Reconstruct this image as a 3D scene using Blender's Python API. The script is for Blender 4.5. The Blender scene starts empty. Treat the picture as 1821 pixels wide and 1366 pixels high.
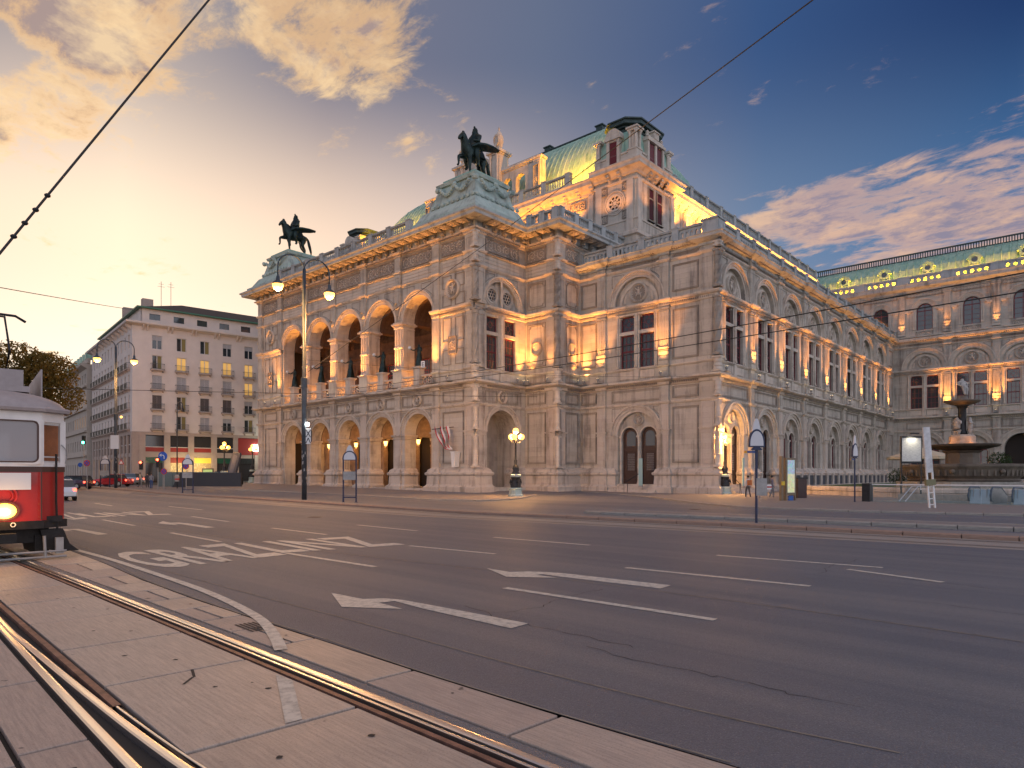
import bpy, math, random
from mathutils import Vector, Matrix
random.seed(7)
S = bpy.context.scene
COL = S.collection
R = math.radians
PI = math.pi

# ------------------------------------------------------------------ camera
cam_d = bpy.data.cameras.new("camera"); cam = bpy.data.objects.new("camera", cam_d); COL.objects.link(cam)
cam.location = (0, 0, 1.75); cam.rotation_euler = (R(90), 0, 0)
cam_d.sensor_width = 36; cam_d.lens = 36 * 1200 / 1821; cam_d.shift_y = 0.0892; cam_d.clip_end = 4000; cam_d.clip_start = 0.05
S.camera = cam

# ------------------------------------------------------------------ sky
world = bpy.data.worlds.new("World"); S.world = world; world.use_nodes = True
nt = world.node_tree; N = nt.nodes; L = nt.links
for n in list(N): N.remove(n)
class G:
    """tiny helper for node graphs"""
    def __init__(s, tree): s.t = tree; s.n = tree.nodes; s.l = tree.links
    def put(s, sock, v):
        if hasattr(v, 'bl_idname') or hasattr(v, 'is_output'): s.l.new(v, sock)
        else: sock.default_value = v
    def m(s, op, a, b=0.0, c=0.0, clamp=False):
        n = s.n.new('ShaderNodeMath'); n.operation = op; n.use_clamp = clamp
        s.put(n.inputs[0], a); s.put(n.inputs[1], b); s.put(n.inputs[2], c); return n.outputs[0]
    def mr(s, v, a, b, c=0.0, d=1.0, smooth=False):
        n = s.n.new('ShaderNodeMapRange'); n.interpolation_type = 'SMOOTHSTEP' if smooth else 'LINEAR'
        s.put(n.inputs[0], v)
        for i, q in enumerate((a, b, c, d)): n.inputs[i + 1].default_value = q
        return n.outputs[0]
    def mix(s, f, a, b, mode='MIX'):
        n = s.n.new('ShaderNodeMix'); n.data_type = 'RGBA'; n.blend_type = mode; n.clamp_factor = True
        s.put(n.inputs[0], f)
        for i, q in ((6, a), (7, b)):
            if isinstance(q, tuple): n.inputs[i].default_value = q if len(q) == 4 else q + (1,)
            else: s.l.new(q, n.inputs[i])
        return n.outputs[2]
    def ramp(s, f, stops):
        n = s.n.new('ShaderNodeValToRGB'); s.put(n.inputs[0], f); e = n.color_ramp.elements
        while len(e) < len(stops): e.new(0.5)
        for i, (p, c) in enumerate(stops):
            e[i].position = p; e[i].color = (c, c, c, 1) if isinstance(c, (int, float)) else tuple(c) + (1,)
        return n.outputs[0]
    def noise(s, vec, scale, detail=4, rough=.55, dist=0.0):
        n = s.n.new('ShaderNodeTexNoise'); n.inputs['Scale'].default_value = scale; n.inputs['Detail'].default_value = detail
        n.inputs['Roughness'].default_value = rough; n.inputs['Distortion'].default_value = dist
        if vec is not None: s.l.new(vec, n.inputs['Vector'])
        return n.outputs['Fac']
    def voro(s, vec, scale, out='Distance', feature='F1', rnd=1.0):
        n = s.n.new('ShaderNodeTexVoronoi'); n.feature = feature; n.inputs['Scale'].default_value = scale
        n.inputs['Randomness'].default_value = rnd
        if vec is not None: s.l.new(vec, n.inputs['Vector'])
        return n.outputs[out]
    def mapping(s, vec, scale=(1, 1, 1), rot=(0, 0, 0), loc=(0, 0, 0)):
        n = s.n.new('ShaderNodeMapping'); n.inputs['Scale'].default_value = scale; n.inputs['Rotation'].default_value = rot
        n.inputs['Location'].default_value = loc; s.l.new(vec, n.inputs['Vector']); return n.outputs[0]
    def xyz(s, vec):
        n = s.n.new('ShaderNodeSeparateXYZ'); s.l.new(vec, n.inputs[0]); return n.outputs
    def comb(s, a, b, c):
        n = s.n.new('ShaderNodeCombineXYZ')
        for i, q in enumerate((a, b, c)): s.put(n.inputs[i], q)
        return n.outputs[0]
SUN_AZ, SUN_EL = -30.0, 4.0
g = G(nt)
dirv = N.new('ShaderNodeTexCoord').outputs['Generated']
x, y, z = g.xyz(dirv)
az = g.m('ARCTAN2', x, y)                                    # 0 = +Y, positive to the right
daz = g.m('ABSOLUTE', g.m('WRAP', g.m('SUBTRACT', az, R(SUN_AZ)), -PI, PI))
da = g.m('DIVIDE', daz, PI)
hor = g.ramp(da, [(0, (1.0, .90, .76)), (.09, (1.0, .84, .68)), (.17, (.88, .64, .49)), (.26, (.72, .50, .38)), (.36, (.62, .46, .40)), (.6, (1.15, 1.05, 1.06)), (1, (1.2, 1.12, 1.15))])  # last stops of these ramps brightened behind the camera as added fill
mid = g.ramp(da, [(0, (1.0, .77, .56)), (.08, (.86, .64, .48)), (.15, (.70, .54, .46)), (.21, (.29, .28, .32)), (.28, (.13, .195, .31)), (.37, (.05, .135, .29)), (.6, (.72, .80, 1.0)), (1, (.85, .92, 1.1))])
hig = g.ramp(da, [(0, (.36, .31, .30)), (.08, (.15, .15, .205)), (.18, (.10, .125, .20)), (.28, (.03, .07, .18)), (.38, (.007, .025, .10)), (.6, (.30, .38, .58)), (1, (.42, .52, .76))])
c1 = g.mix(g.mr(z, .05, .30, smooth=True), hor, mid)
sky = g.mix(g.mr(z, .28, .53, smooth=True), c1, hig)
# clouds lie on a high layer: project the direction on it
zc = g.m('MAXIMUM', z, .06)
cp = g.comb(g.m('DIVIDE', x, zc), g.m('DIVIDE', y, zc), 0.0)
cps = g.mapping(cp, (1.0, .8, 1), (0, 0, R(35)))
warp = N.new('ShaderNodeVectorMath'); warp.operation = 'MULTIPLY_ADD'
wn_ = N.new('ShaderNodeTexNoise'); wn_.inputs['Scale'].default_value = 2.2; wn_.inputs['Detail'].default_value = 4; L.new(cps, wn_.inputs['Vector'])
L.new(wn_.outputs['Color'], warp.inputs[0]); warp.inputs[1].default_value = (.18, .18, 0); L.new(cps, warp.inputs[2]); cw = warp.outputs[0]
n1 = g.noise(g.mapping(cw, (1.0, 1.9, 1)), 1.5, 10, .62, .1)
n2 = g.noise(g.mapping(cw, (1.0, 1.5, 1)), 6.0, 9, .68, .3)
nn = g.m('ADD', g.m('MULTIPLY', n1, .62), g.m('MULTIPLY', n2, .38))
def lobe(azd, eld, waz, wel):
    """1 in the middle of a cloud bank round a compass direction"""
    a = g.m('DIVIDE', g.m('SUBTRACT', az, R(azd)), R(waz)); e = g.m('DIVIDE', g.m('SUBTRACT', g.m('ARCSINE', z), R(eld)), R(wel))
    return g.m('MAXIMUM', g.m('SUBTRACT', 1.0, g.m('ADD', g.m('MULTIPLY', a, a), g.m('MULTIPLY', e, e))), 0.0)
bank_w = g.m('MAXIMUM', lobe(-32, 31, 16, 6.0), g.m('MULTIPLY', lobe(-17, 32, 11, 5), .85))
bank_w = g.m('MAXIMUM', bank_w, g.m('MULTIPLY', lobe(-48, 24, 22, 6), .9))
bank_e = g.m('MAXIMUM', lobe(36, 15.5, 19, 8.5), g.m('MULTIPLY', lobe(25, 18.5, 8, 4.5), .95))
bank_r = g.m('MULTIPLY', lobe(120, 25, 60, 20), .6)
bank = g.m('MAXIMUM', g.m('MAXIMUM', bank_w, bank_e), g.m('MAXIMUM', bank_r, g.mr(z, .62, .82, 0, .8, smooth=True)))  # overhead bank added out of view for warm top light
dens = g.m('SUBTRACT', g.m('ADD', nn, g.m('MULTIPLY', bank, .19)), .58)
cover = g.mr(dens, -.02, .13, smooth=True)
wisp = g.mr(nn, .62, .74, 0, .35, smooth=True)
cover = g.m('MAXIMUM', cover, wisp)
thick = g.mr(dens, .03, .16, smooth=True)
lit_w = g.mix(thick, (.95, .56, .20), (.33, .24, .22))
lit_e = g.mix(thick, (.66, .40, .28), (.235, .20, .26))
ccol = g.mix(g.mr(da, .18, .30), lit_w, lit_e)
ccol = g.mix(g.m('MULTIPLY', g.mr(g.noise(cps, 3.6, 6, .65), .46, .62), .6), ccol, g.mix(g.mr(da, .18, .30), (1, .72, .38), (.80, .48, .28)))
skyc = g.mix(g.m('MULTIPLY', cover, g.mr(z, .04, .12, .3, .92)), sky, ccol)
below = g.mix(g.mr(z, -.02, .0), (.12, .11, .11), skyc)
bg = N.new('ShaderNodeBackground'); L.new(below, bg.inputs[0]); bg.inputs[1].default_value = 0.80
nis = N.new('ShaderNodeTexSky'); nis.sky_type = 'NISHITA'; nis.sun_disc = False
nis.sun_elevation = R(SUN_EL); nis.sun_rotation = R(SUN_AZ)
bg2 = N.new('ShaderNodeBackground'); L.new(nis.outputs[0], bg2.inputs[0]); bg2.inputs[1].default_value = 0.004
add = N.new('ShaderNodeAddShader'); L.new(bg.outputs[0], add.inputs[0]); L.new(bg2.outputs[0], add.inputs[1])
out = N.new('ShaderNodeOutputWorld'); L.new(add.outputs[0], out.inputs[0])

sun_d = bpy.data.lights.new("sun", 'SUN'); sun = bpy.data.objects.new("sun", sun_d); COL.objects.link(sun)
sun_d.energy = 0.9; sun_d.angle = R(12); sun_d.color = (1, .66, .38)
sv = Vector((math.sin(R(SUN_AZ)) * math.cos(R(SUN_EL)), math.cos(R(SUN_AZ)) * math.cos(R(SUN_EL)), math.sin(R(SUN_EL))))
sun.rotation_euler = sv.to_track_quat('Z', 'Y').to_euler()

S.view_settings.view_transform = 'Standard'; S.view_settings.look = 'None'; S.view_settings.gamma = 1
S.view_settings.exposure = 0.62
S.cycles.use_denoising = True
S.cycles.max_bounces = 6; S.cycles.sample_clamp_indirect = 4; S.cycles.caustics_reflective = False; S.cycles.caustics_refractive = False

# ------------------------------------------------------------------ ground shape and ray helpers
F_, CX, YH, CH = 1200., 910.5, 845.5, 1.75
def gz(X, Y): return .02 * max(0., min(Y - 62., 45.))
def at(px, py, off=0.0):
    """the point of the ground seen at a place of the 1821 px wide photo"""
    t = 30.
    for _ in range(60):
        zt = gz(0, t) + off
        t2 = (CH - zt) * F_ / max(py - YH, 1.)
        t = .5 * t + .5 * min(t2, 400)
    return Vector(((px - CX) / F_ * t, t, gz(0, t) + off))
PHI = R(48.1)
A0 = Vector(((845 - CX) / F_ * 64, 64, 0))
EX = Vector((math.cos(PHI), math.sin(PHI), 0)); EY = Vector((-math.sin(PHI), math.cos(PHI), 0))
def LW(x, y, z=0): return A0 + EX * x + EY * y + Vector((0, 0, z))

# ------------------------------------------------------------------ materials
MATS = {}
def mat(name, col, rough=.7, metal=0, emit=None, es=0, bump=None, var=None, alpha=1, spec=.5, fn=None, coat=0):
    m = bpy.data.materials.new(name); m.use_nodes = True; t = m.node_tree; q = G(t)
    b = t.nodes['Principled BSDF']; b.inputs['Roughness'].default_value = rough; b.inputs['Metallic'].default_value = metal
    b.inputs['Base Color'].default_value = tuple(col) + (1,); b.inputs['Specular IOR Level'].default_value = spec
    if coat: b.inputs['Coat Weight'].default_value = coat
    if alpha < 1: b.inputs['Alpha'].default_value = alpha
    if emit: b.inputs['Emission Color'].default_value = tuple(emit) + (1,); b.inputs['Emission Strength'].default_value = es
    co = t.nodes.new('ShaderNodeTexCoord').outputs['Object']
    if var:      # (scale, amount): uneven wear
        f = q.noise(co, var[0], 7, .65)
        a = tuple(max(0, c * (1 - var[1])) for c in col); bb = tuple(min(1, c * (1 + var[1])) for c in col)
        L_ = q.ramp(f, [(.3, a), (.7, bb)]); t.links.new(L_, b.inputs['Base Color'])
    if bump:     # (scale, strength, distance)
        bn = t.nodes.new('ShaderNodeBump'); bn.inputs['Strength'].default_value = bump[1]; bn.inputs['Distance'].default_value = bump[2]
        t.links.new(q.noise(co, bump[0], 6, .6), bn.inputs['Height']); t.links.new(bn.outputs[0], b.inputs['Normal'])
    if fn: fn(q, t, b, co)
    MATS[name] = m
    return m

def stone_fn(base, dirt, sc=1.0, joint=True, amt=1.0):
    def fn(q, t, b, co):
        geo = t.nodes.new('ShaderNodeNewGeometry'); wp = geo.outputs['Position']
        big = q.noise(wp, .35 * sc, 6, .65); fine = q.noise(wp, 5 * sc, 5, .6)
        streak = q.noise(q.mapping(wp, (1.6, 1.6, .12)), 1.0, 5, .65)
        # block by block tint: stones of a course differ a little
        xw, yw, zw = q.xyz(wp)
        row = q.m('FLOOR', q.m('DIVIDE', zw, .46))
        u = q.m('ADD', q.m('ADD', xw, yw), q.m('MULTIPLY', q.m('MODULO', row, 2.0), .55))
        cell = q.comb(q.m('FLOOR', q.m('DIVIDE', u, 1.15)), row, 0.0)
        wn = t.nodes.new('ShaderNodeTexWhiteNoise'); wn.noise_dimensions = '2D'; t.links.new(cell, wn.inputs['Vector'])
        c = q.mix(q.ramp(big, [(.35, 0), (.68, 1)]), base[0], base[1])
        c = q.mix(q.m('MULTIPLY', wn.outputs['Value'], .55), c, base[2])
        c = q.mix(q.ramp(q.m('ADD', q.m('MULTIPLY', streak, .7), q.m('MULTIPLY', big, .3)), [(.50, 0), (.64, .75 * amt)]), c, dirt)
        c = q.mix(q.m('MULTIPLY', fine, .28 * amt), c, dirt)
        ao = t.nodes.new('ShaderNodeAmbientOcclusion')
        t.links.new(c, b.inputs['Base Color'])
        t.nodes.remove(ao)
        fz = q.m('FRACT', q.m('DIVIDE', zw, .46)); fu = q.m('FRACT', q.m('DIVIDE', u, 1.15))
        j = q.m('MULTIPLY', q.m('LESS_THAN', .05, fz), q.m('LESS_THAN', .022, fu))
        h = q.m('ADD', q.m('MULTIPLY', fine, .35), j if joint else 0.0)
        bn = t.nodes.new('ShaderNodeBump'); bn.inputs['Strength'].default_value = .7; bn.inputs['Distance'].default_value = .05
        t.links.new(h, bn.inputs['Height']); t.links.new(bn.outputs[0], b.inputs['Normal'])
    return fn
BASE = [(.56, .50, .42), (.43, .38, .32), (.66, .61, .53)]
M_STONE = mat('weathered_limestone', (.5, .43, .35), .85, fn=stone_fn(BASE, (.15, .13, .12)))
M_TRIM = mat('carved_limestone', (.5, .43, .35), .85, fn=stone_fn([(.62, .54, .45), (.50, .43, .36), (.68, .62, .54)], (.13, .115, .10), 2.2, False, .55))
M_SOOTSHADE = mat('sooty_shade_moulding', (.3, .26, .22), .85, fn=stone_fn([(.33, .285, .24), (.24, .205, .175), (.42, .37, .32)], (.09, .08, .07), 2.2, False, .5))  # soot tone, deepened to stand in for shadow lines of mouldings
M_FIELD = mat('shade_toned_ground', (.25, .22, .19), .9, fn=stone_fn([(.34, .29, .245), (.25, .215, .185), (.40, .35, .30)], (.10, .09, .08), 2.2, False, .5))  # dark tone painted in for shade on sunk relief grounds
M_PLINTH = mat('plinth_granite', (.5, .46, .4), .8, fn=stone_fn([(.62, .54, .46), (.50, .42, .36), (.66, .60, .53)], (.18, .15, .12), 1.2))
M_GREYSTONE = mat('rain_washed_stone', (.5, .5, .48), .85, fn=stone_fn([(.46, .48, .47), (.36, .38, .38), (.54, .56, .55)], (.13, .14, .14), 2, False))
M_VERD = mat('stone_stained_by_copper', (.4, .5, .46), .8, fn=stone_fn([(.42, .56, .50), (.36, .44, .40), (.56, .62, .57)], (.17, .20, .18), 2, False))
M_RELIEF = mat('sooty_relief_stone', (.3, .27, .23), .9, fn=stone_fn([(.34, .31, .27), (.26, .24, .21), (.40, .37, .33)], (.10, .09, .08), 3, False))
def patina(q, t, b, co):
    geo = t.nodes.new('ShaderNodeNewGeometry'); wp = geo.outputs['Position']
    f = q.noise(wp, .8, 7, .65); s = q.noise(q.mapping(wp, (2.5, 2.5, .2)), 1, 4, .6)
    c = q.mix(q.ramp(f, [(.35, 0), (.65, 1)]), (.23, .44, .36), (.40, .56, .46)); c = q.mix(q.ramp(s, [(.5, 0), (.7, .7)]), c, (.09, .22, .18))
    t.links.new(c, b.inputs['Base Color'])
M_COPPER = mat('green_copper_patina', (.14, .38, .3), .5, .1, fn=patina)
M_DARKCOPPER = mat('dark_copper', (.035, .06, .058), .55, .2, var=(2, .4))
M_BRONZE = mat('green_black_bronze', (.018, .034, .032), .45, .6, var=(2.5, .7), bump=(9, .4, .03))
M_REDFRAME = mat('ox_blood_paint', (.17, .02, .025), .5, var=(3, .15))
M_WOOD = mat('dark_door_wood', (.055, .025, .018), .45, var=(5, .3))
M_GLASS = mat('window_glass', (.035, .05, .06), .06, spec=.9, alpha=.62)
M_GLASSD = mat('dark_window_glass', (.03, .04, .05), .05, spec=.9)
M_CURTAIN = mat('white_curtain', (.62, .58, .52), .9)
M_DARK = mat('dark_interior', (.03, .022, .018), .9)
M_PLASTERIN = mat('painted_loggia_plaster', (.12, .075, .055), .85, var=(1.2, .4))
M_BLUEIRON = mat('dark_blue_iron', (.02, .03, .075), .4, .2, var=(4, .3))
M_MAST = mat('grey_green_mast_paint', (.05, .065, .08), .45, .3, var=(3, .4))
M_CHAR = mat('charcoal_iron', (.025, .027, .03), .5, .4, var=(6, .4))
M_WHITE = mat('white_enamel', (.75, .75, .74), .4)
M_GREYP = mat('grey_sheet_metal', (.32, .31, .3), .5, .3, var=(4, .2))
M_STEEL = mat('polished_rail_steel', (.74, .73, .74), .30, 1.0, bump=(40, .08, .001))
M_RUST = mat('rail_groove_rust', (.045, .03, .025), .8, .2)
M_REDSTEEL = mat('rusty_steel_edge', (.22, .12, .09), .6, .4, var=(6, .5))
M_LAMP = mat('sodium_globe', (1, .7, .3), .5, emit=(1, .46, .07), es=2.6)
M_LAMPW = mat('warm_lamp_glass', (1, .8, .5), .5, emit=(1, .50, .12), es=4)
M_LENS = mat('floodlight_lens', (1, .8, .5), .5, emit=(1, .72, .36), es=9)
M_OFFGLOBE = mat('unlit_opal_globe', (.6, .62, .62), .2)

# ------------------------------------------------------------------ mesh building
class MB:
    def __init__(s): s.v = []; s.f = []
    def quad(s, *p):
        k = len(s.v); s.v.extend([tuple(q) for q in p]); s.f.append(tuple(range(k, k + len(p))))
    def box(s, x0, x1, y0, y1, z0, z1):
        k = len(s.v)
        s.v += [(x0, y0, z0), (x1, y0, z0), (x1, y1, z0), (x0, y1, z0), (x0, y0, z1), (x1, y0, z1), (x1, y1, z1), (x0, y1, z1)]
        s.f += [(k + a, k + b, k + c, k + d) for a, b, c, d in ((0, 3, 2, 1), (4, 5, 6, 7), (0, 1, 5, 4), (1, 2, 6, 5), (2, 3, 7, 6), (3, 0, 4, 7))]
        return s
    def taper(s, c, a, b):          # c=(x,y) a=(hx,hy,z) b=(hx,hy,z)
        k = len(s.v)
        for hx, hy, zz in (a, b):
            s.v += [(c[0] - hx, c[1] - hy, zz), (c[0] + hx, c[1] - hy, zz), (c[0] + hx, c[1] + hy, zz), (c[0] - hx, c[1] + hy, zz)]
        s.f += [(k + p, k + q, k + r, k + t) for p, q, r, t in ((0, 3, 2, 1), (4, 5, 6, 7), (0, 1, 5, 4), (1, 2, 6, 5), (2, 3, 7, 6), (3, 0, 4, 7))]
        return s
    def prism(s, pts, y0, y1):      # outline in x,z ; depth y
        k = len(s.v); n = len(pts)
        s.v += [(p[0], y0, p[1]) for p in pts] + [(p[0], y1, p[1]) for p in pts]
        s.f.append(tuple(range(k, k + n))); s.f.append(tuple(range(k + 2 * n - 1, k + n - 1, -1)))
        for i in range(n):
            j = (i + 1) % n; s.f.append((k + i, k + n + i, k + n + j, k + j))
        return s
    def slab(s, pts, z0, z1):       # outline in x,y ; height z
        k = len(s.v); n = len(pts)
        s.v += [(p[0], p[1], z0) for p in pts] + [(p[0], p[1], z1) for p in pts]
        s.f.append(tuple(range(k + n - 1, k - 1, -1))); s.f.append(tuple(range(k + n, k + 2 * n)))
        for i in range(n):
            j = (i + 1) % n; s.f.append((k + i, k + j, k + n + j, k + n + i))
        return s
    def lathe(s, prof, c=(0, 0), n=16, a0=0, a1=2 * PI, zoff=0, fx=1, fy=1):
        k = len(s.v); full = abs(a1 - a0 - 2 * PI) < 1e-6; m = n if full else n + 1
        for r, zz in prof:
            for i in range(m):
                a = a0 + (a1 - a0) * i / n; s.v.append((c[0] + r * math.cos(a) * fx, c[1] + r * math.sin(a) * fy, zz + zoff))
        for j in range(len(prof) - 1):
            for i in range(n):
                i2 = (i + 1) % m; s.f.append((k + j * m + i, k + j * m + i2, k + (j + 1) * m + i2, k + (j + 1) * m + i))
        if full:
            if prof[0][0] > 1e-4: s.f.append(tuple(k + i for i in range(m - 1, -1, -1)))
            if prof[-1][0] > 1e-4: s.f.append(tuple(k + (len(prof) - 1) * m + i for i in range(m)))
        return s
    def ring(s, xc, zc, r0, r1, y0, y1, a0=0, a1=PI, n=20, sy=1.0):   # flat ring sector in x,z
        k = len(s.v)
        for i in range(n + 1):
            a = a0 + (a1 - a0) * i / n; cc, ss = math.cos(a), math.sin(a) * sy
            s.v += [(xc + r0 * cc, y0, zc + r0 * ss), (xc + r1 * cc, y0, zc + r1 * ss), (xc + r1 * cc, y1, zc + r1 * ss), (xc + r0 * cc, y1, zc + r0 * ss)]
        for i in range(n):
            b = k + 4 * i
            for p in range(4): q = (p + 1) % 4; s.f.append((b + p, b + 4 + p, b + 4 + q, b + q))
        s.f.append((k, k + 3, k + 2, k + 1)); e = k + 4 * n; s.f.append((e, e + 1, e + 2, e + 3))
        return s
    def disc(s, xc, zc, r, y0, y1, n=24, sy=1.0):
        return s.prism([(xc + r * math.cos(2 * PI * i / n), zc + r * sy * math.sin(2 * PI * i / n)) for i in range(n)], y0, y1)
    def tube(s, pts, r, n=8, r2=None):
        pts = [Vector(p) for p in pts]; k = len(s.v); m = len(pts); up = Vector((0, 0, 1))
        for i, p in enumerate(pts):
            d = (pts[min(i + 1, m - 1)] - pts[max(i - 1, 0)]).normalized()
            a = d.cross(up if abs(d.z) < .95 else Vector((1, 0, 0))).normalized(); b = d.cross(a)
            rr = (r if r2 is None else r + (r2 - r) * i / (m - 1)) if not isinstance(r, (list, tuple)) else r[i]
            for j in range(n):
                t = 2 * PI * j / n; s.v.append(tuple(p + a * rr * math.cos(t) + b * rr * math.sin(t)))
        for i in range(m - 1):
            for j in range(n):
                j2 = (j + 1) % n; s.f.append((k + i * n + j, k + i * n + j2, k + (i + 1) * n + j2, k + (i + 1) * n + j))
        s.f.append(tuple(k + j for j in range(n - 1, -1, -1))); s.f.append(tuple(k + (m - 1) * n + j for j in range(n)))
        return s
    def ball(s, c, r, n=10, m=7):
        if isinstance(r, (int, float)): r = (r, r, r)
        k = len(s.v)
        for j in range(1, m):
            a = PI * j / m
            for i in range(n):
                t = 2 * PI * i / n; s.v.append((c[0] + r[0] * math.sin(a) * math.cos(t), c[1] + r[1] * math.sin(a) * math.sin(t), c[2] + r[2] * math.cos(a)))
        s.v += [(c[0], c[1], c[2] + r[2]), (c[0], c[1], c[2] - r[2])]; tt = len(s.v) - 2
        for i in range(n):
            i2 = (i + 1) % n; s.f.append((tt, k + i, k + i2)); s.f.append((tt + 1, k + (m - 2) * n + i2, k + (m - 2) * n + i))
            for j in range(m - 2): s.f.append((k + j * n + i, k + (j + 1) * n + i, k + (j + 1) * n + i2, k + j * n + i2))
        return s
    def sweep(s, prof, path, close_ends=True):
        """profile [(out,z)] swept along a plan polyline; out = to the right of the heading"""
        P = [Vector((p[0], p[1])) for p in path]; m = len(P); nr = []
        for i in range(m - 1):
            d = (P[i + 1] - P[i]).normalized(); nr.append(Vector((d.y, -d.x)))
        off = []
        for i in range(m):
            if i == 0: off.append(nr[0])
            elif i == m - 1: off.append(nr[-1])
            else:
                a, b = nr[i - 1], nr[i]; q = a + b
                off.append(q / max(.2, q.dot(a)))
        k = len(s.v); w = len(prof)
        for i in range(m):
            for o, zz in prof: s.v.append((P[i].x + off[i].x * o, P[i].y + off[i].y * o, zz))
        for i in range(m - 1):
            for j in range(w):
                j2 = (j + 1) % w; s.f.append((k + i * w + j, k + i * w + j2, k + (i + 1) * w + j2, k + (i + 1) * w + j))
        s.f.append(tuple(k + j for j in range(w - 1, -1, -1))); s.f.append(tuple(k + (m - 1) * w + j for j in range(w)))
        return s
    def wall(s, x0, x1, z0, z1, ops, d=.4, y=0.0):
        """wall plate at depth y with openings; ops = (xc, half width, z bottom, z spring, 'arch'|'rect'), reveals d deep"""
        ops = sorted(ops); cur = x0
        for xc, h, zb, zs, kind in ops:
            if xc - h > cur + 1e-4: s.quad((cur, y, z0), (xc - h, y, z0), (xc - h, y, z1), (cur, y, z1))
            if zb > z0 + 1e-4: s.quad((xc - h, y, z0), (xc + h, y, z0), (xc + h, y, zb), (xc - h, y, zb))
            n = 20 if kind == 'arch' else 1
            if kind == 'arch': top = [(xc - h * math.cos(PI * i / n), zs + h * math.sin(PI * i / n)) for i in range(n + 1)]
            else: top = [(xc - h, zs), (xc + h, zs)]
            for i in range(n):
                (a, za), (b, zb2) = top[i], top[i + 1]
                s.quad((a, y, za), (b, y, zb2), (b, y, z1), (a, y, z1)); s.quad((a, y, za), (a, y + d, za), (b, y + d, zb2), (b, y, zb2))
            s.quad((xc - h, y, zb), (xc - h, y + d, zb), (xc - h, y + d, zs), (xc - h, y, zs)); s.quad((xc + h, y, zb), (xc + h, y, zs), (xc + h, y + d, zs), (xc + h, y + d, zb))
            s.quad((xc - h, y, zb), (xc + h, y, zb), (xc + h, y + d, zb), (xc - h, y + d, zb))
            cur = xc + h
        if cur < x1 - 1e-4: s.quad((cur, y, z0), (x1, y, z0), (x1, y, z1), (cur, y, z1))
        return s
    def mesh(s, name, smooth=False):
        me = bpy.data.meshes.new(name); me.from_pydata(s.v, [], s.f)
        if smooth: me.polygons.foreach_set('use_smooth', [True] * len(me.polygons))
        return me
def props(o, label=None, cat=None, group=None, kind=None):
    if label: o['label'] = label
    if cat: o['category'] = cat
    if group: o['group'] = group
    if kind: o['kind'] = kind
    return o
def obj(name, mb, m, parent=None, loc=(0, 0, 0), rot=0, smooth=False, label=None, cat=None, group=None, kind=None):
    me = mb if isinstance(mb, bpy.types.Mesh) else mb.mesh(name, smooth)
    if m is not None and not me.materials: me.materials.append(m)
    o = bpy.data.objects.new(name, me); COL.objects.link(o)
    if parent: o.parent = parent
    o.location = loc; o.rotation_euler = (0, 0, rot)
    return props(o, label, cat, group, kind)
def empty(name, loc=(0, 0, 0), rot=0, label=None, cat=None, group=None, parent=None):
    o = bpy.data.objects.new(name, None); COL.objects.link(o); o.location = loc; o.rotation_euler = (0, 0, rot)
    if parent: o.parent = parent
    return props(o, label, cat, group)
def dup(o, loc=None, rot=None, label=None, parent=None):
    c = o.copy(); COL.objects.link(c)
    if parent: c.parent = parent
    if loc is not None: c.location = loc
    if rot is not None: c.rotation_euler = (0, 0, rot)
    if label: c['label'] = label
    for ch in list(o.children):
        if ch.type in ('MESH', 'EMPTY', 'LIGHT'):
            k = dup(ch); k.parent = c
    return c
def light(name, kind, loc, energy, color, parent=None, **kw):
    d = bpy.data.lights.new(name, kind); d.energy = energy; d.color = color
    for k, v in kw.items(): setattr(d, k, v)
    o = bpy.data.objects.new(name, d); COL.objects.link(o); o.location = loc
    if parent: o.parent = parent
    return o
ORANGE = (1, .36, .07); AMBER = (1, .47, .14)
def merged(src, mx):
    """numpy-free: append a transformed copy of an MB"""
    r = MB(); r.v = [tuple(mx @ Vector(p)) for p in src.v]; r.f = list(src.f); return r
def addmb(dst, src, mx=None):
    k = len(dst.v); dst.v += [tuple(mx @ Vector(p)) for p in src.v] if mx else src.v; dst.f += [tuple(i + k for i in f) for f in src.f]
def skin(name, verts, edges, rad, root=0, sub=1):
    """one continuous body grown round a skeleton"""
    me = bpy.data.meshes.new(name); me.from_pydata(verts, edges, []); o = bpy.data.objects.new(name, me); COL.objects.link(o)
    sk = o.modifiers.new('s', 'SKIN'); sk.use_smooth_shade = True
    for i, v in enumerate(me.skin_vertices[0].data):
        r = rad[i]; v.radius = (r, r) if isinstance(r, (int, float)) else r; v.use_root = (i == root)
    if sub:
        ss = o.modifiers.new('u', 'SUBSURF'); ss.levels = sub; ss.render_levels = sub
    dg = bpy.context.evaluated_depsgraph_get(); m2 = bpy.data.meshes.new_from_object(o.evaluated_get(dg))
    bpy.data.objects.remove(o); m2.name = name
    return m2
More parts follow.
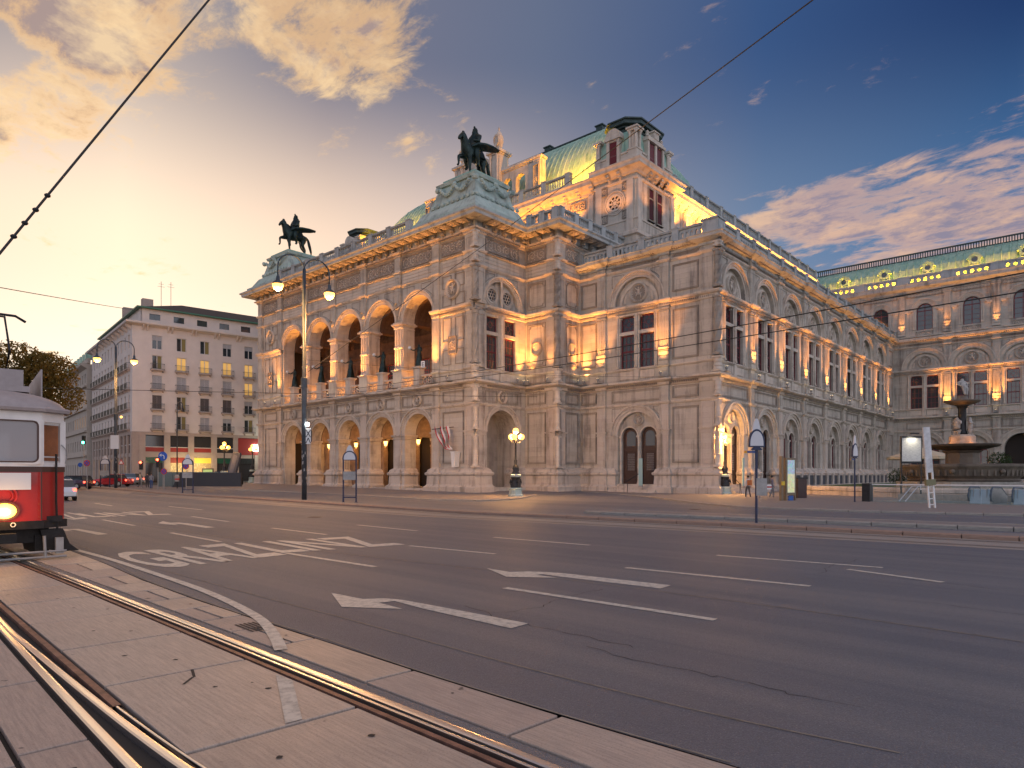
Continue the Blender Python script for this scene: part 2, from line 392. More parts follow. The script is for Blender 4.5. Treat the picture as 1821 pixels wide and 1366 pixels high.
# ================================================================== the opera house
OPERA = empty('opera_house', A0, PHI, 'huge sandstone opera house with arcaded loggia, copper roofs and orange floodlit cornices', 'building')
class Face:
    def __init__(s, ox, oy, side): s.o = (ox, oy); s.rot = 0 if side else -PI / 2; s.side = side
    def pt(s, a, y=0, z=0): return (s.o[0] + a, s.o[1] + y, z) if s.side else (s.o[0] + y, s.o[1] - a, z)
XB, YC, XD, YE, XF = 7.27, -4.1, 11.11, -18.9, 75.1
YG = 41.3
FA, SA, FB, SC, FE, SF, FW = Face(0, 0, 0), Face(0, 0, 1), Face(XB, 0, 0), Face(XB, YC, 1), Face(XD, YC, 0), Face(XD, YE, 1), Face(XF, YE, 0)
CACHE = {}
def part(name, key, build, m, face, s=0, z=0, y=0, smooth=False, parent=None, kind=None, label=None):
    if key not in CACHE:
        mb = MB(); build(mb); me = mb.mesh(name, smooth); me.materials.append(m); CACHE[key] = me
    o = bpy.data.objects.new(name, CACHE[key]); COL.objects.link(o); o.parent = parent or OPERA
    o.location = face.pt(s, y, z) if face else (s, y, z); o.rotation_euler = (0, 0, face.rot if face else 0)
    return props(o, label, None, None, kind)
def pts(face, lst):
    """plan polyline of a face; lst of (s, out)"""
    return [face.pt(a, -o)[:2] for a, o in lst]
def bumped(s0, s1, bumps, d=.25):
    r = [(s0, 0)]
    for a, b in bumps:
        if abs(a - s0) < 1e-3: r = [(a, d)]
        else: r += [(a, 0), (a, d)]
        if abs(b - s1) < 1e-3: return r + [(b, d)]
        r += [(b, d), (b, 0)]
    return r + [(s1, 0)]
PW = 1.0   # pilaster width
# pilaster intervals on each face
bay_k = [6.07 * k + 8.35 for k in range(5)]
fa_b = [(-41.3, -40.2)] + [(-36.2, -35.2)] + [(-(11.4 + 6.07 * k) - .45, -(11.4 + 6.07 * k) + .45) for k in (3, 2, 1, 0)] + [(-5.9, -4.9), (-1.15, 0)]
sa_b = [(0, 1.1)]
fb_b = [(3.0, 4.1)]
sc_b = [(0, 1.1)]
fe_b = [(2.35, 3.3), (9.35, 10.3), (13.5, 14.8)]
BC = [15.0 - XD + 7.35 * k for k in range(8)]          # bay centres on the long side
sf_b = [(0, .75)] + [(c + 3.2, c + 4.15) for c in BC[:7]] + [(BC[7] + 3.2, BC[7] + 4.15)]
WC = [4.2 + 6.1 * k for k in range(3)]
fw_b = [(c + 2.6, c + 3.5) for c in WC]
def joinpath(*ps):
    r = []
    for p in ps:
        for q in p:
            if not r or (abs(q[0] - r[-1][0]) + abs(q[1] - r[-1][1])) > 1e-3: r.append(q)
    return r
def corner(pa, pb, vertical_first):
    """join two faces whose bumps meet at an outer corner: insert the mitre point"""
    return pa, pb
def fullpath(d=.25, low=True):
    p1 = pts(FA, bumped(-41.3, 0, fa_b, d)); p2 = pts(SA, bumped(0, XB, sa_b, d)); p3 = pts(FB, bumped(0, 4.1, fb_b, d)); p4 = pts(SC, bumped(0, XD - XB, sc_b, d))
    p5 = pts(FE, bumped(0, 14.8, fe_b, d)); p6 = pts(SF, bumped(0, 64, sf_b, d)); p7 = pts(FW, bumped(0, 24, fw_b, d))
    # outer corners A, C, E: replace the two end points by the shared corner point
    p1[-1] = (-d, -d); p2 = p2[1:]; p3[-1] = (XB - d, YC - d); p4 = p4[1:]; p5[-1] = (XD - d, YE - d); p6 = p6[1:]
    return p1, p2, p3, p4, p5, p6, p7
P1, P2, P3, P4, P5, P6, P7 = fullpath()
LEFT = [(12, YG + 1), (0, YG + 1)]
ALL = joinpath([(10, YG)], P1, P2, P3, P4, P5, P6, P7)
RING_LO = ALL
FRONT = joinpath([(10, YG)], P1, P2, P3, [P4[0], P4[1], P4[2] if len(P4) > 2 else P4[1]], [(XB + 1.1, YC), (20.5, YC)])
WING = joinpath(P5, P6, P7)
CLEAN = [(10, YG), (-.2, YG), (-.2, -.2), (XB - .2, -.2), (XB - .2, YC - .2), (20.5, YC - .2)]
# ---- horizontal mouldings
def band(name, prof, path, m, kind=None): obj(name, MB().sweep(prof, path), m, OPERA, kind=kind)
band('cornice_ledge', [(0, 10.15), (.12, 10.2), (.16, 10.45), (.42, 10.5), (.62, 10.62), (.62, 10.78), (.2, 10.86), (0, 10.86)], ALL, M_TRIM)
band('string_course', [(0, 8.42), (.1, 8.45), (.18, 8.6), (.18, 8.68), (0, 8.72)], ALL, M_TRIM)
band('pedestal_course', [(0, 11.85), (.08, 11.88), (.16, 12.0), (.16, 12.06), (0, 12.12)], joinpath(P2, P3, P4, P5, P6, P7), M_TRIM)
band('carved_string_course', [(0, 17.45), (.1, 17.5), (.12, 17.8), (.34, 17.9), (.42, 18.05), (.42, 18.13), (0, 18.25)], joinpath(P2, P3, P4, P5, P6, P7), M_TRIM)
for a, b in ((-41.3, -35.2), (-5.9, 0)):
    pp = [q for q in pts(FA, bumped(a, b, [(p, q) for p, q in fa_b if p >= a and q <= b], .25))]
    band('carved_string_course', [(0, 17.45), (.1, 17.5), (.12, 17.8), (.34, 17.9), (.42, 18.05), (.42, 18.13), (0, 18.25)], pp, M_TRIM)
    band('pedestal_course', [(0, 11.85), (.08, 11.88), (.16, 12.0), (.16, 12.06), (0, 12.12)], pp, M_TRIM)
band('string_course', [(0, 21.55), (.08, 21.6), (.2, 21.75), (.2, 21.82), (0, 21.86)], joinpath([(10, YG)], P1, P2, P3, P4, P5, P6, P7), M_TRIM)
band('architrave', [(0, 22.95), (.1, 23.0), (.2, 23.15), (.2, 23.2), (0, 23.25)], FRONT, M_TRIM)
band('bed_moulding', [(0, 24.75), (.1, 24.8), (.16, 25.0), (.35, 25.06), (.4, 25.2), (0, 25.25)], FRONT, M_TRIM)
band('main_cornice', [(0, 25.3), (.12, 25.86), (1.5, 25.86), (1.56, 25.8), (1.6, 25.84), (1.62, 26.08), (1.8, 26.2), (1.8, 26.34), (1.2, 26.42), (-.4, 26.5), (-.4, 25.2)], CLEAN, M_GREYSTONE)
band('wing_cornice', [(0, 22.2), (.12, 22.25), (.16, 22.45), (.45, 22.55), (.8, 22.72), (.84, 22.95), (.92, 23.0), (.92, 23.08), (.3, 23.16), (-.5, 23.16), (-.5, 22.2)], joinpath(P5, P6), M_GREYSTONE)
band('wing_cornice', [(0, 22.2), (.12, 22.25), (.16, 22.45), (.45, 22.55), (.62, 22.72), (.62, 23.0), (0, 23.2)], P7, M_TRIM)
PROF_PL = [(0, -.6), (.62, -.6), (.62, .62), (.48, .7), (.38, .85), (.34, 1.72), (.5, 1.8), (.52, 1.98), (.36, 2.1), (.3, 2.3), (.1, 2.45), (0, 2.5)]
def sub(face, s0, s1, bl): return pts(face, bumped(s0, s1, [(max(a, s0), min(b, s1)) for a, b in bl if b > s0 + .01 and a < s1 - .01], .25))
def plinth(path): obj('plinth', MB().sweep(PROF_PL, path), M_PLINTH, OPERA)
plinth(joinpath([(10, YG)], sub(FA, -41.3, -35.0, fa_b)))
for k in range(4):
    c = -(11.385 + 6.07 * k); yy = -c
    plinth([(1.5, yy + .95), (0, yy + .95), (0, yy + .5), (-.25, yy + .5), (-.25, yy - .5), (0, yy - .5), (0, yy - .95), (1.5, yy - .95)])
def cpath(fa, a0, fb, b1, bla, blb, la, cpt):
    p = sub(fa, a0, la, bla); q = sub(fb, 0, b1, blb); p[-1] = cpt; return joinpath(p, q[1:])
plinth(joinpath([(1.5, 6.0)], cpath(FA, -6.0, SA, 1.6, fa_b, sa_b, 0, (-.25, -.25)), [(1.6, 1.2)]))
q = cpath(FB, 0, SC, XD - XB, fb_b, sc_b, 4.1, (XB - .25, YC - .25))
plinth(joinpath([(5.9, 1.2), (5.9, 0), (XB, 0)], q, sub(FE, 0, 4.2, fe_b), [(XD + .6, YC - 4.2)]))
q = cpath(FE, 9.2, SF, BC[0] - 2.25, fe_b, sf_b, 14.8, (XD - .25, YE - .25))
plinth(joinpath([(XD + .6, YC - 9.2)], q, [(XD + BC[0] - 2.25, YE + .6)]))
plinth(joinpath([(XD + BC[0] + 2.25, YE + .6)], sub(SF, BC[0] + 2.25, BC[1] - 2.25, sf_b), [(XD + BC[1] - 2.25, YE + .6)]))
plinth(joinpath([(XD + BC[1] + 2.25, YE + .6)], sub(SF, BC[1] + 2.25, 64, sf_b), sub(FW, 0, 8.2, fw_b)))
# ---- wall plates
def wallobj(face, s0, s1, z0, z1, ops, d=.4, m=M_STONE, y=0.0, name='wall'):
    return obj(name, MB().wall(s0, s1, z0, z1, ops, d, y), m, OPERA, face.pt(0), face.rot)
arcs = [-(8.35 + 6.07 * k) for k in range(5)]
wallobj(FA, -41.3, 0, -1, 10.4, [(s, 2.12, .45, 6.0, 'arch') for s in arcs], 1.5)
wallobj(FA, -41.3, 0, 10.4, 25.4, [(s, 2.33, 10.9, 18.0, 'arch') for s in arcs], 1.5)
wallobj(SA, 0, XB, -1, 10.4, [(3.75, 2.12, .55, 6.05, 'arch')], 2.6)
wallobj(SA, 0, XB, 10.4, 17.9, [(2.35, .8, 12.1, 17.2, 'rect'), (4.95, .8, 12.1, 17.2, 'rect')], .4)
wallobj(SA, 0, XB, 17.9, 25.4, [(3.65, 2.5, 18.3, 18.3, 'arch')], .35)
wallobj(FB, 0, 4.1, -1, 25.4, []); wallobj(SC, 0, 13.2, -1, 25.4, [])
def pl(x0, x1, z0, z1, d): return lambda m: m.wall(x0, x1, z0, z1, [], d)
# back plates behind lunette and niche
def plate(face, s0, s1, z0, z1, y, m=M_STONE, ops=(), d=.3): return obj('wall', MB().wall(s0, s1, z0, z1, list(ops), d, y), m, OPERA, face.pt(0), face.rot)
plate(SA, 1.0, 6.4, 18.2, 21.4, .35, ops=[])
plate(SA, 1.5, 6.2, 0, 8.4, 2.6, M_FIELD)  # dark tone on the niche back stands in for deep shade
E_OP = 6.8
wallobj(FE, 0, 14.8, -1, 10.4, [(E_OP, 2.2, .9, 5.65, 'arch')], .4)
wallobj(FE, 0, 14.8, 10.4, 17.9, [(E_OP - 1.1, .8, 12.1, 17.2, 'rect'), (E_OP + 1.1, .8, 12.1, 17.2, 'rect')])
wallobj(FE, 0, 14.8, 17.9, 23.1, [(E_OP, 2.5, 18.35, 18.35, 'arch')], .35)
wallobj(SF, 0, 64, -1, 10.4, [(c, 2.2, .9 if i < 2 else 2.6, 5.65, 'arch') for i, c in enumerate(BC)], .4)
wallobj(SF, 0, 64, 10.4, 17.9, [(c + q, .8, 12.1, 17.2, 'rect') for c in BC for q in (-1.1, 1.1)])
wallobj(SF, 0, 64, 17.9, 23.1, [(c, 2.5, 18.35, 18.35, 'arch') for c in BC], .35)
wallobj(FW, 0, 24, -1, 10.4, [(c, 2.2, 1.2, 5.65, 'arch') for c in WC], 1.2)
wallobj(FW, 0, 24, 10.4, 17.9, [(c + q, .8, 12.1, 17.2, 'rect') for c in WC for q in (-1.1, 1.1)])
wallobj(FW, 0, 24, 17.9, 23.1, [(c, 2.35, 18.35, 18.35, 'arch') for c in WC], .35)
FT = Face(XF, YE, 0)
TW = [4.2 + 6.1 * k for k in range(-3, 3)]
wallobj(FT, -19, 24, 23.1, 31.2, [(c, 1.1, 24.3, 27.3, 'arch') for c in TW], .4)
for f, s0, s1 in ((FE, 3.8, 9.8), (FW, .9, 22)): plate(f, s0, s1, 18.2, 21.4, .35)
plate(SF, .8, 60, 18.2, 21.4, .35)
# added core: keeps the inside dark and blocks light leaks
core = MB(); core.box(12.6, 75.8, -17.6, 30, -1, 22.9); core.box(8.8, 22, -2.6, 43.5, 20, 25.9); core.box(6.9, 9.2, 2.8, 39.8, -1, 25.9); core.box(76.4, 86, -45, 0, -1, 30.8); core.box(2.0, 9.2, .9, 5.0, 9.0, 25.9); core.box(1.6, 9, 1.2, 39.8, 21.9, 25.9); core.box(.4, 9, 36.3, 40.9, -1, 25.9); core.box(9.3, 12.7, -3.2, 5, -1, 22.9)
obj('dark_core', core, M_DARK, OPERA)
fr = MB(); fr.box(.1, 7.2, .1, 41.2, 25.6, 26.45); fr.box(7.25, 21, -4.0, 45, 25.6, 26.45); fr.box(XD + .2, XF, YE + .2, 44, 22.6, 23.1)
obj('flat_roof', fr, M_GREYSTONE, OPERA)
# ---- windows
def sash(w, h, rows, cols, mid=None):
    """opening casement: frame and its glazing bars, origin at the sill centre"""
    def f(m):
        t = .1
        m.box(-w / 2, -w / 2 + t, 0, .1, 0, h).box(w / 2 - t, w / 2, 0, .1, 0, h).box(-w / 2 + t, w / 2 - t, 0, .1, 0, t).box(-w / 2 + t, w / 2 - t, 0, .1, h - t, h)
        if mid: m.box(-w / 2 + t, w / 2 - t, .01, .11, mid - .05, mid + .05)
    def b(m):
        for i in range(1, cols): x = -w / 2 + w * i / cols; m.box(x - .025, x + .025, .03, .07, .1, h - .1)
        for j in range(1, rows): zz = h * j / rows; m.box(-w / 2 + .1, w / 2 - .1, .035, .075, zz - .02, zz + .02)
    return f, b
def window(face, s, z, y=.25, w=1.6, h=3.3, rows=4, cols=3, mid=None, glass=M_GLASSD, curtain=False, kind='sash', m=M_REDFRAME, parent=None, label=None):
    key = (kind, w, h, rows, cols, mid, m.name)
    f, b = sash(w, h, rows, cols, mid)
    if kind == 'light':      # upper light with a ring in the middle
        def b(mm):
            mm.ring(0, h / 2, .26, .31, .03, .07, 0, 2 * PI, 16)
            for dx in (-1, 1): mm.box(min(dx * .3, dx * (w / 2 - .1)), max(dx * .3, dx * (w / 2 - .1)), .035, .065, h / 2 - .02, h / 2 + .02)
            mm.box(-.02, .02, .035, .065, .1, h / 2 - .3).box(-.02, .02, .035, .065, h / 2 + .3, h - .1)
            for dx in (-.45, .45): mm.box(dx - .012, dx + .012, .04, .06, .1, h - .1)
    if kind == 'arch':
        def f(mm):
            t = .1; zs = h - w / 2
            mm.box(-w / 2, -w / 2 + t, 0, .1, 0, zs).box(w / 2 - t, w / 2, 0, .1, 0, zs).box(-w / 2 + t, w / 2 - t, 0, .1, 0, t)
            mm.ring(0, zs, w / 2 - t, w / 2, 0, .1, 0, PI, 14)
            mm.box(-.05, .05, .01, .11, t, h - t).box(-w / 2 + t, w / 2 - t, .015, .115, zs - .06, zs + .06)
        def b(mm):
            zs = h - w / 2
            for j in range(1, rows): zz = zs * j / rows; mm.box(-w / 2 + .1, w / 2 - .1, .035, .075, zz - .02, zz + .02)
    o = part('window', ('f',) + key, f, m, face, s, z, y, parent=parent, label=label)
    bb = part('glazing_bar', ('b',) + key, b, m, None, 0, 0, 0, parent=o)
    def pane(mm):
        if kind == 'arch': mm.prism([(-w / 2 + .02, .02), (w / 2 - .02, .02)] + [((w / 2 - .02) * math.cos(PI * i / 14), h - w / 2 + (w / 2 - .02) * math.sin(PI * i / 14)) for i in range(15)], .055, .065)
        else: mm.box(-w / 2 + .02, w / 2 - .02, .055, .065, .02, h - .02)
    part('pane', ('p', kind, w, h, glass.name), pane, glass, None, parent=o)
    if curtain:
        def cur(mm):
            n = 40; k = len(mm.v)
            for i in range(n + 1):
                u = i / n; xx = -w / 2 + .06 + (w - .12) * u; yy = .2 + .05 * math.sin(u * 46) + .02 * math.sin(u * 17)
                for zz in (.05, h - .05): mm.v.append((xx, yy, zz))
            for i in range(n):
                if abs(i - n / 2) < 3: continue
                mm.f.append((k + 2 * i, k + 2 * i + 2, k + 2 * i + 3, k + 2 * i + 1))
        part('curtain', ('c', w, h), cur, M_CURTAIN, None, parent=o)
    return o
def shutter_win(face, s, z, w=1.1, h=3.0, y=.1):
    def f(m):
        m.box(-w / 2, w / 2, .05, .08, 0, h)
        n = int(h / .12)
        for i in range(n):
            zz = .03 + i * (h - .06) / n; m.box(-w / 2 + .05, w / 2 - .05, -.02 + .03, .06, zz, zz + .07)
        m.box(-w / 2, -w / 2 + .06, 0, .1, 0, h).box(w / 2 - .06, w / 2, 0, .1, 0, h)
    part('shutter', ('sh', w, h), f, M_REDFRAME, face, s, z, y)
# ---- carved pieces
def figure(m, x, z, h, y=-.06, rnd=0):
    """small relief figure of body, head and limbs"""
    r = random.Random(rnd); w = h * .16
    m.ball((x, y, z + h * .18), (w * .8, .09, h * .2), 8, 6); m.ball((x + w * .1, y - .02, z + h * .45), (w * .45, .08, w * .5), 8, 6)
    for sx in (-1, 1):
        a = r.uniform(.2, 1.0)
        m.tube([(x + sx * w * .6, y, z + h * .3), (x + sx * (w * 1.5), y - .03, z + h * (.28 + .2 * a - .1)), (x + sx * w * (1.9 + .4 * a), y, z + h * (.45 * a + .1))], .055 * h / 1.4 + .01, 5)
        m.tube([(x + sx * w * .4, y, z + h * .02), (x + sx * w * (1.2 * a + .2), y - .03, z - h * .2), (x + sx * w * (.6 + a), y, z - h * .43)], .075 * h / 1.4 + .01, 5)
    m.tube([(x - w * 2, y + .03, z + h * .1), (x, y + .02, z - h * .12), (x + w * 2, y + .03, z - h * .02)], .06, 5)
def medallion(face, s, z, r, y=0, fig=1, m=M_TRIM, name='medallion'):
    k = fig % 3
    def f(mm):
        prof = [(r * .78, 0), (r * .8, -.12), (r * .86, -.2), (r * .91, -.1), (r * .95, -.24), (r * 1.01, -.2), (r * 1.05, 0)]
        n = 28; kk = len(mm.v)
        for rr, yy in prof:
            for i in range(n): a = 2 * PI * i / n; mm.v.append((rr * math.cos(a), yy, rr * math.sin(a)))
        for j in range(len(prof) - 1):
            for i in range(n): i2 = (i + 1) % n; mm.f.append((kk + j * n + i, kk + j * n + i2, kk + (j + 1) * n + i2, kk + (j + 1) * n + i))
        for i in range(20):
            a = 2 * PI * i / 20; mm.ball((r * .72 * math.cos(a), -.02, r * .72 * math.sin(a)), r * .05, 5, 4)
    o = part(name, ('med', r, m.name), f, m, face, s, z, y)
    part('medallion_field', ('medf', r), lambda mm: mm.disc(0, 0, r * .8, -.01, .03, 24), M_FIELD, None, parent=o)
    def g_(mm): figure(mm, 0, 0, r * 1.15, -.07, k)
    part('relief_figure', ('fig', r, k), g_, m, None, parent=o, smooth=True)
    return o
def relief_panel(face, s0, s1, z0, z1, y=-.01, seed=0, m=M_RELIEF, name='frieze_panel', amp=.17):
    w, h = round(s1 - s0, 2), round(z1 - z0, 2)
    def f(mm):
        nx, nz = max(12, int(w * 13)), max(8, int(h * 13)); k = 0
        nc = max(1, round(w / h / .9)); cw = w / nc
        for j in range(nz + 1):
            for i in range(nx + 1):
                x = w * i / nx; zz = h * j / nz
                c = min(nc - 1, int(x / cw)); xc = (c + .5) * cw; dx = x - xc; dz = (zz - h / 2) * (1 if c % 2 else -1)
                rr = math.hypot(dx, dz) / (h * .5); th = math.atan2(dz, dx)
                hh = .5 + .5 * math.sin(th * 1 + rr * 9.5); hh *= 1 if rr < 1.0 else .55
                hh = hh * .7 + .3 * abs(math.sin(th * 5 + rr * 4)) * (1 - abs(rr - .6))
                if i in (0, nx) or j in (0, nz): hh = .75
                mm.v.append((x - w / 2, -amp * max(0, min(1, hh)), zz))
        for j in range(nz):
            for i in range(nx):
                a = j * (nx + 1) + i; mm.f.append((a, a + 1, a + nx + 2, a + nx + 1))
        t = .07
        mm.box(-w / 2 - t, w / 2 + t, -.12, .02, -t, 0).box(-w / 2 - t, w / 2 + t, -.12, .02, h, h + t).box(-w / 2 - t, -w / 2, -.12, .02, 0, h).box(w / 2, w / 2 + t, -.12, .02, 0, h)
    def fr_(mm):
        t = .07; mm.box(-w / 2 - t, w / 2 + t, -.14, .02, -t, 0).box(-w / 2 - t, w / 2 + t, -.14, .02, h, h + t).box(-w / 2 - t, -w / 2, -.14, .02, 0, h).box(w / 2, w / 2 + t, -.14, .02, 0, h); mm.box(-w / 2, w / 2, -.02, .02, 0, h)
    def scr(mm):
        nc = max(1, round(w / h / .95)); cw = w / nc
        for c in range(nc):
            xc = -w / 2 + (c + .5) * cw; sg = 1 if c % 2 else -1; r0 = min(h, cw) * .42; P = []
            for i in range(22):
                a = sg * (PI * .9 + i * .42); rr = r0 * (1 - i / 24); P.append((xc + rr * math.cos(a), -.06, h / 2 + rr * math.sin(a)))
            mm.tube(P, [.05 - .0012 * i for i in range(22)], 5)
            for i in range(7):
                a = sg * (2 * PI * i / 7); mm.ball((xc + r0 * 1.12 * math.cos(a), -.06, h / 2 + r0 * 1.05 * math.sin(a)), (.075, .05, .055), 6, 4)
                if i < 5: mm.ball((xc + r0 * .33 * math.cos(a * 1.4), -.08, h / 2 + r0 * .33 * math.sin(a * 1.4)), .05, 6, 4)
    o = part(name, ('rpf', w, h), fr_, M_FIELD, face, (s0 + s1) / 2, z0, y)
    part('carved_scroll', ('rps', w, h), scr, M_TRIM, None, parent=o, kind='stuff')
    return o
def panel(face, s0, s1, z0, z1, y=0, notch=False, ring=False, m=M_TRIM):
    """raised moulding that frames a sunk field"""
    w, h = round(s1 - s0, 2), round(z1 - z0, 2)
    def f(mm):
        def fr_(x0, x1, a, b, t, o):
            mm.box(x0, x1, -o, .02, a, a + t).box(x0, x1, -o, .02, b - t, b).box(x0, x0 + t, -o, .02, a + t, b - t).box(x1 - t, x1, -o, .02, a + t, b - t)
        fr_(-w / 2, w / 2, 0, h, .07, .09)
        if notch:
            a = .22; t = .05; x1 = w / 2 - a; n = .2; k = len(mm.v)
            P = [(-x1 + n, a), (x1 - n, a), (x1 - n, a + n), (x1, a + n), (x1, h - a - n), (x1 - n, h - a - n), (x1 - n, h - a), (-x1 + n, h - a), (-x1 + n, h - a - n), (-x1, h - a - n), (-x1, a + n), (-x1 + n, a + n)]
            for i in range(12):
                (ax, az_), (bx, bz) = P[i], P[(i + 1) % 12]
                mm.box(min(ax, bx) - t / 2, max(ax, bx) + t / 2, -.07, .015, min(az_, bz) - t / 2, max(az_, bz) + t / 2)
            if ring: mm.ring(0, h * .42, w * .24, w * .31, -.1, .015, 0, 2 * PI, 20)
        else: fr_(-w / 2 + .13, w / 2 - .13, .13, h - .13, .04, .05)
    return part('wall_panel', ('pan', w, h, notch, ring), f, M_SOOTSHADE, face, (s0 + s1) / 2, z0, y)
def pilaster(face, s0, s1, z0, z1, out=.25, cap=None, blocks=False, m=M_STONE, name='pilaster'):
    w = round(s1 - s0, 2); h = round(z1 - z0, 2)
    def f(mm):
        mm.box(-w / 2, w / 2, -out, .05, 0, h)
        if blocks:
            for q in (.0, .42, .84, 1.26): mm.box(-w / 2 - .07, w / 2 + .07, -out - .1, .05, q, q + .34)
            mm.box(-w / 2 - .1, w / 2 + .1, -out - .12, .05, h - .28, h - .12); mm.box(-w / 2 - .05, w / 2 + .05, -out - .07, .05, h - .5, h - .42)
            for q in (-w * .28, 0, w * .28): mm.box(q - .07, q + .07, -out - .05, .05, 1.7, h - .55)
        else:
            t = .06; a = .16
            mm.box(-w / 2 + a, w / 2 - a, -out - .04, -out + .01, .35, .35 + t).box(-w / 2 + a, w / 2 - a, -out - .04, -out + .01, h - .4, h - .4 + t)
            mm.box(-w / 2 + a, -w / 2 + a + t, -out - .04, -out + .01, .35, h - .4).box(w / 2 - a - t, w / 2 - a, -out - .04, -out + .01, .35, h - .4)
        if cap:
            zc = cap - z0
            for dz, o, t in ((0, .06, .08), (.1, .03, .14), (.26, .1, .07), (.33, .17, .1)): mm.box(-w / 2 - o, w / 2 + o, -out - o, .05, zc + dz, zc + dz + t)
    return part(name, ('pil', w, h, out, cap and round(cap - z0, 2), blocks), f, m, face, (s0 + s1) / 2, z0)
def archivolt(face, s, z, r0, r1, y=0, bead=True, name='archivolt', key=''):
    def f(mm):
        w = r1 - r0
        mm.ring(0, 0, r0, r0 + w * .42, y - .05, y + .05, 0, PI, 26); mm.ring(0, 0, r0 + w * .42, r0 + w * .78, y - .15, y + .05, 0, PI, 26); mm.ring(0, 0, r0 + w * .78, r1, y - .3, y + .05, 0, PI, 26)
    o = part(name, ('av', r0, r1, y), f, M_TRIM, face, s, z)
    if bead:
        def g_(mm):
            n = int(PI * r1 / .17); rb = r0 + (r1 - r0) * .62
            for i in range(n):
                a = PI * (i + .5) / n; mm.ball((rb * math.cos(a), y - .12, rb * math.sin(a)), .055, 5, 3)
        part('bead_moulding', ('bead', r0, r1, y), g_, M_SOOTSHADE, None, parent=o, kind='stuff')
    return o
def spandrel(face, s, z, r, half, ztop):
    """two sunk corner fields between an arch and its frame"""
    h = ztop - z
    def f(mm):
        for sx in (1,):
            P = []
            a0 = math.asin(min(1, .28)); pts_ = []
            for i in range(9):
                a = PI / 2 * (.12 + .76 * i / 8) if True else 0
                pts_.append((sx * (r + .12) * math.cos(a), (r + .12) * math.sin(a)))
            cx_, cz_ = sx * (half - .12), h - .12
            pts_ = [p for p in pts_ if abs(p[0]) < half - .2 and p[1] < h - .2]
            if len(pts_) < 2: continue
            loop = pts_ + [(pts_[-1][0], cz_), (cx_, cz_), (cx_, pts_[0][1])]
            for i in range(len(loop)):
                a, b = loop[i], loop[(i + 1) % len(loop)]
                mm.tube([(a[0], -.02, a[1]), (b[0], -.02, b[1])], .035, 4)
    a_ = part('spandrel', ('spn', r, half, round(h, 2)), f, M_SOOTSHADE, face, s, z); b_ = part('spandrel', ('spn', r, half, round(h, 2)), f, M_SOOTSHADE, face, s, z); b_.scale = (-1, 1, 1)
def capital_column(face, s, z0, z1, r, y=-.2, twist=False, name='column', m=M_TRIM, n=14, turns=5):
    cw = 1.12 if name == 'corner_column' else 1.5
    h = round(z1 - z0, 2)
    def f(mm):
        mm.box(-r * 1.15, r * 1.15, -r * 1.15, r * 1.15, 0, .14)
        mm.lathe([(r * 1.15, .14), (r * 1.2, .2), (r * 1.1, .3), (r, .36)], n=n)
        if twist:
            k = len(mm.v); nz = 60; nn_ = 20
            for j in range(nz + 1):
                zz = .36 + (h - .9) * j / nz
                for i in range(nn_):
                    a = 2 * PI * i / nn_; rr = r * (.93 + .13 * math.cos(4 * a - turns * 2 * PI * j / nz))
                    mm.v.append((rr * math.cos(a), rr * math.sin(a), zz))
            for j in range(nz):
                for i in range(nn_): i2 = (i + 1) % nn_; mm.f.append((k + j * nn_ + i, k + j * nn_ + i2, k + (j + 1) * nn_ + i2, k + (j + 1) * nn_ + i))
        else:
            mm.lathe([(r, .36), (r, h * .33), (r * 1.12, h * .33 + .04), (r * 1.12, h * .33 + .12), (r, h * .33 + .16), (r * .95, h - .54)], n=n)
        mm.lathe([(r, h - .54), (r * 1.1, h - .5), (r, h - .46), (r * 1.05, h - .36), (r * (cw - .1), h - .16)], n=n); mm.box(-r * cw, r * cw, -r * cw, r * cw, h - .16, h)
    return part(name, ('col', r, h, twist, turns), f, m, face, s, z0, y)
def uplight(face, s, z=10.92, y=-.5, e=260, spot=56, tilt=7, glow=True, col=ORANGE):
    def f(mm):
        mm.box(-.32, .32, -.25, .6, -.06, 0); mm.box(-.04, .04, -.04, .04, 0, .18)
        mm.lathe([(.07, .16), (.13, .2), (.15, .36), (.16, .42)], n=12)
    y -= .4
    o = part('floodlight', 'flood', f, M_GREYP, face, s, z, y)
    part('lens', 'floodlens', lambda mm: mm.lathe([(.145, .36), (.145, .425), (.0, .43)], n=12), M_LENS, None, parent=o)
    p = Vector(face.pt(s, y - .3, z + .5)); e = e * 8.5; d = Vector(face.pt(s, 6 * math.tan(R(tilt)), z + 6)) - Vector(face.pt(s, 0, z))
    l = light('floodlight_lamp', 'SPOT', p, e, col, OPERA, spot_size=R(spot), spot_blend=.8, shadow_soft_size=.12)
    l.rotation_euler = d.to_track_quat('-Z', 'Y').to_euler(); l['kind'] = 'helper'
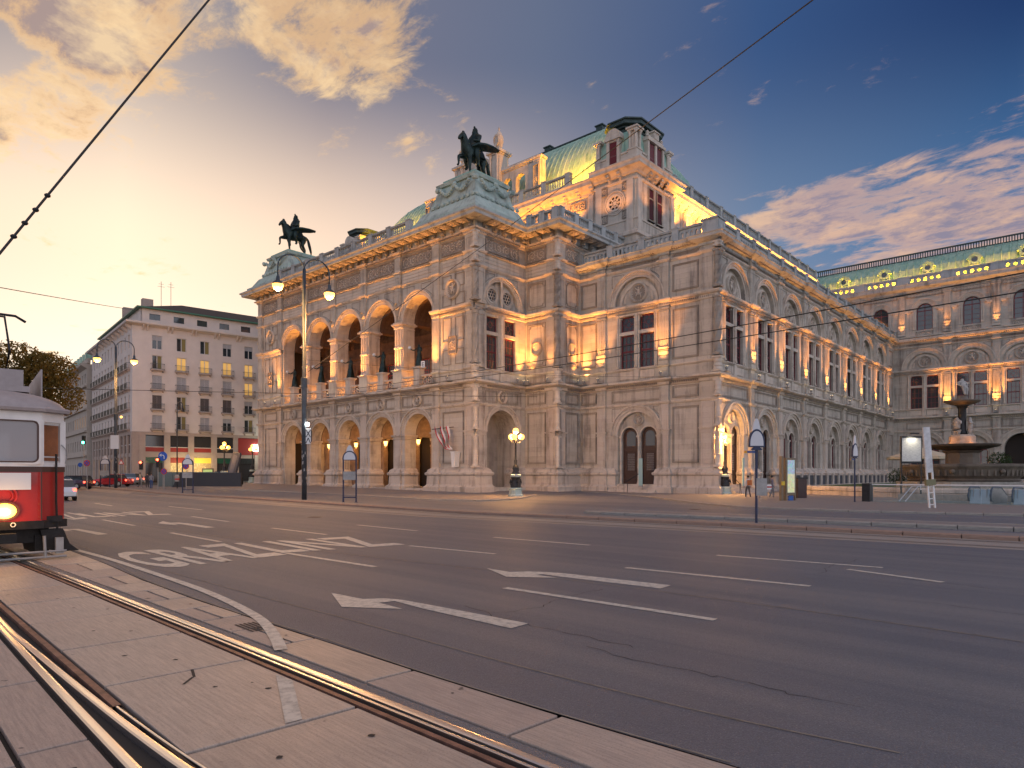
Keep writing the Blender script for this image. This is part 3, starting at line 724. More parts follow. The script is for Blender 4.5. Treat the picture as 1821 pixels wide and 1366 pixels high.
# ---- one bay of the wings
def bay(face, s, ground, half=3.1, curtain=False, rnd=0, hi=True, lo_sill=2.6):
    archivolt(face, s, 5.65, 2.2, 2.9, bead=hi, key='g'); spandrel(face, s, 5.65, 2.9, half, 8.4)
    z0 = .9 if ground == 'door' else (1.2 if ground == 'arch' else lo_sill)
    if ground != 'open':
        plate_ops = [(-1.06, .88, z0, 5.55, 'arch'), (1.06, .88, z0, 5.55, 'arch')]
        part('tympanum', ('tym', z0), lambda mm: mm.wall(-2.25, 2.25, z0 - .4, 8.0, plate_ops, .3), M_STONE, face, s, 0, .4)
        for sx in (-1, 1):
            part('archivolt', 'av2', lambda mm: (mm.ring(0, 0, .88, 1.02, -.07, .02, 0, PI, 18)), M_TRIM, face, s + sx * 1.06, 5.55, .4)
            capital_column(face, s + sx * 2.05, z0, 5.6, .11, .36, name='colonnette')
        capital_column(face, s, z0, 5.6, .13, .34, name='colonnette'); medallion(face, s, 7.12, .52, .38, rnd)
        for sx in (-1, 1):
            if ground == 'door': door(face, s + sx * 1.06, z0, .62)
            else: window(face, s + sx * 1.06, z0, .62, 1.72, 5.55 + .86 - z0, 4, 2, kind='arch')
    panel(face, s - half + .1, s + half - .1, 8.85, 10.0)
    # main storey
    for sx in (-1, 1):
        window(face, s + sx * 1.1, 12.12, .25, 1.58, 3.25, 4, 3, 1.7, M_GLASS if curtain else M_GLASSD, curtain)
        window(face, s + sx * 1.1, 15.75, .25, 1.58, 1.42, kind='light', glass=M_GLASS if curtain else M_GLASSD)
        capital_column(face, s + sx * 2.15, 12.15, 17.4, .12, -.05, name='colonnette')
    def surround(mm):
        mm.box(-1.9, 1.9, -.06, .3, 3.27, 3.6).box(-1.98, 1.98, -.12, .02, 5.1, 5.3); mm.box(-.3, .3, -.05, .38, 0, 5.1); mm.box(-2.0, 2.0, -.2, .3, -.12, 0.0)
        mm.box(-1.98, -1.88, -.05, .02, 0, 5.1).box(1.88, 1.98, -.05, .02, 0, 5.1)
        for q in (-1.1, 1.1): mm.box(q - .8, q - .65, .1, .3, 4.9, 5.1).box(q + .65, q + .8, .1, .3, 4.9, 5.1)
    part('window_surround', 'surr', surround, M_TRIM, face, s, 12.1)
    capital_column(face, s, 12.15, 17.3, .12, -.12, name='colonnette')
    part('sill_panel', 'sillp', lambda mm: (mm.box(-1.9, -.35, -.08, .02, .15, .85), mm.box(.35, 1.9, -.08, .02, .15, .85), mm.box(-.28, .28, -.16, .02, 0, 1.0)), M_TRIM, face, s, 10.95)
    # lunette
    archivolt(face, s, 18.35, 2.5, 3.1, bead=hi); spandrel(face, s, 18.35, 3.1, half, 21.5)
    part('lunette_ring', 'lr', lambda mm: mm.ring(0, 0, 1.85, 2.15, -.1, .02, 0, PI, 22), M_TRIM, face, s, 18.35, .35)
    medallion(face, s, 19.38, .95, .33, rnd + 1)
    def leaf(mm):
        for sx in (1,):
            for q in range(5):
                a = R(12 + 9 * q); r0 = 1.15 + .13 * (q % 3)
                mm.ball((sx * (1.55 - .1 * q * .3), -.05, .2 + .17 * q), (.16, .06, .12), 6, 4)
    for sx in (1, -1): part('leaf_relief', 'leafr', leaf, M_TRIM, face, s, 18.4, .35).scale = (sx, 1, 1)
    panel(face, s - half + .1, s + half - .1, 21.9, 22.2)
def door(face, s, z, y):
    h = 5.55 + .86 - .9
    def f(mm):
        mm.prism([(-.86, 0), (.86, 0)] + [(.86 * math.cos(PI * i / 14), h - .86 + .86 * math.sin(PI * i / 14)) for i in range(15)], .06, .12)
        mm.ring(0, h - .86, .72, .86, -.02, .07, 0, PI, 14); mm.box(-.86, -.72, -.02, .07, 0, h - .86).box(.72, .86, -.02, .07, 0, h - .86)
        mm.box(-.72, .72, -.01, .07, 3.3, 3.5).box(-.72, .72, -.01, .07, 0, .2).box(-.72, .72, 0, .07, 1.0, 1.12)
        mm.box(-.5, .5, .01, .07, 1.25, 1.33).box(-.5, .5, .01, .07, 3.02, 3.1).box(-.5, -.42, .01, .07, 1.25, 3.1).box(.42, .5, .01, .07, 1.25, 3.1)
        for q in (.35, .62): mm.box(-.5, .5, .02, .07, q, q + .14)
    o = part('door', 'door', f, M_WOOD, face, s, z, y)
    part('door_glass', 'doorg', lambda mm: mm.prism([(-.5, 3.7), (.5, 3.7), (.5, h - .75)] + [(.5 * math.cos(PI * i / 8), h - .75 + .42 * math.sin(PI * i / 8)) for i in range(1, 8)] + [(-.5, h - .75)], .045, .062), M_GLASSD, None, parent=o)
    def grille(mm):
        for i in range(7):
            for j in range(10):
                xx = -.4 + .8 * (i + .5 * (j % 2)) / 6.5; zz = 1.4 + 1.6 * j / 9.5
                mm.ring(xx, zz, .045, .065, .03, .055, 0, 2 * PI, 6)
    part('grille', 'doorgr', grille, M_GREYP, None, parent=o)
    return o
for i, c in enumerate(BC): bay(SF, c, 'door' if i < 2 else 'window', rnd=i, curtain=(i == 0), hi=i < 5)
bay(FE, E_OP, 'door', 2.95, curtain=True, rnd=1)
for i, c in enumerate(WC): bay(FW, c, ('window', 'arch', 'open')[i] if i < 3 else 'open', 2.55, rnd=i, hi=True)
# pilasters of the wings, storey by storey
for face, bl in ((FE, fe_b), (SF, sf_b), (FW, fw_b)):
    for a, b in bl:
        w = b - a; edge = (face is SF and a < .1) or (face is FE and b > 14.7)
        pilaster(face, a, b, 2.4, 8.45, cap=5.62, m=M_PLINTH); pilaster(face, a, b, 8.7, 10.2)
        pilaster(face, a, b, 10.8, 11.9); pilaster(face, a, b, 12.1, 17.5, blocks=not edge); pilaster(face, a, b, 18.2, 21.6); pilaster(face, a, b, 21.85, 22.25)
# plain end bays of E front
panel(FE, .25, 2.15, 12.6, 17.1); panel(FE, .25, 2.15, 18.7, 21.2); panel(FE, .25, 2.15, 2.9, 8.1); panel(FE, .25, 2.15, 8.9, 10.0)
panel(FE, 10.6, 13.2, 12.5, 17.1); panel(FE, 10.6, 13.2, 18.7, 21.2); panel(FE, 10.6, 13.2, 2.9, 8.1); panel(FE, 10.6, 13.2, 8.9, 10.0); panel(FE, 10.6, 13.2, 21.92, 22.2)
panel(SF, 60.0, 62.7, 12.5, 17.1); panel(SF, 60.0, 62.7, 18.7, 21.2); panel(SF, 60.0, 62.7, 2.9, 8.1)
# ---- corner columns with spiral flutes
for x0, y0 in ((-.4, -.4), (XB - .4, YC - .4), (XD - .4, YE - .4)):
    f0 = Face(0, 0, 1)
    for z0, z1, tw, r in ((12.3, 17.5, True, .33), (18.25, 21.55, True, .33), (2.5, 5.6, False, .26), (6.1, 8.4, False, .24), (8.75, 10.2, False, .28), (10.85, 12.2, False, .36)) + (((21.9, 23.0, False, .3), (23.25, 24.8, False, .3)) if y0 > -10 else ((21.85, 22.3, False, .3),)):
        capital_column(f0, x0, z0, z1, r, y0, twist=tw, name='corner_column', turns=3, m=M_RELIEF if tw else M_TRIM)
# ---- front block, main storey
for face, bl, hi_ in ((FA, fa_b, 1), (SA, sa_b, 1), (FB, fb_b, 1), (SC, sc_b, 1)):
    for a, b in bl:
        mid_pier = face is FA and -36 < a < -6
        pilaster(face, a, b, 8.7, 10.2); pilaster(face, a, b, 21.85, 22.98); pilaster(face, a, b, 23.25, 24.8)
        if not mid_pier:
            pilaster(face, a, b, 2.4, 8.45, cap=5.62, m=M_PLINTH); pilaster(face, a, b, 10.8, 11.9); pilaster(face, a, b, 12.1, 17.5); pilaster(face, a, b, 18.2, 21.6)
        else:
            pilaster(face, a, b, 18.6, 21.6, out=.2)
# piers of the arcade
def lowpier(mm):
    mm.box(-.95, .95, -.02, .06, 2.4, 6.0); mm.box(-.5, .5, -.25, .0, 2.4, 8.42); mm.box(-.3, .3, -.3, -.25, 2.8, 5.4)
    for dz, o, t in ((5.55, .08, .09), (5.68, .04, .12), (5.82, .13, .08), (5.9, .2, .12)):
        mm.box(-.98 - o, .98 + o, -.02 - o, 1.55 + o * .3, dz, dz + t); mm.box(-.5 - o, .5 + o, -.25 - o, -.02, dz, dz + t)
def uppier(mm):
    mm.box(-.72, .72, -.28, 1.55, 0, 2.0)                       # pedestal
    for dz, o, t in ((0, .12, .2), (1.82, .06, .08), (1.92, .16, .12)): mm.box(-.72 - o, .72 + o, -.28 - o, 1.55 + o, dz, dz + t)
    mm.box(-.62, .62, -.05, 1.5, 2.0, 7.1)
    for q in (-.42, 0, .42): mm.lathe([(.2, 2.05), (.2, 2.12), (.13, 2.25), (.13, 4.2), (.17, 4.25), (.17, 4.45), (.13, 4.5), (.12, 6.3), (.2, 6.5)], (q, -.1), 10)
    mm.box(-.66, .66, -.22, .0, 4.28, 4.42)
    for dz, o, t in ((6.35, .05, .1), (6.5, .02, .15), (6.65, .1, .1), (6.75, .24, .16), (6.95, .1, .12)): mm.box(-.66 - o, .66 + o, -.14 - o, 1.5 + o, dz, dz + t)
for k in range(6):
    s = -(5.315 + 6.07 * k) + (0 if k else -.0)
    if 0 < k < 5:
        part('pier', 'lowpier', lowpier, M_PLINTH, FA, s, 0); part('loggia_column', 'uppier', uppier, M_TRIM, FA, s, 10.88)
        medallion(FA, s, 19.6, .34, -.22, k)
for s in arcs:
    archivolt(FA, s, 6.0, 2.12, 2.72); archivolt(FA, s, 18.0, 2.33, 2.85); medallion(FA, s, 9.45, .62, -.05, int(-s))
    panel(FA, s - 2.45, s - .75, 8.85, 10.0); panel(FA, s + .75, s + 2.45, 8.85, 10.0)
    spandrel(FA, s, 6.0, 2.72, 2.5, 8.4); spandrel(FA, s, 18.0, 2.85, 2.55, 21.5)
    relief_panel(FA, s - 2.35, s + 2.35, 23.45, 24.6)
relief_panel(FA, -4.55, -1.5, 23.45, 24.6); relief_panel(FA, -39.9, -36.5, 23.45, 24.6); relief_panel(SA, 1.4, 6.1, 23.45, 24.6); relief_panel(FB, .4, 2.75, 23.45, 24.6); relief_panel(SC, 1.4, 3.6, 23.45, 24.6)
# plain courses between the string and the frieze: stone courses stand a little proud of their joints
def courses(w):
    def f(mm):
        for j in range(3): mm.box(-w / 2, w / 2, -.05, .02, .06 + j * .35, .06 + j * .35 + .3)
    return f
for face, a, b in [(FA, s - 2.55, s + 2.55) for s in arcs] + [(FA, -4.8, -1.2), (FA, -40.1, -36.3), (SA, 1.15, 6.25), (FB, .1, 2.95), (SC, 1.15, 3.8)]:
    w = round(b - a, 2); part('stone_course', ('crs', w), courses(w), M_TRIM, face, (a + b) / 2, 21.88)
# end bays of the front: medallion in a cross field, relief tablet below
for s in (-3.0, -38.2):
    def cross(mm):
        for x0, x1 in ((-1.55, -.28), (.28, 1.55)):
            for z0, z1 in ((0, 1.15), (1.75, 3.0)):
                mm.box(x0, x1, -.07, .02, z0, z0 + .06).box(x0, x1, -.07, .02, z1 - .06, z1).box(x0, x0 + .06, -.07, .02, z0, z1).box(x1 - .06, x1, -.07, .02, z0, z1)
    part('wall_panel', 'crossA', cross, M_SOOTSHADE, FA, s, 18.4); medallion(FA, s, 19.95, .95, -.06, 1)
    def cross2(mm):
        for x0, x1 in ((-1.5, -.3), (.3, 1.5)):
            for z0, z1 in ((0, 1.5), (2.3, 4.6)):
                mm.box(x0, x1, -.07, .02, z0, z0 + .06).box(x0, x1, -.07, .02, z1 - .06, z1).box(x0, x0 + .06, -.07, .02, z0, z1).box(x1 - .06, x1, -.07, .02, z0, z1)
    part('wall_panel', 'crossB', cross2, M_SOOTSHADE, FA, s, 12.6)
    relief_panel(FA, s - .5, s + .5, 13.7, 15.3, -.08, name='relief_tablet', m=M_TRIM, amp=.12)
    panel(FA, s - 1.5, s + 1.5, 2.9, 8.0); panel(FA, s - 1.5, s + 1.5, 8.9, 10.0)
# side bay beside the front corner
archivolt(SA, 3.75, 6.05, 2.12, 2.62); spandrel(SA, 3.75, 6.05, 2.62, 2.4, 8.4); medallion(SA, 3.7, 9.45, .62, -.05, 2)
panel(SA, 1.3, 3.0, 8.85, 10.0); panel(SA, 4.4, 6.1, 8.85, 10.0)
for q in (2.35, 4.95):
    window(SA, q, 12.12, .25, 1.58, 3.25, 4, 3, 1.7); window(SA, q, 15.75, .25, 1.58, 1.42, kind='light')
    part('window_transom', 'trn', lambda mm: mm.box(-.8, .8, -.04, .3, 0, .33), M_TRIM, SA, q, 15.4)
    def rosette(mm):
        mm.ring(0, 0, .62, .82, -.14, .02, 0, 2 * PI, 26); mm.ring(0, 0, .82, .98, -.07, .02, 0, 2 * PI, 26)
        for i in range(6): a = PI / 3 * i; mm.ring(.36 * math.cos(a), .36 * math.sin(a), .15, .21, -.06, .02, 0, 2 * PI, 12)
        mm.ring(0, 0, .13, .2, -.06, .02, 0, 2 * PI, 12)
    part('rose_window', 'rosw', rosette, M_TRIM, SA, 3.65 + (1.08 if q > 3 else -1.08), 19.4, .35)
    part('rose_window_glass', 'roswg', lambda mm: mm.disc(0, 0, .62, -.01, .0, 24), M_GLASSD, SA, 3.65 + (1.08 if q > 3 else -1.08), 19.4, .345)
capital_column(SA, 3.65, 12.1, 17.4, .14, -.1, name='colonnette'); capital_column(SA, 3.65, 17.9, 21.3, .12, -.05, name='colonnette')
archivolt(SA, 3.65, 18.3, 2.5, 2.95); spandrel(SA, 3.65, 18.3, 2.95, 2.5, 21.5)
part('sill_panel', 'sillp2', lambda mm: (mm.box(-1.9, -.35, -.06, .02, .15, .85), mm.box(.35, 1.9, -.06, .02, .15, .85), mm.box(-.28, .28, -.16, .02, 0, 1.0)), M_TRIM, SA, 3.65, 10.95)
# narrow panelled returns
for face, a, b in ((FB, .35, 2.75), (SC, 1.35, 3.5)):
    panel(face, a, b, 12.7, 17.1, notch=True, ring=True); panel(face, a, b, 18.6, 21.3, notch=True); panel(face, a, b, 2.9, 8.1); panel(face, a, b, 8.9, 10.0); panel(face, a, b, 11.0, 11.75)
# ---- brackets and dentils under the big cornice
def bracket(mm):
    mm.ball((0, -.42, .2), (.2, .16, .16), 6, 4); mm.ball((0, -1.15, .6), (.22, .16, .14), 6, 4)
    P = [(0, 0), (-.22, .04), (-.34, .16), (-.3, .3), (-.42, .4), (-.9, .46), (-1.2, .6), (-1.28, .78), (0, .55)]
    k = len(mm.v); w = .21
    for sx in (-w, w): mm.v += [(sx, p[0], p[1]) for p in P]
    n = len(P); mm.f.append(tuple(range(k, k + n))); mm.f.append(tuple(range(k + 2 * n - 1, k + n - 1, -1)))
    for i in range(n): j = (i + 1) % n; mm.f.append((k + i, k + n + i, k + n + j, k + j))
    mm.box(-.27, .27, -1.3, 0, .56, .62); mm.lathe([(.0, -.16), (.09, -.1), (.11, 0), (.05, .06)], (0, -.2), 8)
def coffer2(mm): mm.box(-.36, .36, -1.25, -.3, .56, .62); mm.box(-.26, .26, -1.1, -.45, .5, .56); mm.ball((0, -.78, .5), (.13, .16, .12), 6, 4)
def coffer(mm): mm.box(-.3, .3, -1.25, -.45, .42, .5); mm.box(-.2, .2, -1.1, -.6, .36, .42)
def brk(face, s0, s1, n):
    for i in range(n):
        s = s0 + (s1 - s0) * i / (n - 1); part('bracket', 'brk', bracket, M_RELIEF, face, s, 25.22, -.2)
        if i < n - 1: part('coffer', 'cof', coffer2, M_TRIM, face, s + (s1 - s0) / (n - 1) / 2, 25.22, -.2)
brk(FA, -41.1, -.2, 33); brk(SA, .9, 6.4, 5); brk(FB, .7, 3.9, 3); brk(SC, .9, 12.5, 9)
def dent(face, s0, s1, z, y, w=.11, h=.14, gap=.22):
    mb = MB(); n = int((s1 - s0) / gap)
    for i in range(n): x = s0 + gap * i; mb.box(x, x + w, y, y + .14, z, z + h)
    obj('dentil_row', mb, M_SOOTSHADE, OPERA, face.pt(0), face.rot, kind='stuff')
for face, a, b, o in ((FA, -41.2, .2, .3), (SA, -.2, 6.2, .3), (FB, .3, 4.3, .3), (SC, -.2, 12, .3)):
    dent(face, a, b, 24.86, -o - .12); dent(face, a, b, 10.3, -.36); dent(face, a, b, 23.06, -.33, .08, .1, .16)
for face, a, b in ((FE, .2, 15.1), (SF, -.3, 64), (FW, .2, 22)):
    dent(face, a, b, 22.5, -.55); dent(face, a, b, 10.3, -.36); dent(face, a, b, 17.6, -.4, .09, .16, .18)
dent(SA, -.3, 6.2, 17.6, -.4, .09, .16, .18); dent(FB, .3, 4.3, 17.6, -.4, .09, .16, .18); dent(FA, -5.9, 0.3, 17.6, -.4, .09, .16, .18)
# ---- balustrades
BAL = [(.09, 0), (.12, .03), (.12, .08), (.06, .12), (.09, .22), (.11, .32), (.08, .45), (.05, .58), (.09, .66), (.1, .72)]
def balustrade(face, s0, s1, z, y=0, h=1.0, post=3.0, m=M_GREYSTONE, kind='turned'):
    mb = MB(); rl = MB(); L_ = s1 - s0; n = max(1, round(L_ / post)); st = L_ / n
    rl.box(s0, s1, y - .2, y + .2, z, z + .14); rl.box(s0, s1, y - .22, y + .22, z + h - .14, z + h); rl.box(s0, s1, y - .26, y + .26, z + h - .05, z + h + .02)
    for i in range(n + 1):
        x = s0 + st * i; rl.box(x - .32, x + .32, y - .27, y + .27, z, z + h + .05); rl.box(x - .36, x + .36, y - .32, y + .32, z + h + .05, z + h + .15)
    for i in range(n):
        a, b = s0 + st * i + .36, s0 + st * (i + 1) - .36; q = max(1, int((b - a) / (.32 if kind == 'turned' else .46)))
        for j in range(q):
            x = a + (b - a) * (j + .5) / q; sc_ = (h - .28) / .72
            if kind == 'turned': mb.lathe([(r_, zz * sc_) for r_, zz in BAL], (x, y), 6, zoff=z + .14)
            else:
                w = (b - a) / q; mb.box(x - w / 2, x - w / 2 + .13, y - .09, y + .09, z + .14, z + h - .14); mb.box(x + w / 2 - .05, x + w / 2, y - .085, y + .085, z + .14, z + h - .14)
                mb.ring(x + .04, z + h * .55, w * .5 - .12, w * .5 + .12, y - .08, y + .08, 0, PI, 8)
    o = obj('balustrade_rail', rl, m, OPERA, face.pt(0), face.rot); obj('baluster', mb, m, o, kind='stuff')
balustrade(FA, -33.4, -8.2, 26.44, -1.25, 1.1, 3.0)
balustrade(FB, 1.75, 5.0, 26.44, -1.25, 1.05, 1.6); balustrade(SC, -1.0, 13, 26.44, -1.25, 1.05, 2.4)
balustrade(FE, .3, 14.6, 23.14, -.1, 1.15, 3.55, kind='arch'); balustrade(SF, .3, 63.5, 23.14, -.1, 1.15, 3.65, kind='arch')
def corner_pier(mm): mm.box(-.75, .75, -.75, .75, 0, 1.25); mm.box(-.85, .85, -.85, .85, 1.25, 1.38); mm.box(-.6, .6, -.8, .8, .2, 1.1); mm.box(-.8, .8, -.6, .6, .2, 1.1); mm.taper((0, 0), (.6, .6, 1.38), (.1, .1, 1.6))
part('balustrade_pier', 'cpier', corner_pier, M_GREYSTONE, None, XD + .25, 23.14, YE + .25).location = (XD + .35, YE + .35, 23.14)
# ---- loggia: lattice parapet, statues' pedestals, vaults, rooms
def lattice(mm):
    mm.box(-1.0, 1.0, -.1, .1, 0, .12).box(-1.0, 1.0, -.12, .12, .98, 1.14)
    for i in range(3):
        x = -.66 + .66 * i
        mm.ring(x, .55, .13, .2, -.05, .05, 0, 2 * PI, 10)
        for a in (45, 135, 225, 315):
            dx, dz = math.cos(R(a)), math.sin(R(a)); mm.tube([(x + dx * .18, 0, .55 + dz * .18), (x + dx * .46, 0, .55 + dz * .56)], .045, 4)
    mm.box(-1.0, -.94, -.06, .06, .1, 1.0).box(.94, 1.0, -.06, .06, .1, 1.0)
def pedestal(mm):
    mm.box(-.45, .45, -.35, .35, 0, 2.0)
    for dz, o, t in ((0, .1, .18), (1.8, .05, .08), (1.9, .14, .14)): mm.box(-.45 - o, .45 + o, -.35 - o, .35 + o, dz, dz + t)
for s in arcs:
    for sx in (-1, 1): part('lattice_parapet', 'latt', lattice, M_TRIM, FA, s + sx * 1.36, 10.9, .1)
    part('pedestal', 'pedes', pedestal, M_TRIM, FA, s, 10.9, .15)
lg = MB(); lg.box(1.5, 7.0, 5.0, 36.4, 10.4, 10.88); lg.box(0.1, 7.0, 5.0, 36.4, 8.7, 8.9); lg.box(.2, 7, 1, 40, -.9, .45)
obj('end_wall', MB().box(0, 14, YG - .02, YG, -1, 25.4), M_STONE, OPERA)
obj('loggia_floor', lg, M_PLINTH, OPERA)
for i in range(3): part('step', ('step', i), lambda mm, i=i: mm.box(-30.4, 0, 0, .5, 0, .15 * (3 - i)), M_PLINTH, FA, -6.0, 0, -.9 + .38 * (2 - (2 - i)) if False else -.35 - .35 * (i))
M_VAULT = mat('dark_vault_plaster', (.30, .21, .15), .85, var=(1.2, .35))  # darker brown plaster tone for vaults and arcade back walls
def vault(mm, r, z, y0, y1):
    n = 16; k = len(mm.v)
    for i in range(n + 1):
        a = PI * i / n
        for yy in (y0, y1): mm.v.append((r * math.cos(a), yy, z + r * math.sin(a)))
    for i in range(n): mm.f.append((k + 2 * i, k + 2 * i + 1, k + 2 * i + 3, k + 2 * i + 2))
    for yy in (y0 + .1, (y0 + y1) / 2, y1 - .5): mm.ring(0, z, r - .2, r + .02, yy, yy + .45, 0, PI, 16)
    for sx in (-1, 1): mm.box(sx * (r + .2) - .22, sx * (r + .2) + .22, y0, y1, z - .05, z + 2.6)
for s in arcs:
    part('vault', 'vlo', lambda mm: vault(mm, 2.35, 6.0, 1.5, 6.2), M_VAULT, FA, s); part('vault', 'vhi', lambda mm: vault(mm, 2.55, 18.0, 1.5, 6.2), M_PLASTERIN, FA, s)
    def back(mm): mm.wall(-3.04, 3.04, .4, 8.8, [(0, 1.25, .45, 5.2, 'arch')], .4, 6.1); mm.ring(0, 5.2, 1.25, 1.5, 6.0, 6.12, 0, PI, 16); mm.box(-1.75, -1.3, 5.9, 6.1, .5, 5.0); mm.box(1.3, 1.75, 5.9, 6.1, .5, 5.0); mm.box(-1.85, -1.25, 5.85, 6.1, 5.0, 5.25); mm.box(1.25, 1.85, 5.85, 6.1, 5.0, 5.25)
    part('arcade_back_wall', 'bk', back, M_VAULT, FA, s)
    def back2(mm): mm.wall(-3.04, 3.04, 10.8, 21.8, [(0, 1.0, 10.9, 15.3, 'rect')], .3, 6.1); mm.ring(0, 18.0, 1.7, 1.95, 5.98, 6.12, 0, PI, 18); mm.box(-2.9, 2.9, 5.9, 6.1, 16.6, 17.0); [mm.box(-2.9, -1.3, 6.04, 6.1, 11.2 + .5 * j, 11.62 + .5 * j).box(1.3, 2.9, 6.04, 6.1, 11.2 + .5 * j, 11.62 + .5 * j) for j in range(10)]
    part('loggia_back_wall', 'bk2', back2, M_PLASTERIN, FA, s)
    window(FA, s, 10.95, 6.3, 1.9, 4.3, 5, 4, 3.0)
    part('wall_painting', 'wpt', lambda mm: mm.prism([(1.7 * math.cos(PI * i / 16), 18.0 + 1.7 * math.sin(PI * i / 16)) for i in range(17)], 6.04, 6.09), mat('dark_fresco', (.07, .05, .04), .8, var=(1.6, .8)) if 'dark_fresco' not in MATS else MATS['dark_fresco'], FA, s)
for k in range(6):
    s = -(5.315 + 6.07 * k); part('wall_pier', 'wp', lambda mm: (mm.box(-.45, .45, 4.9, 6.15, .4, 6.1), mm.box(-.55, .55, 4.8, 6.15, 5.6, 6.0), mm.box(-.55, .55, 4.8, 6.15, .4, 1.2)), M_TRIM, FA, s)
# ---- lanterns in the arcade
def lantern(mm): mm.tube([(0, 0, 1.6), (0, 0, .75)], .02, 5); mm.lathe([(.02, .8), (.2, .68), (.26, .6), (.26, .56)], n=8); mm.lathe([(.16, .02), (.19, -.04), (.05, -.12)], n=8)
for i, s in enumerate(arcs):
    for yy, zz, e in ((2.6, 5.4, 110), (5.2, 5.3, 50)):
        o = part('lantern', 'lant', lantern, M_CHAR, FA, s + (.9 if yy < 3 else 0), zz, yy)
        part('lantern_glass', 'lantg', lambda mm: mm.lathe([(.15, .04), (.24, .56)], n=8), M_LAMPW, None, parent=o)
        light('lantern_light', 'POINT', FA.pt(s + (.9 if yy < 3 else 0), yy, zz - .3), e, AMBER, OPERA, shadow_soft_size=.15)['kind'] = 'helper'
# ---- flood lights on the ledges
uplight(SA, 3.65 + 1.4, e=150); uplight(SA, 6.65, e=300, y=-.45); uplight(FB, 3.5, e=120, y=-.45); uplight(FB, .5, e=260, y=-.4); uplight(SC, 3.4, e=330, y=-.4)
uplight(FE, 2.82, e=300); uplight(FE, 9.82, e=300); uplight(FE, .5, e=160); uplight(SF, .3, e=200, y=-.5)
for c in BC: uplight(SF, c + 3.67, e=330)
for c in WC: uplight(FW, c + 3.05, e=450)
for s in [-(5.3 + 6.07 * k) for k in range(6)]: uplight(FA, s, e=420, y=-.55, tilt=5)
for s in (-3.0, -38.2): uplight(FA, s, e=120, y=-.5)
for s in arcs:
    light('loggia_lamp', 'POINT', FA.pt(s, 1.1, 11.4), 170, ORANGE, OPERA, shadow_soft_size=.2)['kind'] = 'helper'
    light('loggia_lamp', 'POINT', FA.pt(s, 4.5, 12.0), 25, ORANGE, OPERA, shadow_soft_size=.3)['kind'] = 'helper'
# ================================================================== upper storeys and roofs
XS, YS, YM = 17.4, -7.0, 48.3
F0 = Face(0, 0, 1)
ph = MB()
ph.box(XS + .4, XF + 4, -6.2, 47.5, 22, 33.9); obj('stage_house_wall', ph, M_STONE, OPERA)
def stage_cornice(path, name='stage_cornice'):
    obj(name, MB().sweep([(0, 33.5), (.15, 33.55), (.2, 33.8), (.55, 34.0), (.85, 34.35), (.95, 34.4), (.98, 34.75), (1.1, 34.95), (1.1, 35.05), (0, 35.2), (-.4, 35.2), (-.4, 33.5)], path), M_TRIM, OPERA)
stage_cornice([(XS + .4, 42.8), (XS + .4, -1.5)]); stage_cornice([(25.5, -6.2), (75.5, -6.2)])
def sbr(mm): mm.prism([(0, 0), (.2, 0), (.2, .7), (0, .7)], -.1, .1); mm.box(-.18, .18, -.75, 0, .42, .7); mm.box(-.15, .15, -.5, 0, .12, .42); mm.box(-.13, .13, -.28, 0, -.1, .12)
FS = Face(XS + .4, 0, 0); FL = Face(0, -6.2, 1); FP = Face(XS, YS, 0); FQ = Face(XS, YS, 1)
for i in range(30): part('cornice_bracket', 'sbr', sbr, M_TRIM, FL, 26.2 + 1.65 * i, 33.6)
for i in range(24): part('cornice_bracket', 'sbr', sbr, M_TRIM, FS, 1.2 - 1.85 * i, 33.6)
for i in range(14):
    x = 29.6 + 3.3 * i; pilaster(FL, x - .3, x + .3, 23.2, 33.5, m=M_TRIM, out=.2)
for i in range(11):
    y = .9 - 3.7 * i; pilaster(FS, y - .35, y + .35, 26.6, 33.5, m=M_TRIM, out=.2); relief_panel(FS, y - 2.9, y - .9, 32.2, 33.1, m=M_TRIM, name='frieze_panel')
for x in (27.2, 28.7, 34.2, 35.6): shutter_win(FL, x, 29.7, 1.0, 3.3)
balustrade(FS, -41, -1.9, 35.15, -.65, 1.35, 3.7, m=M_TRIM); balustrade(FL, 25.8, 75, 35.15, -.65, 1.35, 4.2)
# mansard dome over the house: curved on all sides, with raised seams
def dome_pt(t): return 1 - math.cos(t * PI / 2), math.sin(t * PI / 2)
dm = MB(); n = 14; RNG = []
for i in range(n + 1):
    a, h = dome_pt(i / n); a = a * 8.6; zz = 35.3 + 12.0 * h
    RNG.append(((22.2 + a, -3.5 + a * 1.2, zz), (22.2 + a, 44.8 - a * 1.2, zz), (40 - a, 44.8 - a * 1.2, zz), (40 - a, -3.5 + a * 1.2, zz)))
for i in range(n):
    for j in range(4): k = (j + 1) % 4; dm.quad(RNG[i][j], RNG[i][k], RNG[i + 1][k], RNG[i + 1][j])
dm.quad(*RNG[n])
DOME = obj('dome_roof', dm, M_COPPER, OPERA)
sm = MB()
for q in range(0, 62):
    y0 = -4.3 + .82 * q; P = []
    for i in range(n + 1):
        a = RNG[i][0]; lo, hi = RNG[i][0][1], RNG[i][1][1]
        if lo <= y0 <= hi: P.append((a[0] - .03, y0, a[2]))
    if len(P) > 1: sm.tube(P, .075, 4)
for q in range(40):
    x0 = 21.5 + .9 * q; P = [(x0, RNG[i][0][1] - .02, RNG[i][0][2]) for i in range(n + 1) if RNG[i][0][0] <= x0 <= RNG[i][3][0]]
    if len(P) > 1: sm.tube(P, .075, 4)
obj('roof_seam', sm, M_COPPER, DOME, kind='stuff')
tp = RNG[n]; x0, y0, x1, y1 = tp[0][0], tp[0][1], tp[2][0], tp[2][1]
rg = MB(); rg.box(x0 - .1, x1, y0 - .3, y1 + .3, 47.1, 47.55)
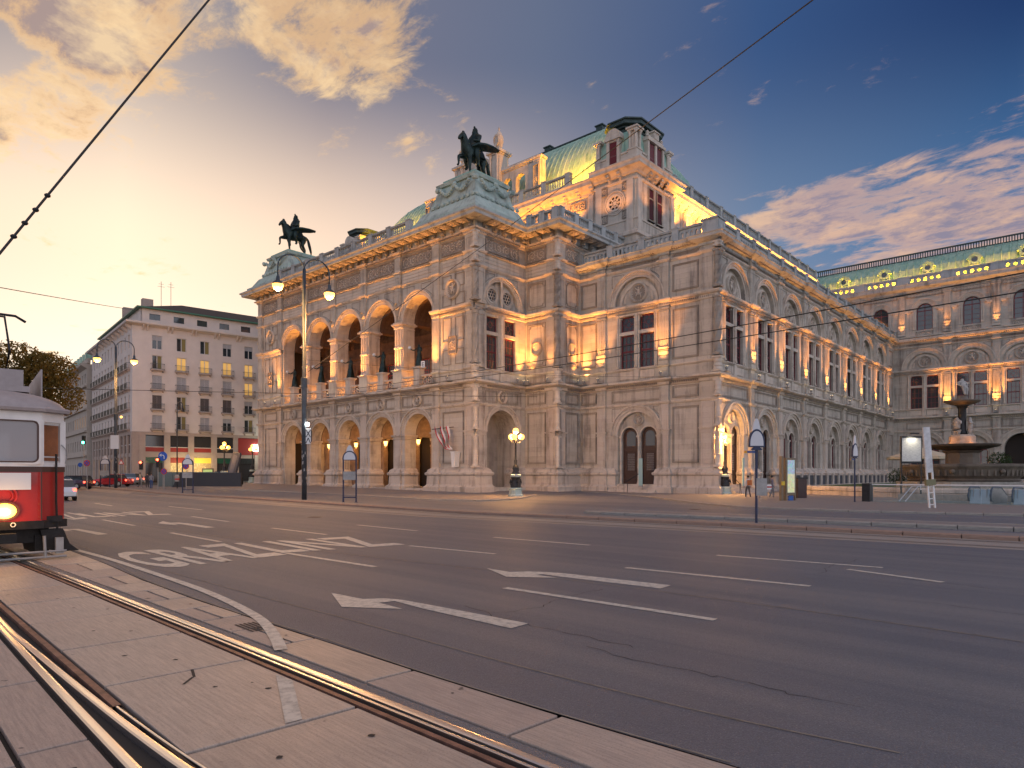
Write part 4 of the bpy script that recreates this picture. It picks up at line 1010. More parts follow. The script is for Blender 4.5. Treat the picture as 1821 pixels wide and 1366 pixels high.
for zz in (47.8, 48.55): rg.box(x0 - .12, x0 + .12, y0, y1, zz, zz + .16)
yy = y0
while yy < y1: rg.box(x0 - .05, x0 + .05, yy, yy + .2, 47.5, 48.6); yy += .42
for yy in (y0, y0 + 9, y0 + 18, y1): rg.box(x0 - .35, x0 + .35, yy - .5, yy + .5, 47.2, 49.0); rg.box(x0 - .5, x0 + .5, yy - .65, yy + .65, 49.0, 49.15)
obj('roof_railing', rg, M_DARKCOPPER, OPERA)
lr = MB()
pr = [(-5.2, 35.2), (-5.0, 36.5), (-4.4, 37.5), (-3.2, 38.2), (-1.5, 38.5)]
for i in range(4): (a, b), (c, d) = pr[i], pr[i + 1]; lr.quad((25.5, a, b), (77, a, b), (77, c, d), (25.5, c, d))
lr.quad((25.5, -1.5, 38.5), (77, -1.5, 38.5), (77, 40, 38.6), (25.5, 40, 38.6)); obj('long_roof', lr, M_COPPER, OPERA)
# corner pavilions
def pavilion(y0, main=True):
    cx, cy, hx, hy = XS + 4.05, y0 + 2.75, 4.05, 2.75
    P = empty('corner_pavilion', (0, 0, 0), 0, parent=OPERA)
    w = MB(); w.box(XS, XS + 2 * hx, y0, y0 + 2 * hy, 22, 35.1); obj('wall', w, M_STONE, P)
    path = [(XS, y0 + 5.5), (XS, y0), (XS + 8.1, y0), (XS + 8.1, y0 + 5.5)]
    for pr_ in ([(0, 27.6), (.3, 27.7), (.3, 28.0), (.1, 28.2), (0, 28.2)], [(0, 29.3), (.1, 29.35), (.1, 29.5), (0, 29.55)], [(0, 33.6), (.12, 33.65), (.18, 33.85), (0, 33.9)],
                [(0, 34.2), (.2, 34.3), (.3, 34.5), (.7, 34.75), (1.0, 34.8), (1.02, 35.1), (1.15, 35.3), (1.15, 35.4), (0, 35.55)]):
        obj('moulding', MB().sweep(pr_, path), M_TRIM, P)
    w = MB()
    w.box(XS + .15, XS + 7.95, y0 + .15, y0 + 5.35, 35.4, 36.9); w.box(XS + .05, XS + 8.05, y0 + .05, y0 + 5.45, 36.75, 36.95); obj('attic', w, M_TRIM, P)
    m_ = MB()
    RR = []
    for i in range(9):
        t = i / 8; a = .9 * (1 - math.cos(t * PI / 2)) + .35; zz = 36.9 + 2.8 * math.sin(t * PI / 2)
        RR.append([(XS + a, y0 + a, zz), (XS + a, y0 + 5.5 - a, zz), (XS + 8.1 - a, y0 + 5.5 - a, zz), (XS + 8.1 - a, y0 + a, zz)])
    for i in range(8):
        for j in range(4): k = (j + 1) % 4; m_.quad(RR[i][j], RR[i][k], RR[i + 1][k], RR[i + 1][j])
    obj('mansard', m_, M_COPPER, P)
    m_ = MB()
    def octo(e, z0, z1, c=1.3): X0, X1, Y0, Y1 = XS + .9 - e, XS + 7.2 + e, y0 + .9 - e, y0 + 4.6 + e; m_.slab([(X0 + c, Y0), (X1 - c, Y0), (X1, Y0 + c), (X1, Y1 - c), (X1 - c, Y1), (X0 + c, Y1), (X0, Y1 - c), (X0, Y0 + c)], z0, z1)
    octo(-.2, 39.6, 40.1); octo(.1, 40.1, 40.25); octo(.45, 40.35, 40.75); octo(.6, 40.75, 40.9); octo(.4, 40.9, 41.0)
    obj('roof_cap', m_, M_DARKCOPPER, P)
    # chimneys with paired colonnettes on the corners
    def chim(mm):
        mm.box(-.55, .55, -.55, .55, 0, 1.5); mm.box(-.62, .62, -.62, .62, 1.4, 1.55); mm.box(-.3, .3, -.3, .3, 1.5, 3.6)
        for a, b in ((-.38, -.38), (.38, -.38), (-.38, .38)): mm.lathe([(.2, 1.55), (.15, 1.7), (.14, 3.1), (.2, 3.3), (.26, 3.45)], (a, b), 8)
        mm.box(-.6, .6, -.6, .6, 3.45, 3.65); mm.box(-.72, .72, -.72, .72, 3.65, 3.85)
    part('chimney', 'chim', chim, M_TRIM, None, XS + .55, 35.5, y0 + .55, parent=P)
    def chim2(mm): mm.box(-.4, .4, -.4, .4, 0, 1.6); mm.box(-.28, .28, -.28, .28, 1.6, 3.3); mm.box(-.4, .4, -.4, .4, 3.2, 3.35); mm.box(-.52, .52, -.52, .52, 3.35, 3.6); mm.lathe([(.17, 1.6), (.12, 1.8), (.12, 2.9), (.2, 3.2)], (-.4, -.2), 8)
    for a, b in ((.5, 5.1), (7.6, .5)): part('chimney', 'chim2', chim2, M_TRIM, None, XS + a, 35.5, y0 + b, parent=P)
    # dormers
    def dorm1(mm):
        mm.box(-.85, -.5, -.25, 1.2, 0, 3.1); mm.box(.5, .85, -.25, 1.2, 0, 3.1); mm.box(-.5, .5, -.2, 1.2, 2.9, 3.1); mm.box(-.5, .5, .05, 1.2, 0, 2.9)
        mm.box(-1.05, 1.05, -.4, 1.2, 3.1, 3.35); mm.prism([(.95 * math.cos(PI * i / 12), 3.35 + .95 * math.sin(PI * i / 12)) for i in range(13)], -.35, 1.1)
    def dorm2(mm):
        for q in (-1.6, 0, 1.6): mm.box(q - .18, q + .18, -.25, 1.2, 0, 3.0)
        mm.box(-1.5, 1.5, .05, 1.2, 0, 2.9); mm.box(-1.9, 1.9, -.4, 1.2, 3.0, 3.3); mm.box(-1.6, 1.6, -.25, 1.1, 3.3, 3.6); mm.box(-.5, .5, -.3, .8, 3.6, 4.3); mm.box(-.65, .65, -.4, .8, 4.3, 4.45)
        for q in (-1.5, 1.5): mm.lathe([(.2, 3.6), (.12, 3.8), (.22, 4.0), (.02, 4.25)], (q, 0), 8)
    fx = Face(XS + .15, y0 + 2.95, 0); fy = Face(XS + 4.0, y0 + .15, 1)
    d1 = part('dormer', 'dorm1', dorm1, M_TRIM, fx, 0, 35.5, parent=P); part('shutter', ('shd', 1), lambda mm: [mm.box(-.48, .48, -.12, .0, .25 + .11 * i, .33 + .11 * i) for i in range(24)] and mm.box(-.5, .5, -.03, .04, .2, 2.9), M_REDFRAME, None, parent=d1)
    d2 = part('dormer', 'dorm2', dorm2, M_TRIM, fy, 0, 35.5, parent=P)
    for q in (-.8, .8): part('shutter', 'shd2', lambda mm: [mm.box(-.58, .58, -.12, .0, .25 + .11 * i, .33 + .11 * i) for i in range(24)] and mm.box(-.6, .6, -.03, .04, .2, 2.9), M_REDFRAME, None, q, parent=d2)
    for a, b in ((.35, 1.1), (4.4, 5.15)): part('pilaster', 'pvp', lambda mm: mm.box(-.4, .4, -.18, .02, 0, 5.9), M_TRIM, Face(XS, y0, 0), -(a + .4), 27.9, parent=P)
    for a in (.5, 7.6): part('pilaster', 'pvp', lambda mm: None, M_TRIM, Face(XS, y0, 1), a, 27.9, parent=P)
    if not main: return
    for q in (-1.9, 1.9):
        pass
    fr_ = Face(XS, y0, 0); c = -2.7
    def rose(mm):
        mm.ring(0, 0, .75, .95, -.16, .02, 0, 2 * PI, 26); mm.ring(0, 0, 1.0, 1.12, -.1, .02, 0, 2 * PI, 26); mm.ring(0, 0, 1.2, 1.32, -.13, .02, 0, 2 * PI, 26)
        for i in range(8):
            a = PI / 4 * i; mm.tube([(.2 * math.cos(a), -.05, .2 * math.sin(a)), (.72 * math.cos(a), -.05, .72 * math.sin(a))], .06, 5)
            b = a + PI / 8; mm.ring(.6 * math.cos(b), .6 * math.sin(b), .17, .24, -.09, 0, 0, 2 * PI, 8)
        mm.disc(0, 0, .2, -.1, 0, 12)
    part('rose_window', 'rose2', rose, M_TRIM, fr_, c, 31.6, parent=P); part('rose_window_glass', 'rose2g', lambda mm: mm.disc(0, 0, .76, -.02, -.01, 24), M_DARK, fr_, c, 31.6, parent=P)
    for sx in (-1, 1):
        for sz in (-1, 1):
            o = relief_panel(fr_, c + sx * 1.4 - .38, c + sx * 1.4 + .38, 31.6 + sz * 1.5 - .38, 31.6 + sz * 1.5 + .38, -.02, m=M_TRIM, name='corner_relief'); o.parent = P
    for x in (2.9, 4.7):
        o = MB(); o.box(x - .5, x + .5, -.03, .04, 29.9, 33.2)
        for i in range(28): o.box(x - .45, x + .45, -.1, 0, 30.0 + .11 * i, 30.08 + .11 * i)
        obj('shutter', o, M_REDFRAME, P, FQ.pt(0)); o = MB()
        o.box(x - .62, x - .5, -.15, .02, 29.8, 33.35).box(x + .5, x + .62, -.15, .02, 29.8, 33.35).box(x - .5, x + .5, -.15, .02, 33.2, 33.35).box(x - .5, x + .5, -.13, .02, 32.1, 32.25).box(x - .7, x + .7, -.25, .02, 29.65, 29.8)
        obj('window_surround', o, M_TRIM, P, FQ.pt(0))
    for x in (1.9, 3.1, 4.3, 5.5): part('cornice_bracket', 'sbr', sbr, M_TRIM, FQ, x, 33.95, parent=P)
    for x in (-1.9, -3.3): part('cornice_bracket', 'sbr', sbr, M_TRIM, fr_, x, 33.95, parent=P)
CACHE['pvp'] = MB().box(-.4, .4, -.18, .02, 0, 5.9).mesh('pilaster'); CACHE['pvp'].materials.append(M_TRIM)
pavilion(YS); pavilion(42.8)
# arched screen wall in front of the dome, with its raised centre
SCX = 20.6; FZ = Face(SCX, -.9, 0)
def screen(mm):
    ops = []
    for s in (-10.9 - 2.3, -10.9 - 4.6): ops.append((s, .82, 37.3, 40.1, 'arch'))
    for s in (-30.4 + 2.3, -30.4 + 4.6): ops.append((s, .82, 37.3, 40.1, 'arch'))
    mm.wall(-31.7, -9.6, 34.5, 42.0, ops, .7); mm.wall(-31.7, -9.6, 34.5, 42.0, ops, .01, .7)
    mm.box(-31.7, -9.6, -.15, .85, 41.8, 42.0); mm.box(-31.8, -9.5, -.3, 1.0, 42.0, 42.25); mm.box(-9.62, -9.6, 0, .7, 34.5, 42)
    mm.box(-31.7, -9.6, -.12, .82, 36.7, 37.0)
part('screen_wall', 'screen', screen, M_TRIM, FZ)
for s in (-10.3, -31.0):
    pilaster(FZ, s - .6, s + .6, 35.2, 41.9, m=M_TRIM, name='screen_pier'); relief_panel(FZ, s - .38, s + .38, 37.4, 41.0, -.27, m=M_TRIM, name='relief_strip')
for s in (-17.3, -24.0):
    def cp(mm):
        mm.box(-.9, .9, -.6, 1.2, 34.5, 44.4); mm.box(-1.05, 1.05, -.75, 1.35, 37.0, 37.3); mm.box(-1.05, 1.05, -.75, 1.35, 44.4, 44.6); mm.box(-1.25, 1.25, -.95, 1.55, 44.6, 44.9)
        for q in (-.6, .6): mm.lathe([(.22, 37.4), (.16, 37.7), (.15, 43.6), (.24, 44.3)], (q, -.7), 8)
        mm.lathe([(.55, 44.9), (.6, 45.2), (.35, 45.4), (.5, 45.9), (.62, 46.5), (.58, 47.1), (.35, 47.6), (.1, 48.0), (.14, 48.2), (.02, 48.5)], (0, .3), 10); mm.ring(0, 46.5, .35, .5, -.35, -.1, 0, 2 * PI, 12, 1.6)
    part('crowned_pier', 'cpr', cp, M_TRIM, FZ, s)
ct = MB(); ct.box(-23.2, -18.1, -.3, 1.0, 34.5, 43.6); ct.box(-23.2, -18.1, -.5, 1.2, 43.6, 44.0); ct.prism([(-23.2, 44.0), (-18.1, 44.0), (-20.65, 45.6)], -.3, 1.0); ct.ring(-20.65, 39.0, 1.2, 1.5, -.5, -.2, 0, PI, 20)
obj('screen_centre', ct, M_TRIM, OPERA, FZ.pt(0), FZ.rot); medallion(FZ, -20.65, 41.6, 1.0, -.3, 1)
# plinths that carry the bronze riders
for y0, sgn in ((0, 1), (YG, -1)):
    P = empty('rider_plinth', (0, 0, 0), 0, parent=OPERA)
    def blk(name, a, b, m_=M_VERD):   # a,b = (x0,x1,y0,y1,z)
        mb = MB(); k = 0
        for x0_, x1_, ya, yb, zz in (a, b):
            Y0, Y1 = y0 + sgn * ya, y0 + sgn * yb; mb.v += [(x0_, Y0, zz), (x1_, Y0, zz), (x1_, Y1, zz), (x0_, Y1, zz)]
        mb.f += [(0, 3, 2, 1), (4, 5, 6, 7), (0, 1, 5, 4), (1, 2, 6, 5), (2, 3, 7, 6), (3, 0, 4, 7)]; return obj(name, mb, m_, P)
    blk('lower_step', (-1.2, 6.3, -1.2, 8.3, 26.42), (-1.2, 6.3, -1.2, 8.3, 27.0)); blk('lower_step', (-.9, 6.2, -.9, 8.0, 27.0), (-.1, 6.1, -.1, 7.5, 28.3))
    blk('garland_block', (.2, 6.0, .2, 7.0, 28.3), (.9, 5.4, .9, 6.0, 30.8)); blk('top_slab', (.7, 5.6, .7, 6.2, 30.8), (.6, 5.7, .6, 6.3, 31.1)); blk('top_slab', (1.0, 5.3, 1.1, 5.6, 31.1), (1.0, 5.3, 1.1, 5.6, 31.5), M_COPPER)
    gl = MB()
    def swag(p, q, out, n=9):
        for i in range(n):
            t = (i + .5) / n; c = Vector(p).lerp(Vector(q), t); c.z -= .75 * math.sin(PI * t); c += Vector(out) * .12
            gl.ball(c, (.2, .2, .2), 6, 4)
    for u in range(2):
        a, b = 1.1 + 2.2 * u, 3.3 + 2.0 * u
        swag((.45, y0 + sgn * a, 30.4), (.45, y0 + sgn * b, 30.4), (-1, 0, 0)); swag((a, y0 + sgn * .45, 30.4), (b, y0 + sgn * .45, 30.4), (0, -sgn, 0))
    for q in (.5, 3.2, 5.7):
        for p in ((.35, y0 + sgn * q), (q, y0 + sgn * .35)):
            gl.ball((p[0], p[1], 30.4), .28, 6, 4)
    for t in range(9):
        u = .5 + .72 * t; gl.ball((.2, y0 + sgn * u, 28.75), (.12, .3, .22), 6, 4); gl.ball((u, y0 + sgn * .2, 28.75), (.3, .12, .22), 6, 4)
    obj('carved_garland', gl, M_VERD, P, kind='stuff')
# ---- back wing: top storey, parapet and roof
for c in TW:
    window(FT, c, 24.3, .3, 2.15, 4.05, 4, 2, kind='arch')
    archivolt(FT, c, 27.3, 1.25, 1.85, bead=False)
    part('curtain', 'cw', lambda mm: mm.box(-.9, .9, .5, .52, .1, 3.2), M_CURTAIN, FT, c, 24.3, 0)
    for sx in (-1, 1):
        pilaster(FT, c + sx * 1.35 - .2, c + sx * 1.35 + .2, 24.4, 27.2, m=M_TRIM, out=.15)
    pilaster(FT, c + 2.6, c + 3.5, 23.6, 30.2, m=M_STONE, cap=29.4, blocks=True); relief_panel(FT, c - 1.1, c + 1.1, 23.45, 24.0, m=M_TRIM, name='sill_relief'); relief_panel(FT, c - 2.3, c + 2.3, 29.55, 30.0, m=M_TRIM, name='frieze_panel')
    part('string_course', 'ftst', lambda mm: (mm.box(-2.6, -1.85, -.15, .02, 0, .35), mm.box(1.85, 2.6, -.15, .02, 0, .35)), M_TRIM, FT, c, 27.1)
TPATH = pts(FT, [(-19, 0), (24, 0)])
band('top_cornice', [(0, 30.2), (.2, 30.3), (.25, 30.55), (.6, 30.75), (.95, 30.9), (1.0, 31.3), (1.1, 31.5), (.3, 31.6), (-.4, 31.6), (-.4, 30.2)], TPATH, M_GREYSTONE)
band('string_course', [(0, 23.2), (.3, 23.25), (.35, 23.45), (0, 23.5)], TPATH, M_TRIM)
pw = MB(); y_ = .35
def holed(mb, x0, x1, z0, z1, r, y, t=.3, n=16):
    cx_, cz_ = (x0 + x1) / 2, (z0 + z1) / 2; hw, hh = (x1 - x0) / 2, (z1 - z0) / 2
    for i in range(n):
        q = []
        for a in (2 * PI * i / n, 2 * PI * (i + 1) / n):
            c_, s_ = math.cos(a), math.sin(a); k_ = min(hw / max(abs(c_), 1e-6), hh / max(abs(s_), 1e-6)); q.append(((cx_ + r * c_, cz_ + r * s_), (cx_ + k_ * c_, cz_ + k_ * s_)))
        (i0, o0), (i1, o1) = q
        for yy_ in (y, y + t): mb.quad((i0[0], yy_, i0[1]), (o0[0], yy_, o0[1]), (o1[0], yy_, o1[1]), (i1[0], yy_, i1[1]))
        mb.quad((i0[0], y, i0[1]), (i1[0], y, i1[1]), (i1[0], y + t, i1[1]), (i0[0], y + t, i0[1]))
pw.box(-19, 24, y_ - .15, y_ + .4, 31.55, 31.8); pw.box(-19, 24, y_ - .12, y_ + .42, 32.75, 33.0)
for c in TW:
    pw.box(c + 2.2, c + 3.9, y_ - .1, y_ + .35, 31.8, 33.05)
    for i in range(5): holed(pw, c - 2.2 + .88 * i, c - 2.2 + .88 * (i + 1), 31.8, 32.75, .27, y_)
obj('roof_parapet', pw, M_GREYSTONE, OPERA, FT.pt(0), FT.rot)
rf = MB(); prf = [(1.6, 31.6), (1.7, 33.0), (2.2, 34.6), (3.1, 35.9), (4.3, 36.6)]
for i in range(4): (a, b), (c, d) = prf[i], prf[i + 1]; rf.quad((-19, a, b), (24, a, b), (24, c, d), (-19, c, d))
rf.quad((-19, 4.3, 36.6), (24, 4.3, 36.6), (24, 12, 36.7), (-19, 12, 36.7)); RF = obj('mansard_roof', rf, M_COPPER, OPERA, FT.pt(0), FT.rot)
sm = MB(); q = -18.6
while q < 24: sm.tube([(q, a - .03, b + .02) for a, b in prf], .08, 4); q += .95
obj('roof_seam', sm, M_COPPER, RF, kind='stuff')
rl = MB(); q = -19
while q < 24: rl.box(q, q + .14, 4.3, 4.42, 36.6, 37.5); q += .34
rl.box(-19, 24, 4.25, 4.5, 37.5, 37.7); rl.box(-19, 24, 4.25, 4.5, 36.6, 36.75); obj('roof_railing', rl, M_DARKCOPPER, OPERA, FT.pt(0), FT.rot)
def rdorm(mm):
    mm.box(-.75, .75, 1.2, 2.6, 33.1, 33.4); mm.ring(0, 34.2, .42, .75, 1.2, 2.8, 0, 2 * PI, 18); mm.prism([(-1.0, 34.3), (-.75, 34.9), (0, 35.25), (.75, 34.9), (1.0, 34.3), (.7, 34.3), (.6, 34.7), (0, 34.98), (-.6, 34.7), (-.7, 34.3)], 1.1, 2.9); mm.box(-.7, -.5, 1.25, 2.5, 33.4, 34.2).box(.5, .7, 1.25, 2.5, 33.4, 34.2)
for c in TW:
    o = part('dormer', 'rdorm', rdorm, M_COPPER, FT, c + .2, 0); part('dormer_glass', 'rdg', lambda mm: mm.disc(0, 34.2, .43, 1.35, 1.38, 16), M_GLASSD, None, parent=o)
# ---- light on the roofs
def lamp_up(p, e, col, spot=150, aim=(0, 0, 1), size=.15):
    l = light('floodlight_lamp', 'SPOT', p, e, col, OPERA, spot_size=R(spot), spot_blend=1, shadow_soft_size=size); l.rotation_euler = Vector(aim).to_track_quat('-Z', 'Y').to_euler(); l['kind'] = 'helper'
YEL = (1, .38, .02)
for i in range(14): lamp_up((27 + 3.6 * i, -7.5, 31.4 if i else 31.0), 3000, (1, .36, .05), 120, (0, .12, 1))
for x in (19, 22.5): lamp_up((x, -8.4, 30.6), 250, ORANGE, 120, (0, .25, 1))
for i in range(6): lamp_up((16.6, 1.2 + 2.4 * i, 30.8), 700, (1, .33, .04), 130, (.15, 0, 1))
for y in (-5.5, -3.2): lamp_up((16.0, y, 30.0), 300, ORANGE, 110, (.2, 0, 1))
for yy_ in (.8, 2.8, 4.8, 34, 36, 38, 40, 42): lamp_up((18.6, yy_, 35.5), 4200, YEL, 160, (.6, 0, 1), .3)
for i in range(20): lamp_up(FT.pt(-17 + 2.1 * i, .85, 31.65), 1500, YEL, 160, (.35, 0, 1), .3)
for y in (11, 13.5, 16, 24, 27, 29.5): lamp_up((21.75, y, 36.2), 700, YEL, 150, (.3, 0, 1))
for c in TW: lamp_up(FT.pt(c + 3.05, -.75, 23.7), 900, ORANGE, 60, (-.0, 0, 1), .1)
# ================================================================== bronze riders
def horse_mesh(near=1):
    V = [(-1.1, 0, 2.55), (-.2, 0, 2.45), (.8, 0, 2.6), (1.2, 0, 3.05), (1.42, 0, 3.42), (1.55, 0, 3.78), (1.92, 0, 3.52), (2.15, 0, 3.16)]
    Rr = [.52, .54, .56, .44, .34, .25, .19, .12]; Ed = [(i, i + 1) for i in range(7)]
    def chain(root, ps, rs):
        k = len(V); V.extend(ps); Rr.extend(rs); Ed.append((root, k)); Ed.extend([(k + i, k + i + 1) for i in range(len(ps) - 1)])
    chain(0, [(-1.62, 0, 2.75), (-2.0, 0, 2.45), (-2.2, 0, 1.8), (-2.4, 0, 1.2), (-2.45, 0, .8)], [.16, .17, .19, .15, .06])
    chain(0, [(-1.1, .3, 2.0), (-.85, .33, 1.55), (-1.3, .33, 1.0), (-1.15, .33, .35), (-1.0, .33, .08)], [.33, .22, .13, .09, .13])
    chain(0, [(-1.25, -.3, 2.0), (-1.2, -.33, 1.5), (-1.75, -.33, .98), (-1.75, -.33, .35), (-1.6, -.33, .08)], [.33, .22, .13, .09, .13])
    chain(2, [(.9, .28, 2.05), (.95, .28, 1.2), (.85, .28, .4), (.92, .28, .08)], [.28, .15, .09, .13])
    chain(2, [(1.1, -.28, 2.1), (1.85, -.28, 1.9), (1.8, -.28, 1.2), (2.0, -.28, 1.0)], [.28, .15, .09, .12])
    chain(5, [(1.52, .1, 4.04)], [.05]); chain(5, [(1.52, -.1, 4.04)], [.05])
    return skin('horse_body', V, Ed, Rr, 1, 1)
HM = horse_mesh(); HM.materials.append(M_BRONZE)
V = [(-.15, 0, 2.95), (-.12, 0, 3.45), (-.05, 0, 3.95), (0, 0, 4.2), (.03, 0, 4.5)]; Rr = [.34, .30, .33, .14, .21]; Ed = [(0, 1), (1, 2), (2, 3), (3, 4)]
for sy in (-1, 1):
    k = len(V); V += [(.25, sy * .5, 2.9), (.45, sy * .62, 2.3), (.2, sy * .6, 1.75), (.4, sy * .62, 1.62)]; Rr += [.24, .17, .11, .09]; Ed += [(0, k), (k, k + 1), (k + 1, k + 2), (k + 2, k + 3)]
    k = len(V); V += [(-.03, sy * .4, 3.95), (.15, sy * .62, 3.5), (.6, sy * (.35 if sy > 0 else .6), 3.45 + (.3 if sy < 0 else 0))]; Rr += [.17, .12, .08]; Ed += [(2, k), (k, k + 1), (k + 1, k + 2)]
V = [(a * 1.15 - .1, b * 1.1, 2.9 + (c - 2.9) * 1.22) for a, b, c in V]; Rr = [r_ * 1.4 for r_ in Rr]; RM = skin('rider', V, Ed, Rr, 0, 1); RM.materials.append(M_BRONZE)
dr = MB(); nn_ = 20
for j in range(6):
    zz = 3.6 - .26 * j
    for i in range(nn_):
        a = 2 * PI * i / nn_; r_ = (.3 + .085 * j) * (1 + .12 * math.sin(a * 5 + j)); dr.v.append((-.35 + r_ * math.cos(a) * (1.0 + .1 * j), r_ * math.sin(a) * 1.05, zz + .1 * math.sin(3 * a)))
for j in range(5):
    for i in range(nn_): i2 = (i + 1) % nn_; dr.f.append((j * nn_ + i, j * nn_ + i2, (j + 1) * nn_ + i2, (j + 1) * nn_ + i))
mane = MB(); [mane.ball((1.3 + .08 * i - .12, .0, 3.2 + .2 * i), (.2, .12, .17), 6, 4) for i in range(5)]
hair = MB(); hair.ball((-.2, 0, 4.85), (.25, .25, .27), 8, 6); hair.ball((-.35, 0, 4.5), (.22, .3, .32), 8, 6); hair.ball((-.1, 0, 5.12), (.12, .1, .12), 6, 5)
def wing_mb(sy):
    m_ = MB(); k = 0; P = [(.8, .45, 3.0, .08), (.5, .95, 3.2, .09), (-.2, 1.3, 3.3, .07), (-1.1, 1.45, 3.38, .05), (-2.1, 1.35, 3.45, .03)]; Q = [(.1, .45, 2.75, .08), (-.35, .7, 2.9, .07), (-.9, .85, 3.02, .06), (-1.6, .95, 3.16, .04), (-2.25, 1.15, 3.38, .02)]
    for p, q in zip(P, Q):
        m_.v += [(p[0], sy * p[1], p[2] + p[3]), (p[0], sy * p[1], p[2] - p[3]), (q[0], sy * q[1], q[2] - q[3]), (q[0], sy * q[1], q[2] + q[3])]
    for i in range(4):
        for j in range(4): j2 = (j + 1) % 4; m_.f.append((4 * i + j, 4 * i + j2, 4 * i + 4 + j2, 4 * i + 4 + j))
    m_.f += [(0, 3, 2, 1), (16, 17, 18, 19)]
    for i in range(9):
        t = i / 8; m_.tube([(.5 - 1.9 * t, sy * (.8 + .5 * t), 3.12 + .2 * t), (-.25 - 1.9 * t, sy * (.6 + .5 * t), 2.92 + .38 * t)], .05, 4)
    return m_
WMS = [wing_mb(s_).mesh('wing') for s_ in (1, -1)]
for wme in WMS: wme.materials.append(M_BRONZE)
DRM, MNM, HRM = dr.mesh('robe', True), mane.mesh('mane', True), hair.mesh('hair', True)
def rider(x, y, label, sc, rz):
    r = empty('equestrian_statue', LW(x, y, 31.45), PHI + rz, label, 'statue', 'bronze riders on the corners of the loggia')
    r.scale = (sc, sc, sc)
    for nme, me in (('horse', HM), ('rider', RM), ('wing', WMS[0]), ('wing', WMS[1]), ('robe', DRM), ('mane', MNM), ('rider_hair', HRM)): obj(nme, me, M_BRONZE, r)
rider(3.2, 3.4, 'green bronze winged horse and rider above the near corner of the loggia', 1.12, PI + .12); rider(3.2, YG - 3.4, 'green bronze winged horse and rider above the far left corner of the loggia', 1.12, PI + .1)
# ---- bronze figures between the loggia arches
def statue_mesh(v):
    a = (.2, -.15, .1, -.1, .25)[v]
    V = [(0, 0, 1.15), (.03, a * .3, 1.5), (0, a * .2, 1.9), (.02, a * .3, 2.12), (.02, a * .3, 2.36)]; Rr = [.24, .2, .24, .09, .14]; Ed = [(0, 1), (1, 2), (2, 3), (3, 4)]
    k = len(V); V += [(-.02, -.3, 1.95), (-.1, -.5, 1.6), (-.25, -.35, 1.35)]; Rr += [.11, .08, .06]; Ed += [(2, k), (k, k + 1), (k + 1, k + 2)]
    k = len(V); V += [(-.02, .3, 1.95), (-.25, .55, 1.75), (-.5, .8, 1.85)]; Rr += [.11, .08, .06]; Ed += [(2, k), (k, k + 1), (k + 1, k + 2)]
    k = len(V); V += [(.02, .12, .7), (.06, .14, .1)]; Rr += [.2, .12]; Ed += [(0, k), (k, k + 1)]
    k = len(V); V += [(-.05, -.12, .7), (-.1, -.16, .1)]; Rr += [.2, .12]; Ed += [(0, k), (k, k + 1)]
    return skin('bronze_body', V, Ed, Rr, 0, 1)
names = ['first', 'second', 'third', 'fourth', 'fifth']
for i, s in enumerate(arcs):
    r = empty('loggia_statue', LW(.18, -s, 12.93), PHI, 'dark bronze figure holding a globe in the %s loggia arch from the near corner' % names[i], 'statue', 'bronze figures in the loggia arches')
    me = statue_mesh(i); obj('figure', me, M_BRONZE, r)
    rb = MB(); n = 16
    for j in range(7):
        zz = 1.3 - .2 * j
        for q in range(n): a = 2 * PI * q / n; r_ = (.22 + .035 * j) * (1 + .13 * math.sin(a * 4 + j * .5 + i)); rb.v.append((r_ * math.cos(a), r_ * math.sin(a), zz))
    for j in range(6):
        for q in range(n): q2 = (q + 1) % n; rb.f.append((j * n + q, j * n + q2, (j + 1) * n + q2, (j + 1) * n + q))
    obj('robe', rb, M_BRONZE, r, smooth=True)
    obj('globe', MB().ball((-.55, .85, 2.0), .2, 12, 8), M_OFFGLOBE, r, smooth=True); obj('plinth', MB().box(-.3, .3, -.3, .3, -.02, .1), M_BRONZE, r)
# ---- red and white ribbon and the white box on the corner wall
rb = MB()
for q in range(3):
    w = .24; k = len(rb.v); n = 14
    for i in range(n + 1):
        t = i / n; xx = -1.9 + .85 * q + (2.1 - .75 * q) * t ** 1.3 + .08 * math.sin(t * 7) * (1 - t); zz = 6.5 - 2.3 * t ** .9 - .45 * math.sin(PI * t)
        rb.v += [(xx, -.75 - .1 * math.sin(t * 9 + q), zz), (xx + w * (1 - .5 * t), -.8 - .12 * math.sin(t * 9 + 1 + q), zz + .05)]
    for i in range(n): rb.f.append((k + 2 * i, k + 2 * i + 1, k + 2 * i + 3, k + 2 * i + 2))
FL_ = empty('flag', LW(0, 3.0), PHI, 'red and white flag drooping from a pole on the corner wall beside the arcade', 'flag')
obj('red_cloth', rb, mat('red_flag_cloth', (.62, .02, .045), .8), FL_, rot=-PI / 2); r2 = MB(); r2.v = [(x_ + .16, y_ - .03, z_ + .02) for x_, y_, z_ in rb.v]; r2.f = rb.f
obj('white_cloth', r2, mat('white_flag_cloth', (.7, .66, .66), .8), FL_, rot=-PI / 2)
obj('flag_pole', MB().tube([(-.25, -.3, 6.45), (-1.3, 1.7, 6.25)], .04, 6), M_CHAR, FL_, rot=0)
pb = MB(); pb.taper((-.45, -.75), (.3, .2, 2.55), (.38, .26, 3.95)); pb.taper((-.45, -.75), (.42, .3, 3.95), (.42, .3, 4.05)); obj('hanging_box', pb, M_WHITE, FL_, label='white tapered box under the cloth')
